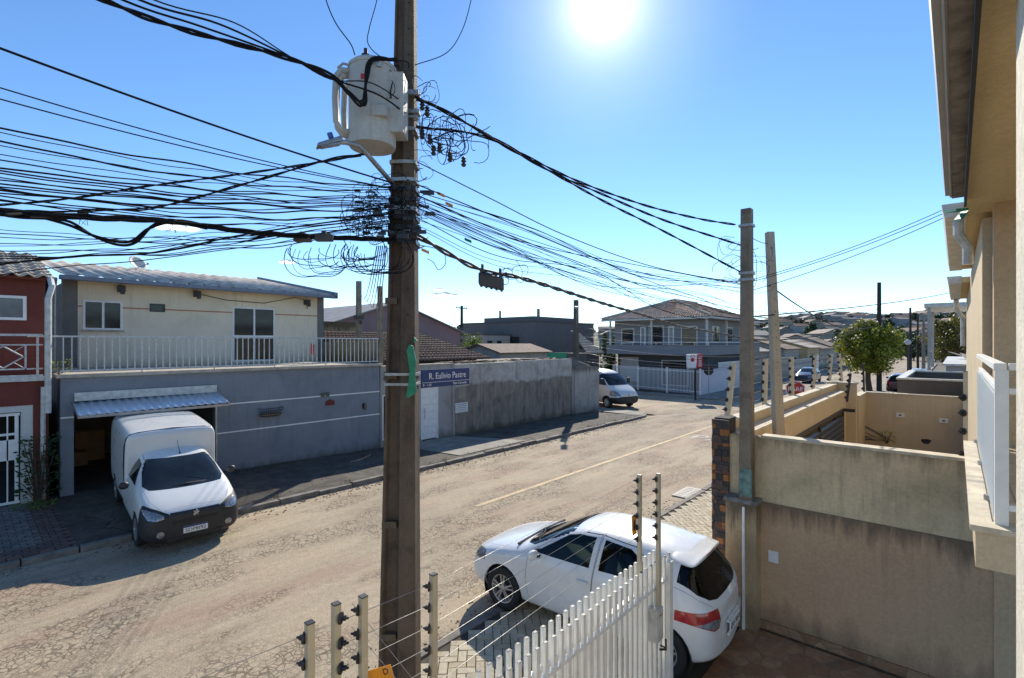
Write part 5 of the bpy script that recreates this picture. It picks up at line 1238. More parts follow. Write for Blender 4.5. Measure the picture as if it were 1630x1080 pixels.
def hatchback(name, loc, heading, label, body_m, detail=True, group=None, plate=None):
    e = empty(name, loc, heading, label, 'car', group)
    def st(x, zb, yb, ys, zm, zsh, ysh, zbelt, yw, zr, yr, zt):
        return (x, [(0, zb), (yb, zb), (ys*.975, zb+.13), (ys, zm), (ysh, zsh), (yw, zbelt), (yr, zr), (yr*.62, zt-.012 if zt-zr > .02 else (zt+zr)/2+.004), (0, zt)])
    ss = [st(1.975, .30, .30, .40, .48, .58, .38, .62, .33, .655, .22, .66),
          st(1.95, .22, .52, .66, .45, .60, .62, .67, .54, .71, .40, .735),
          st(1.83, .19, .66, .79, .46, .66, .765, .745, .69, .79, .52, .815),
          st(1.60, .18, .72, .835, .48, .74, .81, .83, .75, .875, .57, .905),
          st(1.15, .18, .75, .855, .50, .82, .835, .915, .78, .965, .60, 1.0),
          st(.88, .18, .75, .855, .50, .86, .84, .955, .79, 1.01, .64, 1.045),
          st(.62, .18, .75, .855, .50, .875, .845, .975, .80, 1.13, .68, 1.20),
          st(.15, .18, .75, .855, .50, .89, .845, .99, .80, 1.375, .62, 1.415),
          st(-.40, .18, .75, .855, .50, .91, .845, 1.01, .80, 1.425, .60, 1.478),
          st(-1.0, .18, .75, .855, .50, .93, .845, 1.03, .79, 1.40, .585, 1.465),
          st(-1.40, .18, .75, .855, .52, .95, .835, 1.06, .76, 1.345, .56, 1.425),
          st(-1.60, .2, .73, .84, .55, .95, .80, 1.06, .70, 1.30, .54, 1.385),
          st(-1.66, .2, .72, .83, .55, .94, .79, 1.05, .68, 1.24, .54, 1.31),
          st(-1.76, .22, .69, .81, .56, .92, .76, 1.01, .66, 1.08, .55, 1.14),
          st(-1.86, .24, .62, .75, .54, .84, .69, .93, .60, .965, .48, .985),
          st(-1.96, .28, .46, .62, .46, .62, .58, .74, .50, .83, .38, .88)]
    bm = vehicle_shell(ss)
    side = lambda c, n: abs(n.y) > .35 and abs(c.y) > .45
    # doors first (their outline becomes a thin dark gap), then the windows inside them
    fd = [(.66, .30), (.73, .62), (.70, .985), (.12, 1.378), (-.40, 1.415), (-.385, .95), (-.36, .30)]
    rd = [(-.37, .30), (-.395, .95), (-.42, 1.415), (-.90, 1.385), (-1.22, 1.22), (-1.30, 1.02), (-1.14, .78), (-1.03, .58), (-.98, .40), (-.93, .30)]
    for D, pid in ((fd, 5), (rd, 6)):
        if detail:
            cut(bm, 'xz', offset(D, .008), 9, side); cut(bm, 'xz', offset(D, -.009), pid, side)
    fw = [(.60, 1.015), (.50, 1.085), (.12, 1.325), (-.05, 1.365), (-.325, 1.382), (-.315, 1.03)]
    rw = [(-.455, 1.035), (-.465, 1.382), (-.85, 1.355), (-1.08, 1.24), (-1.22, 1.10), (-1.2, 1.06)]
    for P in (fw, rw): cut(bm, 'xz', P, 1, side)
    cut(bm, 'xz', [(.68, 1.0), (.62, 1.0), (.5, 1.075), (.57, 1.06)], 8, side) if detail else None
    cut(bm, 'yz', [(-.68, 1.075), (-.60, 1.04), (.60, 1.04), (.68, 1.075), (.575, 1.36), (.45, 1.385), (-.45, 1.385), (-.575, 1.36)], 2, lambda c, n: .1 < c.x < 1.0 and c.z > 1.0 and n.z > .25 and n.x > .2)
    cut(bm, 'yz', [(-.68, 1.16), (-.64, 1.04), (-.52, .965), (-.36, .935), (.36, .935), (.52, .965), (.64, 1.04), (.68, 1.16), (.55, 1.325), (.42, 1.345), (-.42, 1.345), (-.55, 1.325)], 3, lambda c, n: c.x < -1.5 and n.x < -.1 and c.z > .9)
    for s in (1, -1):
        cut(bm, 'yz', [(s*.40, .72), (s*.46, .64), (s*.58, .645), (s*.9, .79), (s*.9, .87), (s*.72, .875), (s*.44, .865)], 4, lambda c, n: c.x < -1.46 and c.y*s > 0 and (n.x < -.2 or c.x < -1.52))
        if detail: cut(bm, 'yz', [(s*.42, .735), (s*.46, .655), (s*.58, .66), (s*.78, .745), (s*.60, .775)], 13, lambda c, n: c.x < -1.46 and c.y*s > 0 and (n.x < -.2 or c.x < -1.52))
        cut(bm, 'yz', [(s*.40, .60), (s*.62, .58), (s*.9, .70), (s*.9, .80), (s*.72, .80), (s*.55, .74), (s*.40, .68)], 7, lambda c, n: c.x > 1.55 and c.y*s > 0)
    if detail:
        tg = [(-.52, .90), (-.66, .99), (-.73, 1.12), (-.58, 1.36), (.58, 1.36), (.73, 1.12), (.66, .99), (.52, .90), (.39, .70), (.34, .57), (-.34, .57), (-.39, .70)]
        rr = lambda c, n: c.x < -1.4 and n.x < -.15
        # tailgate gap: strip between two outlines
        lay = bm.faces.layers.int['part']
        cut(bm, 'yz', offset(tg, .005), 19, rr, only=(0,)); cut(bm, 'yz', offset(tg, -.004), 10, rr, only=(19,))
        for f in bm.faces:
            if f[lay] == 19: f[lay] = 9
        # bonnet gap
        bon = [(.92, -.72), (1.5, -.66), (1.84, -.50), (1.84, .50), (1.5, .66), (.92, .72)]
        cut(bm, 'xy', offset(bon, .004), 29, lambda c, n: n.z > .4 and c.x > .9, only=(0,)); cut(bm, 'xy', offset(bon, -.004), 11, lambda c, n: n.z > .4 and c.x > .9, only=(29,))
        for f in bm.faces:
            if f[lay] == 29: f[lay] = 9
        cut(bm, 'yz', [(-.55, .30), (-.45, .22), (.45, .22), (.55, .30), (.45, .44), (-.45, .44)], 8, lambda c, n: c.x > 1.7, only=(0,))
    R = .325
    for ax in (1.18, -1.348):
        cut(bm, 'xz', arch_poly(ax, R-.0, .368, .05), 20, lambda c, n: abs(c.y) > .55 and c.z < .8)
    parts = {0: ('body_shell', body_m, None), 2: ('windscreen', M['tinted'] if detail else M['glass'], -.004), 3: ('rear_window', M['tinted'] if detail else M['glass'], -.004), 8: ('grille', M['black'], -.004)}
    ob = split(bm, parts, e)
    # left/right repeats as their own parts
    def both(pid, nm, mt, push):
        for s in (1, -1):
            c = bm.copy(); l2 = c.faces.layers.int['part']
            bmesh.ops.delete(c, geom=[f for f in c.faces if f[l2] != pid or f.calc_center_median().y*s < 0], context='FACES')
            if c.faces: ob_ = split(c, {pid: (nm, mt, push)}, e)
            c.free()
    both(4, 'tail_light', M['redlens'], .004); both(13, 'reversing_light', M['clearlens'], .005); both(7, 'headlight', M['clearlens'], -.001)
    for s in (1, -1):
        for q in (1, -1):
            c = bm.copy(); l2 = c.faces.layers.int['part']; bmesh.ops.delete(c, geom=[f for f in c.faces if f[l2] != 1 or f.calc_center_median().y*s < 0 or (f.calc_center_median().x+.39)*q < 0], context='FACES')
            if c.faces: split(c, {1: ('side_window', M['tinted'] if detail else M['glass'], -.006)}, e)
            c.free()
    if detail:
        both(5, 'door', body_m, 0); both(6, 'door', body_m, 0)
        split(bm, {9: ('panel_gap', M['ink'], -.006), 10: ('tailgate', body_m, 0), 11: ('bonnet', body_m, 0)}, e)
    split(bm, {20: ('wheel_housing', M['ink'], -.05)}, e) if False else None
    bm.free()
    # dark tub inside so that the open arches do not show through
    b = MB(); b.box(-1.75, 1.7, -.60, .60, .22, .62); b.build('underbody', M['ink'], e)
    b = MB()
    for ax in (1.18, -1.348):
        for s in (1, -1):
            n = 14; pr = [(ax+.372*math.cos(math.pi*(k/n)*1.26-.41), R+.372*math.sin(math.pi*(k/n)*1.26-.41)) for k in range(n+1)]
            vs = [(x, s*y, z) for x, z in pr for y in (.835, .55)]; b.add(vs, [(2*i, 2*i+1, 2*i+3, 2*i+2) for i in range(n)])
            b.add([(x, s*.55, z) for x, z in pr], [tuple(range(n+1))])
    islands(b.build('wheel_housing', M['ink'], e))
    for ax in (1.18, -1.348):
        for s in (1, -1): wheel(e, ax, s*.745, R, .195, s)
    # mirrors
    for s in (1, -1):
        b = MB(); bm2 = bmesh.new(); bmesh.ops.create_uvsphere(bm2, u_segments=16, v_segments=10, radius=1)
        for v in bm2.verts: v.co = Vector((.50+v.co.x*(.075 if v.co.x > 0 else .035), s*(.955+v.co.y*.105), 1.045+v.co.z*.072))
        me = bpy.data.meshes.new('mirror'); bm2.to_mesh(me); bm2.free(); me.materials.append(body_m); me.polygons.foreach_set('use_smooth', [True]*len(me.polygons))
        mo = bpy.data.objects.new('mirror', me); COL.objects.link(mo); mo.parent = e
        b = MB(); b.obox((.52, s*.85, 1.0), (.03, 0, 0), (0, .06, .012), (0, -.004, .02)); b.build('mirror_stalk', M['black'], mo)
    if detail:
        for s in (1, -1):
            for x in (-.24, -1.02):
                b = MB(); b.lathe([(0, 0), (.05, 0), (.055, .004), (0, .005)], (0, 0, 0), 16, 0, 'y'); 
                zh_ = .855 if x > -1 else .87
                h = MB(); h.tube([(x-.085, s*.842, zh_), (x-.07, s*.868, zh_), (x+.05, s*.868, zh_), (x+.075, s*.842, zh_)], [.011, .015, .015, .011], 8); h.build('door_handle', body_m, e, smooth=True)
        # rear wiper, spoiler lamp, badge, plate
        b = MB(); b.tube([(-1.79, .02, .975), (-1.86, .0, .98)], .02, 8).tube([(-1.85, .02, .98), (-1.815, -.18, 1.03), (-1.78, -.32, 1.07)], [.012, .009, .006], 6).tube([(-1.825, -.06, 1.01), (-1.74, -.44, 1.10)], .008, 5); b.build('rear_wiper', M['black'], e)
        bs_ = [(-1.25, [(0, 1.39), (.3, 1.385), (.50, 1.365), (.535, 1.36), (.54, 1.365), (.535, 1.375), (.50, 1.395), (.3, 1.425), (0, 1.433)]), (-1.50, [(0, 1.36), (.3, 1.355), (.50, 1.33), (.55, 1.32), (.56, 1.325), (.55, 1.335), (.50, 1.36), (.3, 1.395), (0, 1.404)]), (-1.63, [(0, 1.345), (.3, 1.34), (.48, 1.31), (.53, 1.295), (.54, 1.3), (.53, 1.308), (.48, 1.33), (.3, 1.36), (0, 1.368)]), (-1.70, [(0, 1.35), (.3, 1.345), (.46, 1.33), (.49, 1.325), (.50, 1.33), (.49, 1.334), (.46, 1.342), (.3, 1.358), (0, 1.364)])]
        sb_ = vehicle_shell(bs_, 2); split(sb_, {0: ('roof_spoiler', body_m, None)}, e); sb_.free()
        b = MB(); b.box(-1.70, -1.69, -.16, .16, 1.34, 1.352); b.build('brake_lamp', M['redlens'], e)
        b = MB(); b.obox((-1.925, 0, .83), (.004, 0, .002), (0, .05, 0), (.012, 0, .018)); b.obox((-1.935, 0, .765), (.006, 0, 0), (0, .01, 0), (0, 0, .014)); b.build('badge', M['alloy'], e)
        b = MB(); b.box(-2.005, -1.99, -.2, .2, .50, .63); pl = b.build('number_plate', M['signwhite'], e)
        text('plate_number', 'IZO 5853', .092, (-2.007, 0, .555), (0, -1, 0), (0, 0, 1), M['ink'], pl, .001, sx=1.05)
        b = MB(); b.box(-2.004, -1.975, -.24, .24, .47, .50).box(-2.0, -1.96, -.24, .24, .63, .65); b.build('plate_recess', body_m, e)
        b = MB()
        for s in (1, -1): b.tube([(.98, s*.05, 1.04), (.82, s*.05+.25, 1.09), (.72, s*.05+.52, 1.125)], .009, 5)
        b.tube([(1.0, -.66, 1.0), (.96, 0, 1.052), (1.0, .66, 1.0)], .02, 6); b.build('wiper', M['black'], e)
        b = MB(); b.box(-.6, .9, -.66, .66, .62, .8)
        for s in (1, -1): b.box(-.15, .3, s*.35-.22, s*.35+.22, .5, .75).hexa([(-.35, s*.35-.22, .5), (-.2, s*.35-.22, .5), (-.2, s*.35+.22, .5), (-.35, s*.35+.22, .5), (-.5, s*.35-.18, 1.2), (-.4, s*.35-.18, 1.2), (-.4, s*.35+.18, 1.2), (-.5, s*.35+.18, 1.2)])
        b.build('seats', M['dark_in'], e)
    return e

def boxvan(name, loc, rot, label, group=None):
    e = empty(name, loc, 0, label, 'van', group); e.rotation_euler = rot
    wm = M['vanwhite']
    def st(x, zb, yb, ys, zm, zsh, ysh, zbelt, yw, zr, yr, zt):
        return (x, [(0, zb), (yb, zb), (ys*.975, zb+.13), (ys, zm), (ysh, zsh), (yw, zbelt), (yr, zr), (yr*.62, (zt-.012) if zt-zr > .02 else (zt+zr)/2+.004), (0, zt)])
    ss = [st(2.20, .30, .42, .52, .48, .62, .50, .67, .42, .70, .30, .71),
          st(2.17, .23, .60, .72, .46, .66, .70, .74, .62, .79, .46, .81),
          st(2.02, .20, .70, .80, .48, .74, .785, .84, .71, .885, .54, .91),
          st(1.78, .19, .74, .825, .50, .83, .81, .93, .75, .975, .58, 1.005),
          st(1.45, .19, .75, .835, .52, .90, .82, 1.01, .77, 1.06, .62, 1.09),
          st(1.25, .19, .75, .835, .52, .94, .825, 1.05, .775, 1.12, .66, 1.16),
          st(.98, .19, .75, .835, .52, .97, .825, 1.075, .775, 1.27, .68, 1.335),
          st(.55, .19, .75, .835, .52, .98, .825, 1.08, .775, 1.50, .62, 1.555),
          st(.15, .19, .75, .835, .52, .98, .825, 1.08, .775, 1.55, .61, 1.61),
          st(-.20, .19, .75, .835, .52, .98, .825, 1.08, .775, 1.56, .61, 1.615),
          st(-.30, .19, .75, .83, .52, .98, .82, 1.08, .77, 1.55, .60, 1.60)]
    bm = vehicle_shell(ss); side = lambda c, n: abs(n.y) > .35 and abs(c.y) > .45
    door = [(.95, .32), (1.0, .62), (1.0, 1.03), (.55, 1.47), (.12, 1.54), (.02, 1.0), (.02, .32)]
    cut(bm, 'xz', offset(door, .006), 9, side); cut(bm, 'xz', offset(door, -.006), 5, side)
    cut(bm, 'xz', [(.93, 1.075), (.55, 1.42), (.2, 1.475), (.10, 1.09)], 1, side)
    cut(bm, 'yz', [(-.70, 1.12), (-.62, 1.075), (.62, 1.075), (.70, 1.12), (.60, 1.49), (.45, 1.51), (-.45, 1.51), (-.60, 1.49)], 2, lambda c, n: .35 < c.x < 1.5 and n.x > .2 and n.z > .25)
    fogx = max(v.co.x for v in bm.verts if abs(v.co.y-.56) < .07 and abs(v.co.z-.42) < .07)
    # black lower front: grille and bumper
    cut(bm, 'yz', [(-.95, .05), (.95, .05), (.95, .66), (.72, .68), (.46, .70), (.40, .80), (-.40, .80), (-.46, .70), (-.72, .68), (-.95, .66)], 8, lambda c, n: c.x > 1.72 and c.z < .83, only=(0,))
    for s in (1, -1):
        cut(bm, 'yz', [(s*.43, .69), (s*.60, .645), (s*.95, .69), (s*.95, .90), (s*.74, .91), (s*.58, .865), (s*.42, .79)], 12, lambda c, n: c.x > 1.74 and c.y*s > 0); cut(bm, 'yz', [(s*.50, .715), (s*.61, .69), (s*.73, .71), (s*.80, .84), (s*.74, .865), (s*.60, .83), (s*.50, .77)], 7, lambda c, n: c.x > 1.74 and c.y*s > 0)
    bon = [(1.30, -.70), (1.75, -.66), (2.08, -.52), (2.08, .52), (1.75, .66), (1.30, .70)]
    lay = bm.faces.layers.int['part']
    cut(bm, 'xy', offset(bon, .004), 29, lambda c, n: n.z > .4 and c.x > 1.25, only=(0,)); cut(bm, 'xy', offset(bon, -.004), 11, lambda c, n: n.z > .4 and c.x > 1.25, only=(29,))
    for f in bm.faces:
        if f[lay] == 29: f[lay] = 9
    R = .315
    cut(bm, 'xz', arch_poly(1.39, R, .36, .05), 20, lambda c, n: abs(c.y) > .5 and c.z < .8)
    split(bm, {0: ('cab', wm, None), 2: ('windscreen', M['glass'], -.004), 8: ('bumper', M['black'], .008), 9: ('panel_gap', M['ink'], -.006), 11: ('bonnet', wm, 0)}, e)
    for s in (1, -1):
        for pid, nm, mt, pu in ((5, 'door', wm, 0), (1, 'side_window', M['glass'], -.006), (12, 'headlight_housing', M['ink'], .004), (7, 'headlight', M['clearlens'], .006)):
            c = bm.copy(); l2 = c.faces.layers.int['part']; bmesh.ops.delete(c, geom=[f for f in c.faces if f[l2] != pid or f.calc_center_median().y*s < 0], context='FACES')
            if c.faces: split(c, {pid: (nm, mt, pu)}, e)
            c.free()
    bm.free()
    # cargo body, higher and slightly wider
    def bt(x, k, dz, zb=.3): 
        return (x, [(0, zb), (.78*k, zb), (.835*k, zb+.12), (.85*k, .8), (.85*k, 1.30+dz*.3), (.845*k, 1.68+dz*.7), (.81*k, 1.86+dz), (.66*k, 1.90+dz), (0, 1.925+dz)])
    bs = [bt(.16, .88, -.12, .9), bt(.11, .985, -.02, .4), bt(0, 1.0, 0), bt(-.7, 1.0, .01), bt(-1.5, 1.0, 0), bt(-2.1, .99, -.02), bt(-2.18, .95, -.05)]
    bm = vehicle_shell(bs); cut(bm, 'xz', arch_poly(-1.33, R, .37, .05), 20, lambda c, n: abs(c.y) > .5 and c.z < .8); split(bm, {0: ('cargo_body', wm, None)}, e); bm.free()
    b = MB()
    pr = [(.84, .75), (.862, 1.25), (.855, 1.62), (.82, 1.79), (.76, 1.855), (.62, 1.885), (0, 1.915)]
    full = [(-a, z) for a, z in pr]+[(a, z) for a, z in pr[::-1][1:]]
    b.tube([(.06, y*.985, z-.012) for y, z in full], .016, 6); b.build('black_joint', M['ink'], e)
    b = MB()
    for y in (-.5, -.25, 0, .25, .5): b.obox((-.95, y, 1.895-.03*abs(y)), (.9, 0, 0), (0, .03, 0), (0, 0, .012))
    pass
    b = MB(); b.box(-2.1, 2.0, -.6, .6, .24, .7)
    for ax in (1.39, -1.33):
        for s in (1, -1):
            n = 14; pp = [(ax+.372*math.cos(math.pi*(k/n)*1.26-.41), R+.372*math.sin(math.pi*(k/n)*1.26-.41)) for k in range(n+1)]
            b.add([(x, s*y, z) for x, z in pp for y in (.82, .55)], [(2*i, 2*i+1, 2*i+3, 2*i+2) for i in range(n)]); b.add([(x, s*.55, z) for x, z in pp], [tuple(range(n+1))])
    b.build('underbody', M['ink'], e)
    for ax in (1.39, -1.33):
        for s in (1, -1): wheel(e, ax, s*.735, R, .185, s, M['steel'], 7)
    for s in (1, -1):
        bm2 = bmesh.new(); bmesh.ops.create_uvsphere(bm2, u_segments=16, v_segments=10, radius=1)
        for v in bm2.verts: v.co = Vector((.93+v.co.x*(.06 if v.co.x > 0 else .035), s*(.945+v.co.y*.085), 1.12+v.co.z*.085))
        me = bpy.data.meshes.new('mirror'); bm2.to_mesh(me); bm2.free(); me.materials.append(M['black']); me.polygons.foreach_set('use_smooth', [True]*len(me.polygons)); mo = bpy.data.objects.new('mirror', me); COL.objects.link(mo); mo.parent = e
        b = MB(); b.lathe([(0, -.04), (.055, -.04), (.06, .012), (0, .016)], (fogx+.012, s*.56, .42), 14, 0, 'x'); b.build('fog_lamp', M['clearlens'], e)
    b = MB(); b.tube([(1.33, -.66, 1.06), (1.40, 0, 1.115), (1.33, .66, 1.06)], .022, 6).tube([(1.36, .1, 1.11), (1.2, -.2, 1.17), (1.14, -.5, 1.17)], .009, 5).tube([(1.36, -.15+.6, 1.10), (1.2, .1, 1.19), (1.16, -.02, 1.20)], .009, 5); b.build('wiper', M['black'], e)
    b = MB(); b.tube([(.5, .06, 1.55), (.46, .06, 1.58), (.22, .06, 1.80)], [.02, .008, .004], 6); b.build('aerial', M['black'], e)
    b = MB(); b.box(2.195, 2.215, -.2, .2, .36, .49); pl = b.build('number_plate', M['signwhite'], e)
    b = MB(); b.box(2.215, 2.217, -.2, .2, .462, .49); b.build('blue_strip', M['blue'], pl)
    text('plate_number', 'SDP8I92', .095, (2.217, 0, .408), (0, 1, 0), (0, 0, 1), M['ink'], pl, .001, sx=1.05)
    # rearing lion badge as a small cut shape
    P = [(-.045, -.02), (-.02, .0), (-.035, .03), (-.01, .025), (.01, .055), (.03, .035), (.02, .01), (.05, .015), (.02, -.01), (.04, -.045), (.005, -.02), (-.02, -.05)]
    b = MB(); b.prism([(2.222, a*1.15, .742+c*1.15) for a, c in P], (-.06, 0, 0)); b.build('badge', M['alloy'], e)
    b = MB(); b.obox((2.205, 0, .60), (.012, 0, 0), (0, .36, 0), (0, 0, .03)).obox((2.19, 0, .29), (.02, 0, 0), (0, .46, 0), (0, 0, .03)); b.build('lower_intake', M['ink'], e)
    for ch in [c_ for c_ in bpy.data.objects if c_.parent == e or (c_.parent and c_.parent.parent == e)]:
        if ch.name.split('.')[0] in ('wheel', 'rim', 'brake_drum', 'cargo_body', 'black_joint', 'roof_rib', 'wheel_housing', 'underbody', 'plate_number', 'number_plate', 'blue_strip'): continue
        for v in ch.data.vertices:
            if v.co.z > .5: v.co.z = .5+(v.co.z-.5)*.9
    return e

def bigvan(name, loc, heading, label):
    e = empty(name, loc, heading, label, 'van'); wm = M['vanwhite']
    def st(x, zb, ys, zsh, zb2, yw, zr, yr, zt): return (x, [(0, zb), (ys*.85, zb), (ys*.98, zb+.15), (ys, (zb+zsh)/2), (ys*.985, zsh), (yw, zb2), (yr, zr), (yr*.6, zt-.02), (0, zt)])
    ss = [st(2.75, .35, .60, .70, .76, .52, .80, .36, .83), st(2.70, .28, .82, .76, .86, .72, .93, .5, .98), st(2.45, .25, .94, .9, 1.04, .84, 1.1, .62, 1.16), st(2.0, .25, .98, 1.1, 1.25, .9, 1.34, .72, 1.4),
          st(1.7, .25, .99, 1.15, 1.32, .92, 1.62, .78, 1.7), st(1.15, .25, .99, 1.2, 1.38, .93, 2.0, .78, 2.12), st(.7, .25, .99, 1.2, 1.4, .94, 2.14, .80, 2.27), st(-1, .25, .99, 1.2, 1.4, .95, 2.16, .82, 2.3), st(-2.6, .25, .99, 1.2, 1.4, .95, 2.15, .82, 2.28), st(-2.72, .3, .95, 1.15, 1.4, .92, 2.1, .8, 2.2)]
    bm = vehicle_shell(ss, 2); side = lambda c, n: abs(n.y) > .35 and abs(c.y) > .5
    cut(bm, 'xz', [(1.75, 1.35), (1.2, 1.95), (.65, 2.0), (.6, 1.38)], 1, side)
    cut(bm, 'yz', [(-.82, 1.36), (.82, 1.36), (.72, 2.02), (-.72, 2.02)], 2, lambda c, n: c.x > .9 and n.x > .2 and n.z > .2)
    cut(bm, 'yz', [(-1.1, .1), (1.1, .1), (1.1, .62), (.6, .72), (-.6, .72), (-1.1, .62)], 8, lambda c, n: c.x > 2.1, only=(0,))
    for s in (1, -1): cut(bm, 'yz', [(s*.6, .76), (s*1.1, .76), (s*1.1, 1.12), (s*.75, 1.04)], 7, lambda c, n: c.x > 2.1 and c.y*s > 0, only=(0,))
    for ax in (1.85, -1.8): cut(bm, 'xz', arch_poly(ax, .34, .42, .05), 20, lambda c, n: abs(c.y) > .6 and c.z < .9)
    split(bm, {0: ('body_shell', wm, None), 1: ('side_window', M['glass'], -.01), 2: ('windscreen', M['glass'], -.006), 8: ('bumper', M['black'], .01), 7: ('headlight', M['clearlens'], .005)}, e); bm.free()
    b = MB(); b.box(-2.5, 2.4, -.7, .7, .3, .95); b.build('underbody', M['ink'], e)
    for ax in (1.85, -1.8):
        for s in (1, -1): wheel(e, ax, s*.86, .34, .2, s, M['dirtywhite'], 6)
    for s in (1, -1):
        b = MB(); b.box(1.5, 1.62, s*1.06-.09, s*1.06+.09, 1.4, 1.75); b.build('mirror', M['black'], e, bevel=.03)
    b = MB(); b.box(2.735, 2.755, -.22, .22, .42, .54); pl = b.build('number_plate', M['signwhite'], e)
    b = MB(); b.obox((2.74, 0, .84), (.02, 0, 0), (0, .045, .0), (0, 0, .07)).obox((2.73, 0, .66), (.01, 0, 0), (0, .5, 0), (0, 0, .02)).obox((2.74, 0, .58), (.01, 0, 0), (0, .5, 0), (0, 0, .012)); b.build('grille_badge', M['alloy'], e)
    return e

# white hatchback backed half into the yard, nose over the kerb
car = hatchback('white_hatchback', (6.20, 3.86, .035), rad(93), 'white five door hatchback parked nose out across the pavement at the open gate', M['carwhite']); car.scale = (.935, .945, .95)
# small box van coming out of the garage
van = boxvan('box_van', (3.34, 13.08, .14), (0, 0, 0), 'white box van with black bumper half out of the garage')
hd = rad(-90-4); van.rotation_euler = (Matrix.Rotation(hd, 3, 'Z')@Matrix.Rotation(rad(4.6), 3, 'Y')).to_euler()
g = Gp(998, 654)
bigvan('white_panel_van', (27.7, 17.1, 0), rad(-108), 'large white panel van driving out of the side road beyond the wall end')
# cars further away
g = Pt(1280, 610, 50)
c2 = hatchback('navy_car', (g.x, 11.0, 0), rad(180), 'dark navy car parked facing us at the far kerb up the street', M['navy'], detail=False)
g = Pt(1424, 620, 46)
c3 = hatchback('wine_red_car', (51, 3.3, 0), rad(0), 'wine red hatchback parked at the right near the charcoal wall', M['darkred'], detail=False)
g = Pt(1448, 600, 66)
c4 = hatchback('pale_car', (62, 2.6, 0), rad(0), 'pale car parked beyond the wine red one', M['silver'], detail=False)
# ================================================================ THE BIG POLE AND WHAT HANGS ON IT
M['bigpole'] = plaster('brown_weathered_concrete', (.125, .092, .066), (.025, .02, .016), .95, .5, 0, .6, .3, sc=2.5, bm_=1.2)
PX, PY = 3.32, 4.567     # foot of the pole
POLE = empty('street_pole', (PX, PY, 0), 0, 'massive brown concrete utility pole in the foreground with a green paint patch', 'utility pole')
fr_ = Vector((F[0], F[1], 0)).normalized(); rt_ = Vector((F[1], -F[0], 0)).normalized()
PZ = 9.6
def sect(z):   # outline of an H shaped pole: the channel shows on the left face
    k = z/PZ; w_ = .213*(1-k)+.075*k; d_ = .16*(1-k)+.08*k; off = .085*k
    c = rt_*off
    wl, wr = -w_, w_*.93
    P = [(wl, -d_), (wl+.17*w_, -d_), (wl+.30*w_, -d_*.55), (-.08*w_, -d_*.55), (0, -d_*1.12), (wr, -d_*1.0), (wr, d_), (wl, d_)]
    return [c+rt_*a+fr_*b_+Vector((0, 0, z)) for a, b_ in P]
b = MB(); zs = [0, 1.5, 3, 4.5, 6, 7.5, PZ]; vs = []
for z in zs: vs += sect(z)
n = 8; fs = [(i*n+k, i*n+(k+1) % n, (i+1)*n+(k+1) % n, (i+1)*n+k) for i in range(len(zs)-1) for k in range(n)]+[tuple(range(n))[::-1], tuple((len(zs)-1)*n+k for k in range(n))]
b.add(vs, fs); b.build('shaft', M['bigpole'], POLE, bevel=.008)
b = MB()
for z in (.75, 1.95, 3.55, 4.35):     # cross webs in the channel
    k = z/PZ; w_ = .213*(1-k)+.075*k; d_ = .16*(1-k)+.08*k
    b.obox(rt_*(-w_*.5)+fr_*(-d_*.72)+Vector((0, 0, z)), rt_*w_*.42, fr_*d_*.26, (0, 0, .035))
islands(b.build('channel_web', M['bigpole'], POLE))
def polept(px, py, out=.0):   # point on the camera side of the pole
    p = Pt(px, py, 5.28-out); return p-Vector((PX, PY, 0))
P = [(651, 549), (657, 551), (662, 575), (660, 600), (663, 625), (650, 634), (646, 632), (650, 610), (652, 590), (647, 560)]
b = MB(); b.prism([polept(x, y) for x, y in P], fr_*.03); b.prism([polept(*q) for q in ((659, 537), (664, 543), (659, 546))], fr_*.03); b.build('green_paint_patch', M['green'], POLE)
def band(z, m, h=.02, g_=.006):
    b = MB(); pts = [p for p in sect(z)]; c = sum(pts, Vector())/len(pts); o = [c+(p-c)*1.04 for p in (pts[0], pts[4], pts[5], pts[6], pts[7])]
    o = o+[o[0]]
    for p, q in zip(o, o[1:]):
        d = (q-p); b.obox((p+q)/2, d/2, d.cross(Vector((0, 0, 1))).normalized()*g_, (0, 0, h))
    return b.build('steel_band', m, POLE)
for z in (3.9-50/800*5.4, 3.9-66/800*5.4): band(z, M['steel'], .014)
for py in (205, 258, 286, 300, 318, 332, 345, 362, 372, 385): band(3.9+(546-py)/800*5.4, M['steel'] if py in (205, 258, 286, 332) else M['darksteel'], .018 if py < 300 else .024, .012)
for z in [x*.28+4.2 for x in range(14)]:
    b = MB(); c = Vector(sect(z)[4]).lerp(Vector(sect(z)[5]), .5); b.cyl(c-fr_*.004, c+fr_*.02, .012, 8); b.build('bolt_hole', M['ink'], POLE)
# street name plate
s0, s1 = onN(671, 602, 4.30), onN(747, 602, 4.30)
SP = empty('street_name_sign', (s0.x, 4.30, 0), 0, 'blue street name plate lettered R. Eulivio Pastre clamped to the big pole', 'street sign')
W_ = s1.x-s0.x; zt_, zb_ = 3.9-42*5.6/800, 3.9-69.5*5.6/800
b = MB(); b.box(0, W_, 0, .012, zb_, zt_); b.build('plate', M['blue'], SP)
b = MB(); zl_ = zb_+.052; b.box(0.01, W_-.005, -.0025, 0, zl_, zl_+.004); b.build('white_line', M['signwhite'], SP)
text('street_name', 'R. Eul\u00edvio Pastre', .098, (W_*.53, -.002, (zl_+zt_)/2-.004), (1, 0, 0), (0, 0, 1), M['signwhite'], SP, .001, sx=.86)
text('number_range', '8 - 110', .04, (.075, -.002, (zl_+zb_)/2), (1, 0, 0), (0, 0, 1), M['signwhite'], SP, .001)
text('district_name', 'S\u00edtio Cercado', .038, (W_-.15, -.002, (zl_+zb_)/2), (1, 0, 0), (0, 0, 1), M['signwhite'], SP, .001)
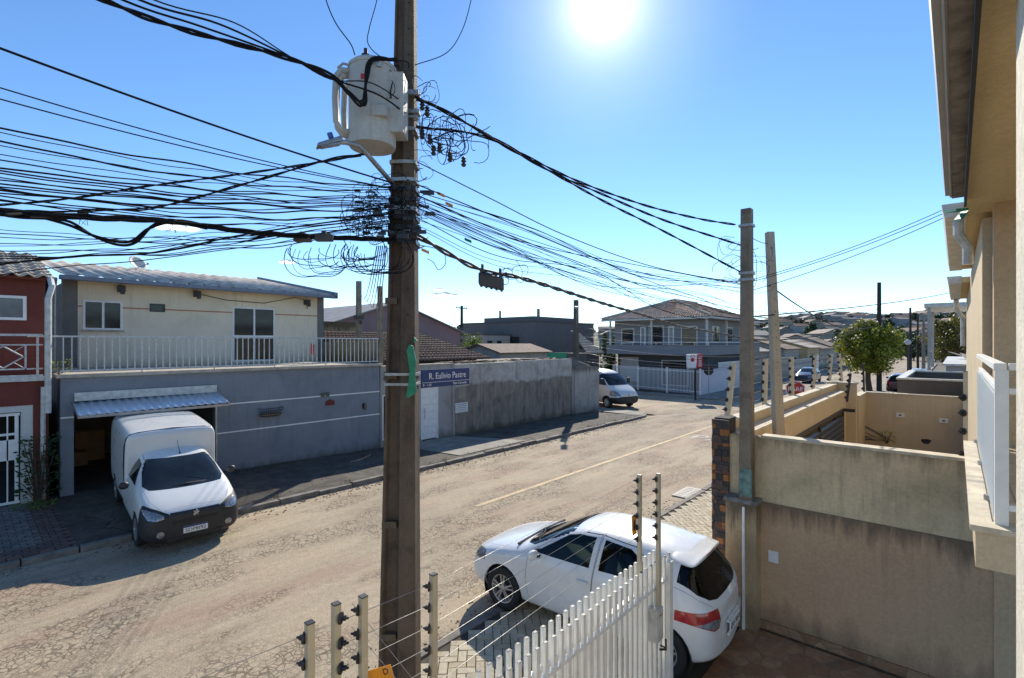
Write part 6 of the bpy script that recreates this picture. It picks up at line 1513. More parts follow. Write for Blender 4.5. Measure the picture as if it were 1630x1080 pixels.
b = MB(); b.box(-.1, .03, .012, .03, zb_+.03, zb_+.05).box(-.1, .03, .012, .03, zt_-.06, zt_-.04); b.build('clamp', M['steel'], SP)
# transformer
M['trafo'] = plaster('pale_grey_enamel', (.46, .45, .41), (.2, .14, .09), .55, .16, -9, .1, 0, rough=.5, sc=3)
c = Pt(593, 170, 5.15); TR = empty('transformer', (c.x, c.y, 6.05), 0, 'pale grey pole transformer with curved cooling tubes high on the big pole', 'transformer')
z0 = (3.9+(546-236)/800*5.15)-6.05; z1 = (3.9+(546-106)/800*5.15)-6.05; r = .235
b = MB(); b.lathe([(0, z0), (r*.97, z0), (r, z0+.03), (r, z1-.06), (r*1.04, z1-.06), (r*1.04, z1-.03), (r*.9, z1), (0, z1+.01)], (0, 0, 0), 28); o = b.build('tank', M['trafo'], TR); sharp(o, 35)
b = MB()
for k in range(3):
    a = rt_*(-1)*math.cos(rad(-22+k*24))+fr_*(-1)*math.sin(rad(-22+k*24))
    b.tube([a*r*.9+Vector((0, 0, z1-.1)), a*(r+.07)+Vector((0, 0, z1-.11)), a*(r+.12)+Vector((0, 0, z1-.18)), a*(r+.13)+Vector((0, 0, z1-.4)), a*(r+.12)+Vector((0, 0, z0+.2)), a*(r+.07)+Vector((0, 0, z0+.13)), a*r*.9+Vector((0, 0, z0+.12))], .03, 8)
b.build('cooling_tube', M['trafo'], TR, smooth=True)
b = MB(); b.obox(rt_*.24+Vector((0, 0, (z0+z1)/2)), rt_*.1, fr_*.12, (0, 0, .3)); islands(b.build('mounting_bracket', M['trafo'], TR))
b = MB(); q = -rt_*.07+Vector((0, 0, z1)); b.lathe([(0, 0), (.025, 0), (.05, .03), (.025, .045), (.05, .075), (.025, .09), (.045, .115), (.02, .13), (.02, .18), (0, .18)], q, 12); b.build('bushing', plain('brown_porcelain', (.06, .03, .025), .25), TR)
b = MB(); q = rt_*.05-fr_*.2+Vector((0, 0, z1-.12)); 
for j in (0, 1): b.lathe([(0, 0), (.03, 0), (.035, .04), (.02, .09), (0, .09)], q+rt_*.07*j, 10)
b.build('terminal', M['steel'], TR)
b = MB(); q = -rt_*.04-fr_*(r+.002)+Vector((0, 0, z1-.24))
for i in (0, 1):
    for j in (0, 1): b.obox(q+rt_*(i*.022)+Vector((0, 0, j*.028)), rt_*.009, fr_*.004, (0, 0, .012))
b.build('red_mark', M['signred'], TR)
b = MB(); q = rt_*.13-fr_*(r*.86)+Vector((0, 0, z0+.28)); b.obox(q, rt_*.07-fr_*.0, fr_*.04, (0, 0, .05)); b.build('fixing_lug', M['trafo'], TR)
b = MB(); b.tube([Vector((0, 0, z1))-rt_*.2, Vector((0, 0, z1+.03))-rt_*.3, Vector((0, 0, z1-.02))-rt_*.36], .014, 6); b.build('lifting_hook', M['steel'], TR)
# street lamp on a bracket arm
LP = empty('street_lamp', tuple(Pt(624, 292, 5.3)), 0, 'slim grey street lamp on a bent arm left of the big pole below the transformer', 'street lamp'); L0 = LP.location
q = [Pt(626, 294, 5.3)-L0, Pt(600, 264, 5.05)-L0, Pt(582, 243, 4.9)-L0, Pt(570, 232, 4.8)-L0, Pt(550, 227, 4.7)-L0, Pt(530, 226, 4.65)-L0]
b = MB(); b.tube(q, .024, 8); b.build('arm', M['steel'], LP, smooth=True)
c = Pt(524, 226, 4.63)-L0; ax_ = (Pt(505, 229, 4.6)-Pt(545, 222, 4.7)).normalized(); up_ = Vector((0, 0, 1)); sd_ = ax_.cross(up_).normalized(); up_ = sd_.cross(ax_)
b = MB(); b.hexa([c-ax_*.12-sd_*.045-up_*.02, c-ax_*.12+sd_*.045-up_*.02, c+ax_*.13+sd_*.06-up_*.035, c+ax_*.13-sd_*.06-up_*.035, c-ax_*.12-sd_*.035+up_*.03, c-ax_*.12+sd_*.035+up_*.03, c+ax_*.11+sd_*.04+up_*.0, c+ax_*.11-sd_*.04+up_*.0]); b.build('lamp_head', M['steel'], LP, bevel=.01)
b = MB(); b.obox(c-up_*.036, ax_*.09, sd_*.04, up_*.006); b.build('lamp_glass', M['clearlens'], LP)
b = MB(); b.cyl(c+up_*.03-ax_*.03, c+up_*.075-ax_*.03, .025, 10); b.build('photocell', plain('blue_plastic', (.03, .1, .3), .4), LP)
# insulator rack on the right of the pole
RK = empty('insulator_rack', tuple(Pt(668, 190, 5.45)), 0, 'rack of secondary insulators and clamps on the right side of the big pole', 'insulator rack'); R0 = RK.location
for (x, y) in ((672, 168), (680, 178), (672, 214), (690, 240), (700, 236), (716, 250), (738, 258), (684, 222)):
    b = MB(); p = Pt(x, y, 5.4)-R0; b.lathe([(0, -.05), (.018, -.05), (.03, -.03), (.015, -.012), (.03, .008), (.015, .026), (.028, .04), (.012, .055), (0, .055)], p, 10); b.build('insulator', M['black'], RK)
b = MB(); b.obox(Pt(650, 150, 5.4)-R0, rt_*.12, fr_*.05, (0, 0, .025)).obox(Pt(652, 180, 5.4)-R0, rt_*.11, fr_*.05, (0, 0, .02)).obox(Pt(648, 188, 5.4)-R0, rt_*.12, fr_*.04, (0, 0, .012)); islands(b.build('bracket', M['steel'], RK))

# ---------------------------------------------------------------- cables
def bez(A, B, sag, n=24, wob=0, seed=0):
    rnd = random.Random(seed); ph = rnd.uniform(0, 6); out = []
    for i in range(n+1):
        t = i/n; p = A.lerp(B, t); p.z -= 4*sag*t*(1-t)
        if wob: p.z += wob*math.sin(t*23+ph)*math.sin(t*math.pi); p += rt_*wob*.6*math.sin(t*17+ph*2)*math.sin(t*math.pi)
        out.append(p)
    return out
def catmull(P, n=8):
    P = [Vector(p) for p in P]; Q = [P[0]*2-P[1]]+P+[P[-1]*2-P[-2]]; out = []
    for i in range(1, len(Q)-2):
        for k in range(n):
            t = k/n; a, b_, c, d = Q[i-1], Q[i], Q[i+1], Q[i+2]
            out.append(.5*((2*b_)+(-a+c)*t+(2*a-5*b_+4*c-d)*t*t+(-a+3*b_-3*c+d)*t**3))
    out.append(P[-1]); return out
ncab = [0]
def cable(pts, r=.007, m='cable', label='', group=None, twist=0, name='cable', nn=5):
    ncab[0] += 1; b = MB(); pts = [Vector(p) for p in pts]
    if twist:
        for k in range(twist):
            q = []
            L_ = 0
            for i, p in enumerate(pts):
                if i: L_ += (pts[i]-pts[i-1]).length
                a = L_*9+2*math.pi*k/twist; q.append(p+Vector((0, 0, 1))*r*1.1*math.cos(a)+rt_*r*1.1*math.sin(a))
            b.tube(q, r, nn)
    else: b.tube(pts, r, nn)
    o = b.build(name, M[m], smooth=True); return tag(o, label, 'cable', group)
def dens(pts, n=4):
    out = []
    for a, b_ in zip(pts, pts[1:]):
        for k in range(n): out.append(a.lerp(b_, k/n))
    return out+[pts[-1]]
# (1) the fan of communication cables running left along the street
GL = 'black communication cables fanning out to the left of the big pole'
rnd = random.Random(11)
def leftcable(y_pole, y_left, r, label, group=GL, dl=3.15, dp=5.35, wob=0, seed=0, xp=626, mid=0, twist=0):
    r *= .8
    A = Pt(xp, y_pole, dp); B = Pt(0, y_left, dl); C = B+(B-A)*1.3; C.z = B.z+(B.z-A.z)*.4
    sag = .05+mid
    pts = bez(A, B, sag, 26, wob, seed); tail = [B.lerp(C, k/5) for k in range(1, 6)]
    return cable(pts+tail, r, 'cable', label, group, twist)
leftcable(292, 77, .011, 'thick black cable from the upper left edge down to the pole below the lamp', None, 3.2, 5.2, mid=-.02)
leftcable(300, 140, .006, 'upper of the two thin cables below the thick one on the left', None, 3.2)
leftcable(300, 158, .006, 'lower of the two thin cables below the thick one on the left', None, 3.2)
lefts = [(298, 204, .008), (300, 211, .004), (302, 225, .008), (303, 232, .004), (306, 246, .004), (312, 255, .006), (316, 268, .008), (318, 272, .007), (320, 276, .006), (322, 283, .005), (324, 287, .006), (326, 293, .007), (330, 298, .006), (330, 303, .009), (334, 308, .006), (338, 312, .006), (340, 320, .005), (344, 300, .005), (346, 334, .004), (350, 318, .006)]
ORD = 'first second third fourth fifth sixth seventh eighth ninth tenth eleventh twelfth thirteenth fourteenth fifteenth sixteenth seventeenth eighteenth nineteenth twentieth'.split()
lefts.sort(key=lambda t_: t_[1])
for i, (a, c, r) in enumerate(lefts): leftcable(a, c, r, ORD[i]+' black cable from the top in the dense fan left of the big pole', wob=.012, seed=i, mid=rnd.uniform(-.01, .06))
# crossing set sloping the other way (rising towards the pole)
ups = [(345, 412, .006), (340, 405, .005), (350, 388, .005), (352, 400, .006), (356, 378, .005), (336, 418, .006), (360, 372, .006), (330, 392, .004), (366, 408, .007), (364, 366, .004), (356, 412, .005)]
for i, (a, c, r) in enumerate(ups): leftcable(a, c, r, 'black cable rising towards the big pole from the lower left', 'black cables rising to the big pole from the lower left', 4.6, 5.35, wob=.02, seed=40+i, mid=.04)
cable(catmull([Pt(585, 245, 5.2), Pt(520, 255, 4.9), Pt(400, 290, 4.6), (Pt(250, 330, 4.4)), Pt(150, 335, 4.2), Pt(-200, 352, 3.8)], 10), .007, label='twisted pair of drop cables sweeping down left from under the transformer', twist=2)
cable(catmull([Pt(575, 248, 5.3), Pt(500, 260, 5.0), Pt(380, 278, 4.8), (Pt(240, 296, 4.6)), Pt(80, 320, 4.4), Pt(-200, 340, 4.2)], 10), .006, label='thinner drop cable just above the twisted pair on the left', twist=2)
cable(catmull([Pt(625, 340, 5.3), Pt(400, 372, 4.6), Pt(250, 402, 4.1), Pt(100, 410, 3.9), Pt(-150, 440, 3.6)], 8), .008, label='dark cable passing just above the satellite dish')
cable(catmull([Pt(470, 384, 5.1), Pt(380, 395, 4.9), Pt(217, 416, 4.6), Pt(100, 425, 4.4), Pt(-100, 452, 4)], 8), .0045, label='lowest thin cable crossing in front of the satellite dish')
# heavy messenger bundle with a hanging loop
cable(catmull([Pt(630, 382, 5.3), Pt(520, 378, 5.0), Pt(400, 370, 4.7), Pt(274, 353, 4.4), Pt(150, 347, 4.0), Pt(0, 337, 3.6), Pt(-200, 335, 3.1)], 8), .014, label='heavy black messenger bundle entering the big pole from the left', twist=3)
cable(catmull([Pt(330, 362, 4.5), Pt(274, 352, 4.4), Pt(240, 362, 4.35), Pt(215, 384, 4.3), Pt(190, 388, 4.25), Pt(150, 376, 4.15), Pt(110, 356, 4.0), Pt(60, 346, 3.8), Pt(0, 342, 3.5)], 8), .012, label='thick slack loop of cable drooping under the messenger bundle at the left', twist=2)
for (px, py, lab) in ((482, 380, 'small grey splice enclosure clamped on the messenger bundle, the left one of a pair'), (516, 379, 'small grey splice enclosure clamped on the messenger bundle, nearer the big pole')):
    e = empty('splice_enclosure', tuple(Pt(px, py, 4.95)), 0, lab, 'splice box'); b = MB(); b.obox((0, 0, 0), rt_*.085, fr_*.035, (0, 0, .035)); b.build('case', M['cable_grey'], e, bevel=.012)
    b = MB(); b.obox((0, 0, .045), rt_*.02, fr_*.02, (0, 0, .02)); b.build('clamp', M['black'], e)
for (px, py, d_, lab) in ((274, 353, 4.38, 'small clamp at the top of the drooping loop'), (132, 340, 4.1, 'small tied knot of wire ends on the cables at far left')):
    b = MB(); p = Pt(px, py, d_); b.obox(p, rt_*.03, fr_*.02, (0, 0, .02))
    for k in range(4): b.tube([p, p+Vector((random.uniform(-.03, .03), random.uniform(-.03, .03), -.05)), p+Vector((random.uniform(-.05, .05), .02, -.09))], .002, 4)
    tag(b.build('cable_clamp', M['cable']), lab, 'clamp')
# (2) power cables from the upper left to the transformer
for k, (yl, xl, r, cc) in enumerate([(0, 165, .013, 2), (0, 195, .009, 0), (0, 222, .009, 0), (-2, 240, .006, 0)]):
    P_ = [Pt(xl-260+k*10, yl-120, 3.1), Pt(xl, yl, 3.7), Pt(xl+120+k*4, 45-k*3, 4.15), Pt(455, 92-k*2, 4.6), Pt(525, 120+k*2, 4.72), Pt(555+k*3, 148+6*k, 4.76), Pt(578, 168-k*9, 4.76), Pt(583, 130, 4.78), Pt(592, 96+k*3, 4.85), Pt(632, 96+k, 5.1)]
    if k == 2: P_ = P_[:5]+[Pt(600, 150, 4.8), Pt(645, 180, 5.1)]
    if k == 3: P_ = P_[:5]+[Pt(590, 132, 4.8), Pt(645, 165, 5.1)]
    cable(catmull(P_, 8), r, label=['thick reddish black power cable bundle crossing the top left sky', 'second power cable beside the thick bundle at top left', 'third power cable running to the pole bracket at top left', 'thinnest of the power cables at top left'][k], twist=cc)
# (3) jumpers from the top
cable(catmull([Pt(505, -60, 5.3), Pt(519, 0, 5.2), Pt(535, 38, 5.15), Pt(558, 70, 5.13), Pt(565, 88, 5.13)], 8), .006, label='thin jumper wire dropping from above onto the transformer bushing')
cable(catmull([Pt(610, -60, 5.4), Pt(600, 0, 5.3), Pt(588, 45, 5.2), Pt(586, 70, 5.15), Pt(605, 90, 5.2), Pt(632, 98, 5.3)], 8), .005, label='thin jumper wire between the transformer and the top of the pole')
cable(catmull([Pt(765, -80, 5.7), Pt(750, 0, 5.6), Pt(735, 50, 5.6), Pt(710, 85, 5.5), Pt(660, 104, 5.35)], 8), .005, label='single curved wire arching down to the right side of the big pole')
# (4) power lines to the right
RP = Pt(1176, 360, 7.1)
def rcab(P_, r, label, tw=2, m='cable', group=None): return cable(dens(catmull(P_, 8), 2), r, m, label, group, tw)
rcab([Pt(660, 154, 5.35), Pt(760, 206, 5.6), Pt(900, 280, 6.0), Pt(1020, 325, 6.5), Pt(1110, 348, 6.9), Pt(1170, 358, 7.1)], .008, 'uppermost twisted power line sweeping from the big pole to the service pole')
rcab([Pt(662, 158, 5.35), Pt(705, 174, 5.42), Pt(790, 225, 5.6), Pt(880, 275, 5.9), Pt(960, 310, 6.3), Pt(1060, 352, 6.7), Pt(1180, 391, 7.15)], .008, 'second twisted power line ending at the middle of the service pole')
rcab([Pt(662, 202, 5.35), Pt(770, 218, 5.6), Pt(870, 270, 5.9), Pt(960, 320, 6.3), Pt(1050, 365, 6.7), Pt(1180, 434, 7.15)], .008, 'third twisted power line sweeping down to the service pole')
rcab([Pt(664, 258, 5.35), Pt(780, 316, 5.7), Pt(900, 375, 6.3), Pt(1040, 425, 6.9), Pt(1180, 452, 7.2)], .006, 'single line from the big pole steel band to the service pole clip', 0)
for i, (P_, r, lab) in enumerate((([Pt(664, 294, 5.35), Pt(800, 350, 6.2), Pt(950, 413, 8.2), Pt(1100, 470, 12), Pt(1250, 505, 19), Pt(1400, 470, 41)], .007, 'long line with orange markers heading up the street'),
      ([Pt(664, 311, 5.35), Pt(800, 370, 6.1), Pt(950, 428, 8.2), Pt(1080, 470, 11), Pt(1250, 498, 19), Pt(1396, 492, 41)], .007, 'second long line heading up the street below the marked one'),
      ([Pt(660, 374, 5.3), Pt(765, 430, 5.9), Pt(840, 446, 6.5), Pt(1000, 495, 9), Pt(1130, 528, 13), Pt(1260, 540, 21), Pt(1398, 520, 41)], .016, 'thick grey brown bundle carrying the splice closure'))):
    rcab(P_, r, lab, 0 if i < 2 else 2, 'cable' if i < 2 else 'cable_grey')
GR = 'thin communication lines bunched to the right of the big pole'
for i in range(24):
    y0 = rnd.uniform(305, 372); far = i % 3
    if far == 0: P_ = [Pt(666, y0, 5.35), Pt(850, y0+60+rnd.uniform(-6, 6), 6.0), Pt(1020, 415+rnd.uniform(0, 40), 6.7), Pt(1180, 452+rnd.uniform(-6, 14), 7.2)]
    elif far == 1: P_ = [Pt(666, y0, 5.35), Pt(800, y0+62, 6.1), Pt(950, 440+rnd.uniform(-8, 22), 8.2), Pt(1090, 486+rnd.uniform(-6, 18), 11.5), Pt(1250, 515+rnd.uniform(-8, 8), 19), Pt(1397, 500+rnd.uniform(0, 20), 41)]
    else: P_ = [Pt(666, y0, 5.35), Pt(800, y0+58, 6.2), Pt(950, 430+rnd.uniform(0, 25), 8.5), Pt(1120, 468+rnd.uniform(0, 40), 12.5), Pt(1250, 505+rnd.uniform(-8, 8), 20), Pt(1397, 495+rnd.uniform(0, 20), 41)]
    cable(catmull(P_, 10), rnd.choice((.003, .004, .005)), 'cable', 'thin black line in the bunch right of the big pole', GR)
for (px, py, d_, m_, lab) in ((702, 310, 5.55, 'orange', 'orange tag on the marked line nearest the big pole'), (715, 326, 5.6, 'orange', 'orange tag a little further right on the marked line'), (745, 383, 5.8, 'green', 'green clip on the bunch of thin lines'), (677, 400, 5.35, 'orange', 'orange clamp at the right edge of the pole under the bundle')):
    b = MB(); p = Pt(px, py, d_); b.obox(p, rt_*.04-Vector((0, 0, .018)), fr_*.012, (0, 0, .014)); tag(b.build('line_tag', M[m_]), lab, 'tag')
# hanging splice closure
c = Pt(782, 446, 5.95); SC = empty('splice_closure', tuple(c), 0, 'dark box shaped splice closure hanging from the thick bundle right of the pole', 'splice box'); tl = (rt_*.15+Vector((0, 0, -.035)))
upv = Vector((0, 0, 1)); b = MB(); b.obox((0, 0, -.02), tl, fr_*.06, upv*.075); b.build('case', M['cable_grey'], SC, bevel=.02)
b = MB()
for k in range(5): b.obox(Vector((0, 0, -.095))+tl*(-.8+.4*k), tl*.09, fr_*.063, upv*.012); b.obox(Vector((0, 0, .055))+tl*(-.8+.4*k), tl*.09, fr_*.063, upv*.012)
b.build('ribs', M['darksteel'], SC)
for k in (-.7, .7): b = MB(); b.obox(tl*k+Vector((0, 0, .1)), tl*.1, fr_*.02, upv*.06); b.build('hanger', M['black'], SC)
def loops(name, region, n, d0, m, label, seed, rr=(.05, .22), wr=.0035, droop=False):
    rnd = random.Random(seed); b = MB(); x0, x1, y0, y1 = region
    for i in range(n):
        c = Pt(rnd.uniform(x0, x1), rnd.uniform(y0, y1), d0+rnd.uniform(-.1, .1)); a0 = rnd.uniform(0, 6.28); r1, r2 = rnd.uniform(*rr), rnd.uniform(*rr); span = rnd.uniform(2.5, 6.0); a0, span = (math.pi+rnd.uniform(-.4, .3), rnd.uniform(2.2, 3.9)) if droop else (a0, span); tilt = rnd.uniform(-.5, .5); pts = []
        for k in range(17):
            a = a0+span*k/16; q = 1+.15*math.sin(3*a+a0); pts.append(c+rt_*(r1*q*math.cos(a))+Vector((0, 0, 1))*(r2*q*math.sin(a))+fr_*(tilt*.2*math.cos(a)))
        b.tube(pts, wr*rnd.uniform(.7, 1.4), 4)
    return tag(b.build(name, M[m], smooth=True), label, 'wires', kind='stuff')
loops('wire_tangle', (565, 625, 300, 375), 50, 5.15, 'cable', 'dense tangle of black wire ends at the left side of the big pole', 1, (.05, .2), .003)
loops('wire_tangle', (490, 615, 395, 402), 26, 5.0, 'cable', 'black slack wire loops hanging under the messenger bundle left of the pole', 2, (.1, .3), .004, True)
loops('wire_tangle', (675, 760, 195, 240), 30, 5.5, 'cable', 'looped service wires at the upper right of the big pole', 3, (.06, .2), .004)
loops('wire_tangle', (660, 690, 120, 280), 14, 5.4, 'cable_grey', 'grey wire loops hugging the right edge of the pole', 4, (.06, .14), .0035)
loops('wire_tangle', (585, 640, 95, 150), 9, 5.1, 'cable', 'wire loops over the top of the transformer', 5, (.05, .12), .005)
loops('wire_tangle', (632, 668, 300, 375), 26, 5.2, 'cable', 'coils of black wire wrapped in front of the pole at the cable bands', 6, (.03, .12), .004)
loops('wire_tangle', (1150, 1225, 385, 470), 14, 7.1, 'cable', 'thin wire loops around the service pole head', 7, (.05, .25), .003)
loops('wire_tangle', (795, 830, 425, 445), 5, 6.0, 'cable', 'small coils beside the splice closure', 8, (.05, .12), .004)
b = MB()
for i in range(26):
    p = Pt(rnd.uniform(560, 625), rnd.uniform(300, 380), 5.1+rnd.uniform(-.1, .1)); b.obox(p, rt_*rnd.uniform(.015, .05), fr_*.012, (0, 0, rnd.uniform(.006, .016)))
for i in range(14):
    p = Pt(rnd.uniform(628, 688), rnd.uniform(300, 385), 5.18); b.obox(p, rt_*rnd.uniform(.02, .06), fr_*.015, (0, 0, rnd.uniform(.008, .022)))
tag(b.build('cable_clamps', M['black']), 'small black clamps and junctions crowded where the cables meet the big pole', 'clamps', kind='stuff')
cable(catmull([Pt(640, 385, 5.15), Pt(648, 395, 5.12), Pt(660, 398, 5.12), Pt(676, 392, 5.2)], 6), .006, 'cable_grey', 'short beige cable loop below the last pole band')
cable(catmull([Pt(665, 390, 5.4), Pt(690, 395, 5.5), Pt(706, 402, 5.5), Pt(709, 420, 5.5), Pt(698, 430, 5.5), Pt(690, 418, 5.5), Pt(680, 412, 5.5)], 6), .004, 'cable', 'loose curled wire end right of the pole above the clouds')
# drops down to the houses behind the railing
for i in range(6):
    cable(bez(Pt(600+i*3, 392, 5.3), onN(574+i*5, 460+i*5, 18.5-i*.4), .5, 14), .006, 'cable', 'service drop wire going down from the big pole to the posts beside the terrace', 'service drops to the terrace posts')
# right: service pole to eave and beyond
GE = 'three wires from the service pole to the row house eave'
for i, (a, b_, c_) in enumerate(((446, 334, 5.36), (449, 340, 5.34), (463, 347, 5.3))): cable(bez(Pt(1196, a, 7.15), Pt(1502, b_, 6.9), .06, 16), .005, 'cable', ['upper wire from the service pole to the eave', 'middle wire from the service pole to the eave', 'lowest wire from the service pole to the eave'][i], GE)
cable(bez(Pt(1225, 455, 7.8), Pt(1397, 488, 41), 1.2, 20), .012, 'cable', 'sagging line from the leaning pole to the tall pole behind the round tree')
cable(bez(Pt(1190, 505, 7.2), Pt(1530, 462, 20), .1, 20), .010, 'cable', 'almost level line crossing the sky above the hillside')
cable(bez(Pt(1196, 378, 7.15), Pt(1222, 388, 7.8), .02, 8), .005, 'cable', 'short wire joining the two service poles')
# (5) cross-street cables in front of the slate house
GC = 'sagging lines across the side road in front of the slate blue house'
for i in range(17):
    A_ = onU(917, 512+i*5, 25.3); A_ = Vector((25.3, 16.6, 3.9+(546-(506+i*4.3))/800*31)); B_ = Pt(1400, 492+i*4.2, 41)
    C_ = Vector((35.0, 12.6, 5.7-i*.22)); cable(bez(A_, B_, .9+rnd.uniform(-.3, .4), 24), .009, ('cable_grey', 'steel', 'cable')[i % 3], 'sagging line crossing in front of the slate blue house', GC)  # pale steel on some lines paints them as sunlit
# street poles further away
def farpole(px, ptop, n, label, m='poleold', r=.15, arms=(), lamp=None, zb=0):
    e, h = pole('street_pole', px, ptop, n, r, M[m], label, zb)
    for z, w_ in arms:
        b = MB(); b.box(-w_, w_, -.05, .05, h-z-.05, h-z+.05)
        for k in (-1, -.5, .5, 1): b.cyl((w_*k*.93, 0, h-z+.05), (w_*k*.93, 0, h-z+.22), .04, 6)
        b.build('crossarm', M['poleblk'], e)
    if lamp:
        b = MB(); b.tube([(0, 0, h-lamp-.9), (-.6, -.5, h-lamp-.2), (-1.3, -.9, h-lamp)], .04, 6); b.build('lamp_arm', M['steel'], e); b = MB(); b.obox((-1.6, -1.1, h-lamp+.02), (.32, .22, 0), (-.08, .1, 0), (0, 0, .05)); b.build('lamp_head', M['steel'], e, bevel=.03)
    return e
farpole(917, 478, 16.6, 'concrete pole with a curved lamp arm at the far corner of the long wall', 'poleold', .15, (), .6)
farpole(1399.5, 450, 4.55, 'tall dark pole behind the round tree', 'poleblk', .17, ((1.2, .5),))
farpole(857, 492, 34, 'distant pole standing left of the corner lamp pole', 'poleconc', .16)
farpole(796, 495, 52, 'distant thin pole with a crossarm in the middle background', 'poleconc', .16, ((1.2, 1.2),))
farpole(735, 487, 45, 'black pole with a short crossarm beside the bare tree', 'poleblk', .16, ((.3, .9),))
for px, top, n_, lab in ((1449, 490, 4.8, 'dark pole in the row up the street nearest the canopy'), (1461, 502, 4.8, 'second dark pole in the row up the street'), (1470, 512, 2.5, 'pale pole between the dark poles and the canopy')):
    u_ = n_/(F[1]+R_[1]*(px-815)/800) if (F[1]+R_[1]*(px-815)/800) > .03 else 0
    d_ = {1449: 60, 1461: 75, 1470: 50}[px]; p = Pt(px, top, d_); e = empty('street_pole', (p.x, p.y, 0), 0, lab, 'utility pole'); b = MB(); b.tube([(0, 0, 0), (0, 0, p.z)], [.17, .11], 8); b.build('post', M['poleblk'] if px < 1465 else M['poleconc'], e)
p = Pt(1445, 548, 52); e = empty('globe_lamp', (p.x, p.y, 0), 0, 'short black lamp post with a white globe up the street', 'street lamp'); b = MB(); b.tube([(0, 0, 0), (0, 0, p.z)], .07, 8); b.build('post', M['poleblk'], e); b = MB(); b.lathe([(0, -.3), (.2, -.25), (.32, 0), (.2, .22), (0, .28)], (0, 0, p.z+.2), 14); b.build('globe', M['dirtywhite'], e, smooth=True)

# ---------------------------------------------------------------- picket fence, sliding gate, electric posts in front
def pickets(name, label, n, u0, u1, ztop, zrail, step, phase, m, zb=.05):
    e = empty(name, (0, 0, 0), 0, label, 'fence' if 'fence' in name else 'gate'); u = u0+phase
    b = MB(); b.box(u0, u1, n-.022, n+.022, zrail-.03, zrail+.0).box(u0, u1, n-.022, n+.022, .22, .26); b.build('rail', m, e)
    while u < u1:
        b = MB(); b.box(u-.0175, u+.0175, n-.013, n+.013, zb, ztop); pk = b.build('picket', m, e)
        b = MB(); b.box(u-.0155, u+.0155, n-.011, n+.011, ztop+.0, ztop+.003); b.build('cap', M['black'], pk); u += step
    return e
gate = pickets('picket_gate', 'white sliding picket gate drawn open, the nearer row of pickets', 2.26, -.5, 5.03, 1.70, 1.47, .1, .03, M['white'])
fen = pickets('picket_fence', 'white picket fence standing just behind the drawn open gate', 2.40, -.5, 4.99, 1.70, 1.40, .1, .08, M['white'])
b = MB(); b.box(4.98, 5.06, 2.22, 2.30, .03, 1.62); b.build('end_post', M['white'], gate)
bx = Pt(1042, 990, 4.93)
LB = empty('lock_box', (bx.x, bx.y, bx.z), 0, 'white metal lock box with a slot fixed to the end of the picket gate', 'lock box')
b = MB(); b.box(-.07, .07, -.06, .06, -.17, .15); b.build('case', M['dirtywhite'], LB, bevel=.006)
b = MB(); b.box(-.02, .04, -.062, -.06, .08, .088); b.build('slot', M['ink'], LB)
b = MB(); b.tube([(.02, -.05, -.22), (.06, -.09, -.25), (.12, -.06, -.2)], .01, 6).tube([(.03, -.04, -.27), (.09, -.08, -.28)], .012, 6); b.build('latch', M['darksteel'], LB)
posts = [(493, 992, .8), (535, 962, .8), (578, 950, .8), (690, 915, .8), (1018, 757, .8), (1048, 755, .8)]
labs = ['leftmost cream electric fence post at the bottom edge', 'cream fence post with insulators on its right side', 'cream fence post standing over the orange warning plate', 'cream fence post just right of the big pole base', 'cream fence post carrying the yellow tag over the hatchback', 'right one of the two cream fence posts at the gate end']
cols = []; side_ = [-1, 1, -1, -1, -1, -1]
for (px, py, _), lab, sd in zip(posts, labs, side_):
    nn_ = 2.33 if px != 1048 else 2.2
    T0 = onN(px, py, nn_)
    zs_ = [T0.z-.07-.125*k for k in range(8)] if px < 1000 else [T0.z-.05-.115*k for k in range(6)]
    e, ps = fpost('electric_fence_post', (T0.x, T0.y, 0. if px < 1000 else 1.3), tuple(T0), .036, M['post'], zs_, lab, 'electric fence posts along the front fence', sd, 1.0)
    cols.append(ps)
for k in range(6):
    a, b_, c_ = cols[0][k], cols[3][k], cols[4][k]
    wire('electric_fence_wire', [cols[0][k]+(cols[0][k]-cols[3][k])*1.5, cols[0][k], cols[3][k], cols[4][min(k, 5)]], .0018, M['steel'], 'thin bright electric fence wire running across the foreground to the gate post', 'wire', 'front electric fence wires')
for k in range(5):
    A_ = Pt(560, 960+k*38, 2.7); B_ = Pt(660, 1085+k*30, 2.5); 
    if k < 2: wire('electric_fence_wire', [A_, B_], .0016, M['steel'], 'thin slanting electric fence wire at the base of the big pole', 'wire', 'slanting fence wires')
wp = onN(1013, 836, 2.36); WS = empty('warning_plate', tuple(wp), 0, 'narrow yellow orange warning plate hanging on the gate end fence post', 'warning sign')
b = MB(); b.obox(-rt_*.02, rt_*.034+fr_*.04, fr_*.0015, (0, 0, .1)); b.build('plate', M['orange'], WS); b = MB(); b.obox(-rt_*.02-fr_*.0045, rt_*.01+fr_*.012, fr_*.001, (0, 0, .05)); b.build('warning_print', M['ink'], WS)
wp = onN(597, 1068, 2.36); WS = empty('warning_plate', tuple(wp), 0, 'orange warning plate with black lettering tilted at the bottom of the picture', 'warning sign')
tx_ = (rt_*.12+Vector((0, 0, .035))).normalized(); tz_ = Vector((0, 0, 1)); tz_ = (tz_-tx_*tz_.dot(tx_)).normalized()
b = MB(); b.obox(tz_*-.05, tx_*.09, fr_*.0015, tz_*.06); b.build('plate', M['orange'], WS); text('plate_letters', 'D', .045, tuple(tx_*.055-tz_*.02-fr_*.003), tx_, tz_, M['ink'], WS, .001)

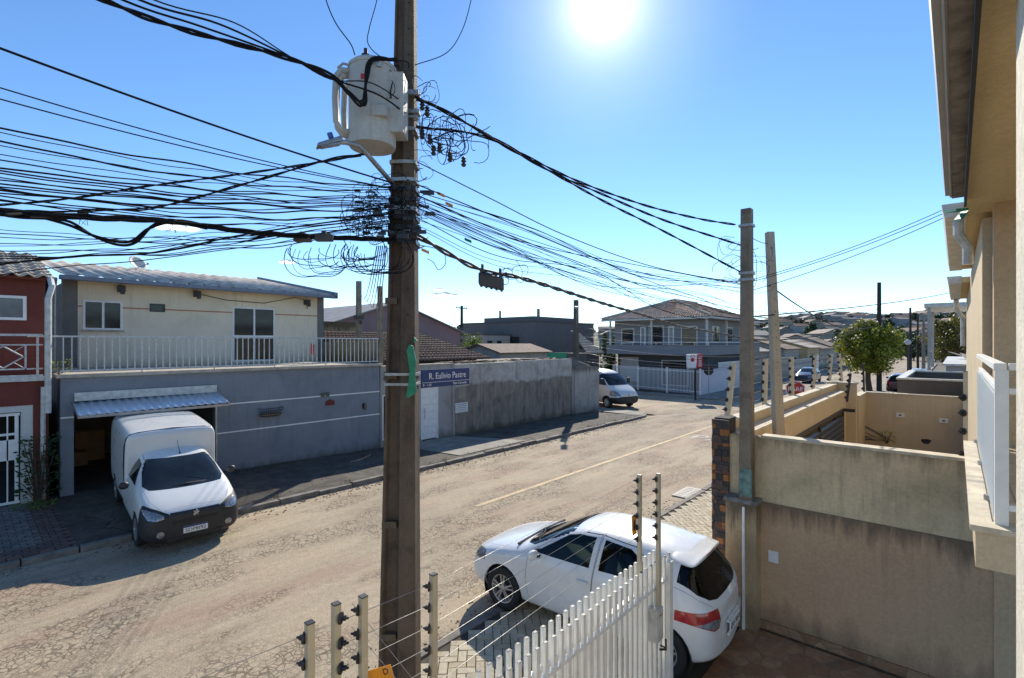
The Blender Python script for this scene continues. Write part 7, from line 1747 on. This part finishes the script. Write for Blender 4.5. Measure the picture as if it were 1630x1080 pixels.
# ---------------------------------------------------------------- traffic signs
def octagon(c, r, m1, e, nrm, name): 
    sx = Vector((nrm[1], -nrm[0], 0)); b = MB(); P = [Vector(c)+sx*r*math.cos(rad(22.5+45*k))+Vector((0, 0, 1))*r*math.sin(rad(22.5+45*k)) for k in range(8)]; b.prism(P, Vector(nrm)*-.006); return b.build(name, m1, e)
q = Pt(1266, 620, 20.3); SG = empty('stop_sign', (q.x, q.y, 0), 0, 'red octagonal stop sign lettered PARE behind the sand coloured wall', 'traffic sign')
nv = Vector((-.93, -.36, 0)).normalized(); octagon((0, 0, q.z), .37, M['signwhite'], SG, nv, 'white_border'); octagon(Vector((0, 0, q.z))+nv*.004, .335, M['signred'], SG, nv, 'red_face')
text('sign_word', 'PARE', .24, tuple(Vector((0, 0, q.z))+nv*.008), Vector((-nv.y, nv.x, 0)), (0, 0, 1), M['signwhite'], SG, .002)
b = MB(); b.tube([Vector((0, 0, 0))-nv*.04, Vector((0, 0, q.z+.2))-nv*.04], .03, 8); b.build('post', M['steel'], SG)
q = Pt(1128, 590, 35.5); SG = empty('stop_sign', (q.x, q.y, 0), 0, 'stop sign seen from behind as a dark octagon before the white panel fence', 'traffic sign')
octagon((0, 0, q.z), .36, M['ink'], SG, Vector((-F[0], -F[1], 0)), 'back_face'); octagon(Vector((F[0], F[1], 0))*.01+Vector((0, 0, q.z)), .37, M['signred'], SG, Vector((F[0], F[1], 0)), 'red_face'); b = MB(); b.tube([(-F[0]*.04, -F[1]*.04, 0), (-F[0]*.04, -F[1]*.04, q.z+.25)], .035, 8); b.build('post', M['steel'], SG)
# small advertising box on a post
q = Pt(1107, 576, 34.2); AD = empty('advertising_sign', (q.x, q.y, 0), 0, 'white and red advertising box on a black post at the far corner', 'sign')
def adp(x, y): return Pt(x, y, 34.2)-Vector((q.x, q.y, 0))
b = MB(); b.prism([adp(1094, 564.5), adp(1110, 564), adp(1108, 587), adp(1095, 587)], fr_*.25); b.build('white_panel', M['signwhite'], AD)
b = MB(); b.prism([adp(1110.1, 564), adp(1118, 564), adp(1119, 585), adp(1108.1, 587)], fr_*.24); b.build('red_panel', M['signred'], AD)
b = MB(); b.prism([adp(1099.5, 565.5), adp(1105.5, 565.5), adp(1105, 576), adp(1099.5, 576)], fr_*-.02); b.build('red_motif', M['signred'], AD)
b = MB(); b.prism([adp(1100.2, 566), adp(1104.8, 566), adp(1104.4, 571.5), adp(1102.5, 568.5), adp(1100.4, 571.5)], fr_*-.03); b.build('white_motif', M['signwhite'], AD)
b = MB()
for k in range(6): b.prism([adp(1112, 567+k*3), adp(1116.5, 567+k*3), adp(1116.5, 568.2+k*3), adp(1112, 568.2+k*3)], fr_*-.02)
b.build('white_lines', M['signwhite'], AD)
b = MB(); b.tube([(0, 0, 0), (0, 0, q.z-.45)], .07, 8); b.build('post', M['poleblk'], AD)
# ================================================================ TREES AND HILLSIDE
def tree(name, loc, h, cr, ch, label, cat, m, seed, nleaf=6000, ls=.12, trunk=.16, base=None, group=None, clumps=26, bare=0, flat=.8):
    rnd = random.Random(seed); e = empty(name, loc, 0, label, cat, group); b = MB(); cz = h-ch/2; tz = (base if base is not None else h-ch)
    k1 = Vector((rnd.uniform(-.1, .1)*cr, rnd.uniform(-.1, .1)*cr, tz)); b.tube([(0, 0, -.05), (k1.x*.6+.05, k1.y, tz*.5), k1], [trunk, trunk*.8, trunk*.7], 8)
    cl = []
    for i in range(clumps):
        a = rnd.uniform(0, 6.28); q = rnd.uniform(.25, .82); zz = rnd.uniform(-1, 1); rr_ = math.sqrt(max(0, 1-zz*zz*flat)); c = Vector((math.cos(a)*cr*q*rr_, math.sin(a)*cr*q*rr_, cz+zz*ch*.40)); s = rnd.uniform(.2, .36)
        cl.append((c, s*cr, s*ch*.62)); mid = k1.lerp(c, .5)+Vector((rnd.uniform(-.1, .1), rnd.uniform(-.1, .1), .1))*cr*.5; b.tube([k1, mid, c], [trunk*.4, trunk*.22, trunk*.06], 5)
        if bare:
            for j in range(bare):
                d = Vector((rnd.gauss(0, 1), rnd.gauss(0, 1), rnd.gauss(.4, .8))).normalized()*cr*.45; m1 = mid.lerp(c, rnd.random()); b.tube([m1, m1+d*.5+Vector((0, 0, .05)), m1+d], [.02, .012, .005], 3, cap=False)
    b.build('trunk', M['bark'], e)
    if nleaf:
        lv = []; lf = []
        for i in range(nleaf):
            c, sr, sz = rnd.choice(cl); d = Vector((rnd.gauss(0, 1), rnd.gauss(0, 1), rnd.gauss(0, 1))).normalized(); q = rnd.random()**.35
            p = c+Vector((d.x*sr*q, d.y*sr*q, d.z*sz*q)); n_ = (d+Vector((rnd.gauss(0, .5), rnd.gauss(0, .5), rnd.gauss(.3, .5)))).normalized(); t = n_.orthogonal().normalized(); t.rotate(Matrix.Rotation(rnd.uniform(0, 6.28), 3, n_)); s = n_.cross(t); L_ = ls*rnd.uniform(.6, 1.3); w_ = L_*.33; k = len(lv)
            lv += [p-t*L_*.5, p+s*w_, p+t*L_*.5, p-s*w_]; lf.append((k, k+1, k+2, k+3))
        me = bpy.data.meshes.new('crown'); me.from_pydata([tuple(v) for v in lv], [], lf); me.materials.append(m); o = bpy.data.objects.new('crown', me); COL.objects.link(o); o.parent = e
    return e
g = Pt(1384, 622, 40); gz = 0
tree('round_tree', (g.x, g.y, 0), 5.5, 2.3, 3.9, 'trimmed round green tree on a short trunk beside the tall dark pole', 'tree', leafmat('round_tree_leaf', (.09, .12, .014), (.3, .3, .03)), 5, 17000, .2, .24, 1.9, clumps=60, flat=.9)
g = onN(715, 520, 36); tree('bare_tree', (g.x, 36, 0), 6.3, 2.4, 3.6, 'leafless winter tree behind the mauve building', 'tree', M['leafd'], 6, 0, .1, .14, 2.4, clumps=34, bare=14)
g = onN(748, 540, 30); tree('green_bush', (g.x, 30, 0), 4.8, 1.3, 3.4, 'green leafy bush beside the mauve building', 'bush', M['leaf'], 7, 3500, .14, .08, 1.2)
g = onN(765, 545, 46); tree('green_bush', (g.x, 46, 0), 5.0, 2.5, 4, 'darker broad bush further back in the middle background', 'bush', M['leafd'], 17, 3500, .2, .08, 1.2)
g = onN(970, 560, 24.5); tree('dark_shrub', (g.x, 24.5, 0), 4.9, 1.15, 4.2, 'dark tall shrub beside the hip roofed house', 'shrub', M['leafd'], 9, 4200, .16, .1, .6)
g = Pt(1525, 545, 70); tree('street_tree', (g.x, g.y, 0), 7.6, 4.2, 6, 'broad green tree at the right behind the canopy posts', 'tree', leafmat('ochre_leaf', (.07, .08, .015), (.15, .12, .02)), 12, 4500, .35, .25, 2)
# trees along and behind the street
spots = [(1420, 560, 120, 7), (1452, 556, 110, 8), (1490, 560, 105, 7), (1508, 555, 90, 7), (1335, 560, 118, 6), (1300, 545, 130, 8), (1268, 545, 125, 8), (1545, 560, 95, 7), (1436, 560, 150, 9), (1225, 548, 140, 8)]
protoL = tree('roadside_tree', (0, 0, 0), 7.5, 3.6, 6.0, 'dark leafy tree at the foot of the hillside', 'tree', M['leafd'], 31, 3200, .4, .22, 1.6, group='trees at the foot of the hillside')
for i, (px, py, d_, hh) in enumerate(spots):
    o = protoL if i == 0 else copy_tree(protoL); th = math.atan((px-815)/800); p = hillpt(d_, th); o.location = (p.x, p.y, p.z-.2); o.rotation_euler = (0, 0, i*1.3); s = hh/7.5*.75; o.scale = (s, s, s)
# hillside houses
rnd = random.Random(99)
wallm = [plain('hill_wall_%d' % i, c, .85, var=.15, sc=.3) for i, c in enumerate([(.34, .31, .27), (.22, .2, .18), (.38, .32, .25), (.2, .13, .1), (.27, .27, .28), (.45, .43, .4)])]
roofm = [plain('hill_roof_%d' % i, c, .8, var=.25, sc=.3) for i, c in enumerate([(.2, .11, .075), (.15, .135, .12), (.24, .17, .125), (.1, .09, .085), (.2, .19, .18)])]
names = ['pale walled', 'grey walled', 'cream walled', 'brick walled', 'cool grey', 'white walled']; protos = []
for i in range(6):
    w_, dp_, ze = rnd.uniform(7, 11), rnd.uniform(6, 9), rnd.choice((3.2, 3.4, 5.8))
    e = gable('hillside_house', -w_/2, w_/2, -dp_/2, dp_/2, ze, ze+rnd.uniform(1.2, 1.9), wallm[i], roofm[i % 5], 'small %s house among many on the hillside' % names[i], 'house', 'x', 'houses on the hillside', wins=[('y', -w_/2+1, -w_/2+2.6, 1.2, 2.4), ('y', w_/2-3, w_/2-1.4, 1.2, 2.4), ('x', -1, 1, 1.2, 2.3)], z0=-3)
    protos.append(e)
used = set(); cnt = 0
cells = []
for ring_ in range(13):
    d_ = 150+ring_*32+rnd.uniform(-5, 5); x = 1180+rnd.uniform(0, 20)
    while x < 1560:
        cells.append((x, d_)); x += (13+rnd.uniform(0, 6))*800/d_/1.0*rnd.uniform(1.0, 1.6)
for ring_ in range(5):
    d_ = 150+ring_*60; x = 690+rnd.uniform(0, 20)
    while x < 980: cells.append((x, d_)); x += 18*800/d_*rnd.uniform(1, 1.7)
for (x, d_) in cells[:230]:
    i = rnd.randrange(6); o = protos[i] if i not in used else copy_tree(protos[i]); used.add(i); p = hillpt(d_+rnd.uniform(-8, 8), math.atan((x-815)/800)); o.location = (p.x, p.y, p.z+.2); o.rotation_euler = (0, 0, math.radians(rnd.choice((0, 90, 180, 270))+rnd.uniform(-14, 14)-48)); cnt += 1
ht = tree('hillside_tree', (0, 0, 0), 8, 4.2, 6.5, 'dark tree standing among the hillside houses', 'tree', M['leafd'], 61, 900, .9, .3, 2, group='trees on the hillside', clumps=10)
k = 0
for i in range(230):
    x = rnd.uniform(1185, 1560) if i < 200 else rnd.uniform(690, 970); d_ = 150+rnd.random()*430; p = hillpt(d_, math.atan((x-815)/800)); o = ht if k == 0 else copy_tree(ht); k += 1
    o.location = (p.x, p.y, p.z-.5); s = rnd.uniform(.6, 1.3); o.scale = (s, s, s*rnd.uniform(.7, 1.1)); o.rotation_euler = (0, 0, rnd.uniform(0, 6))
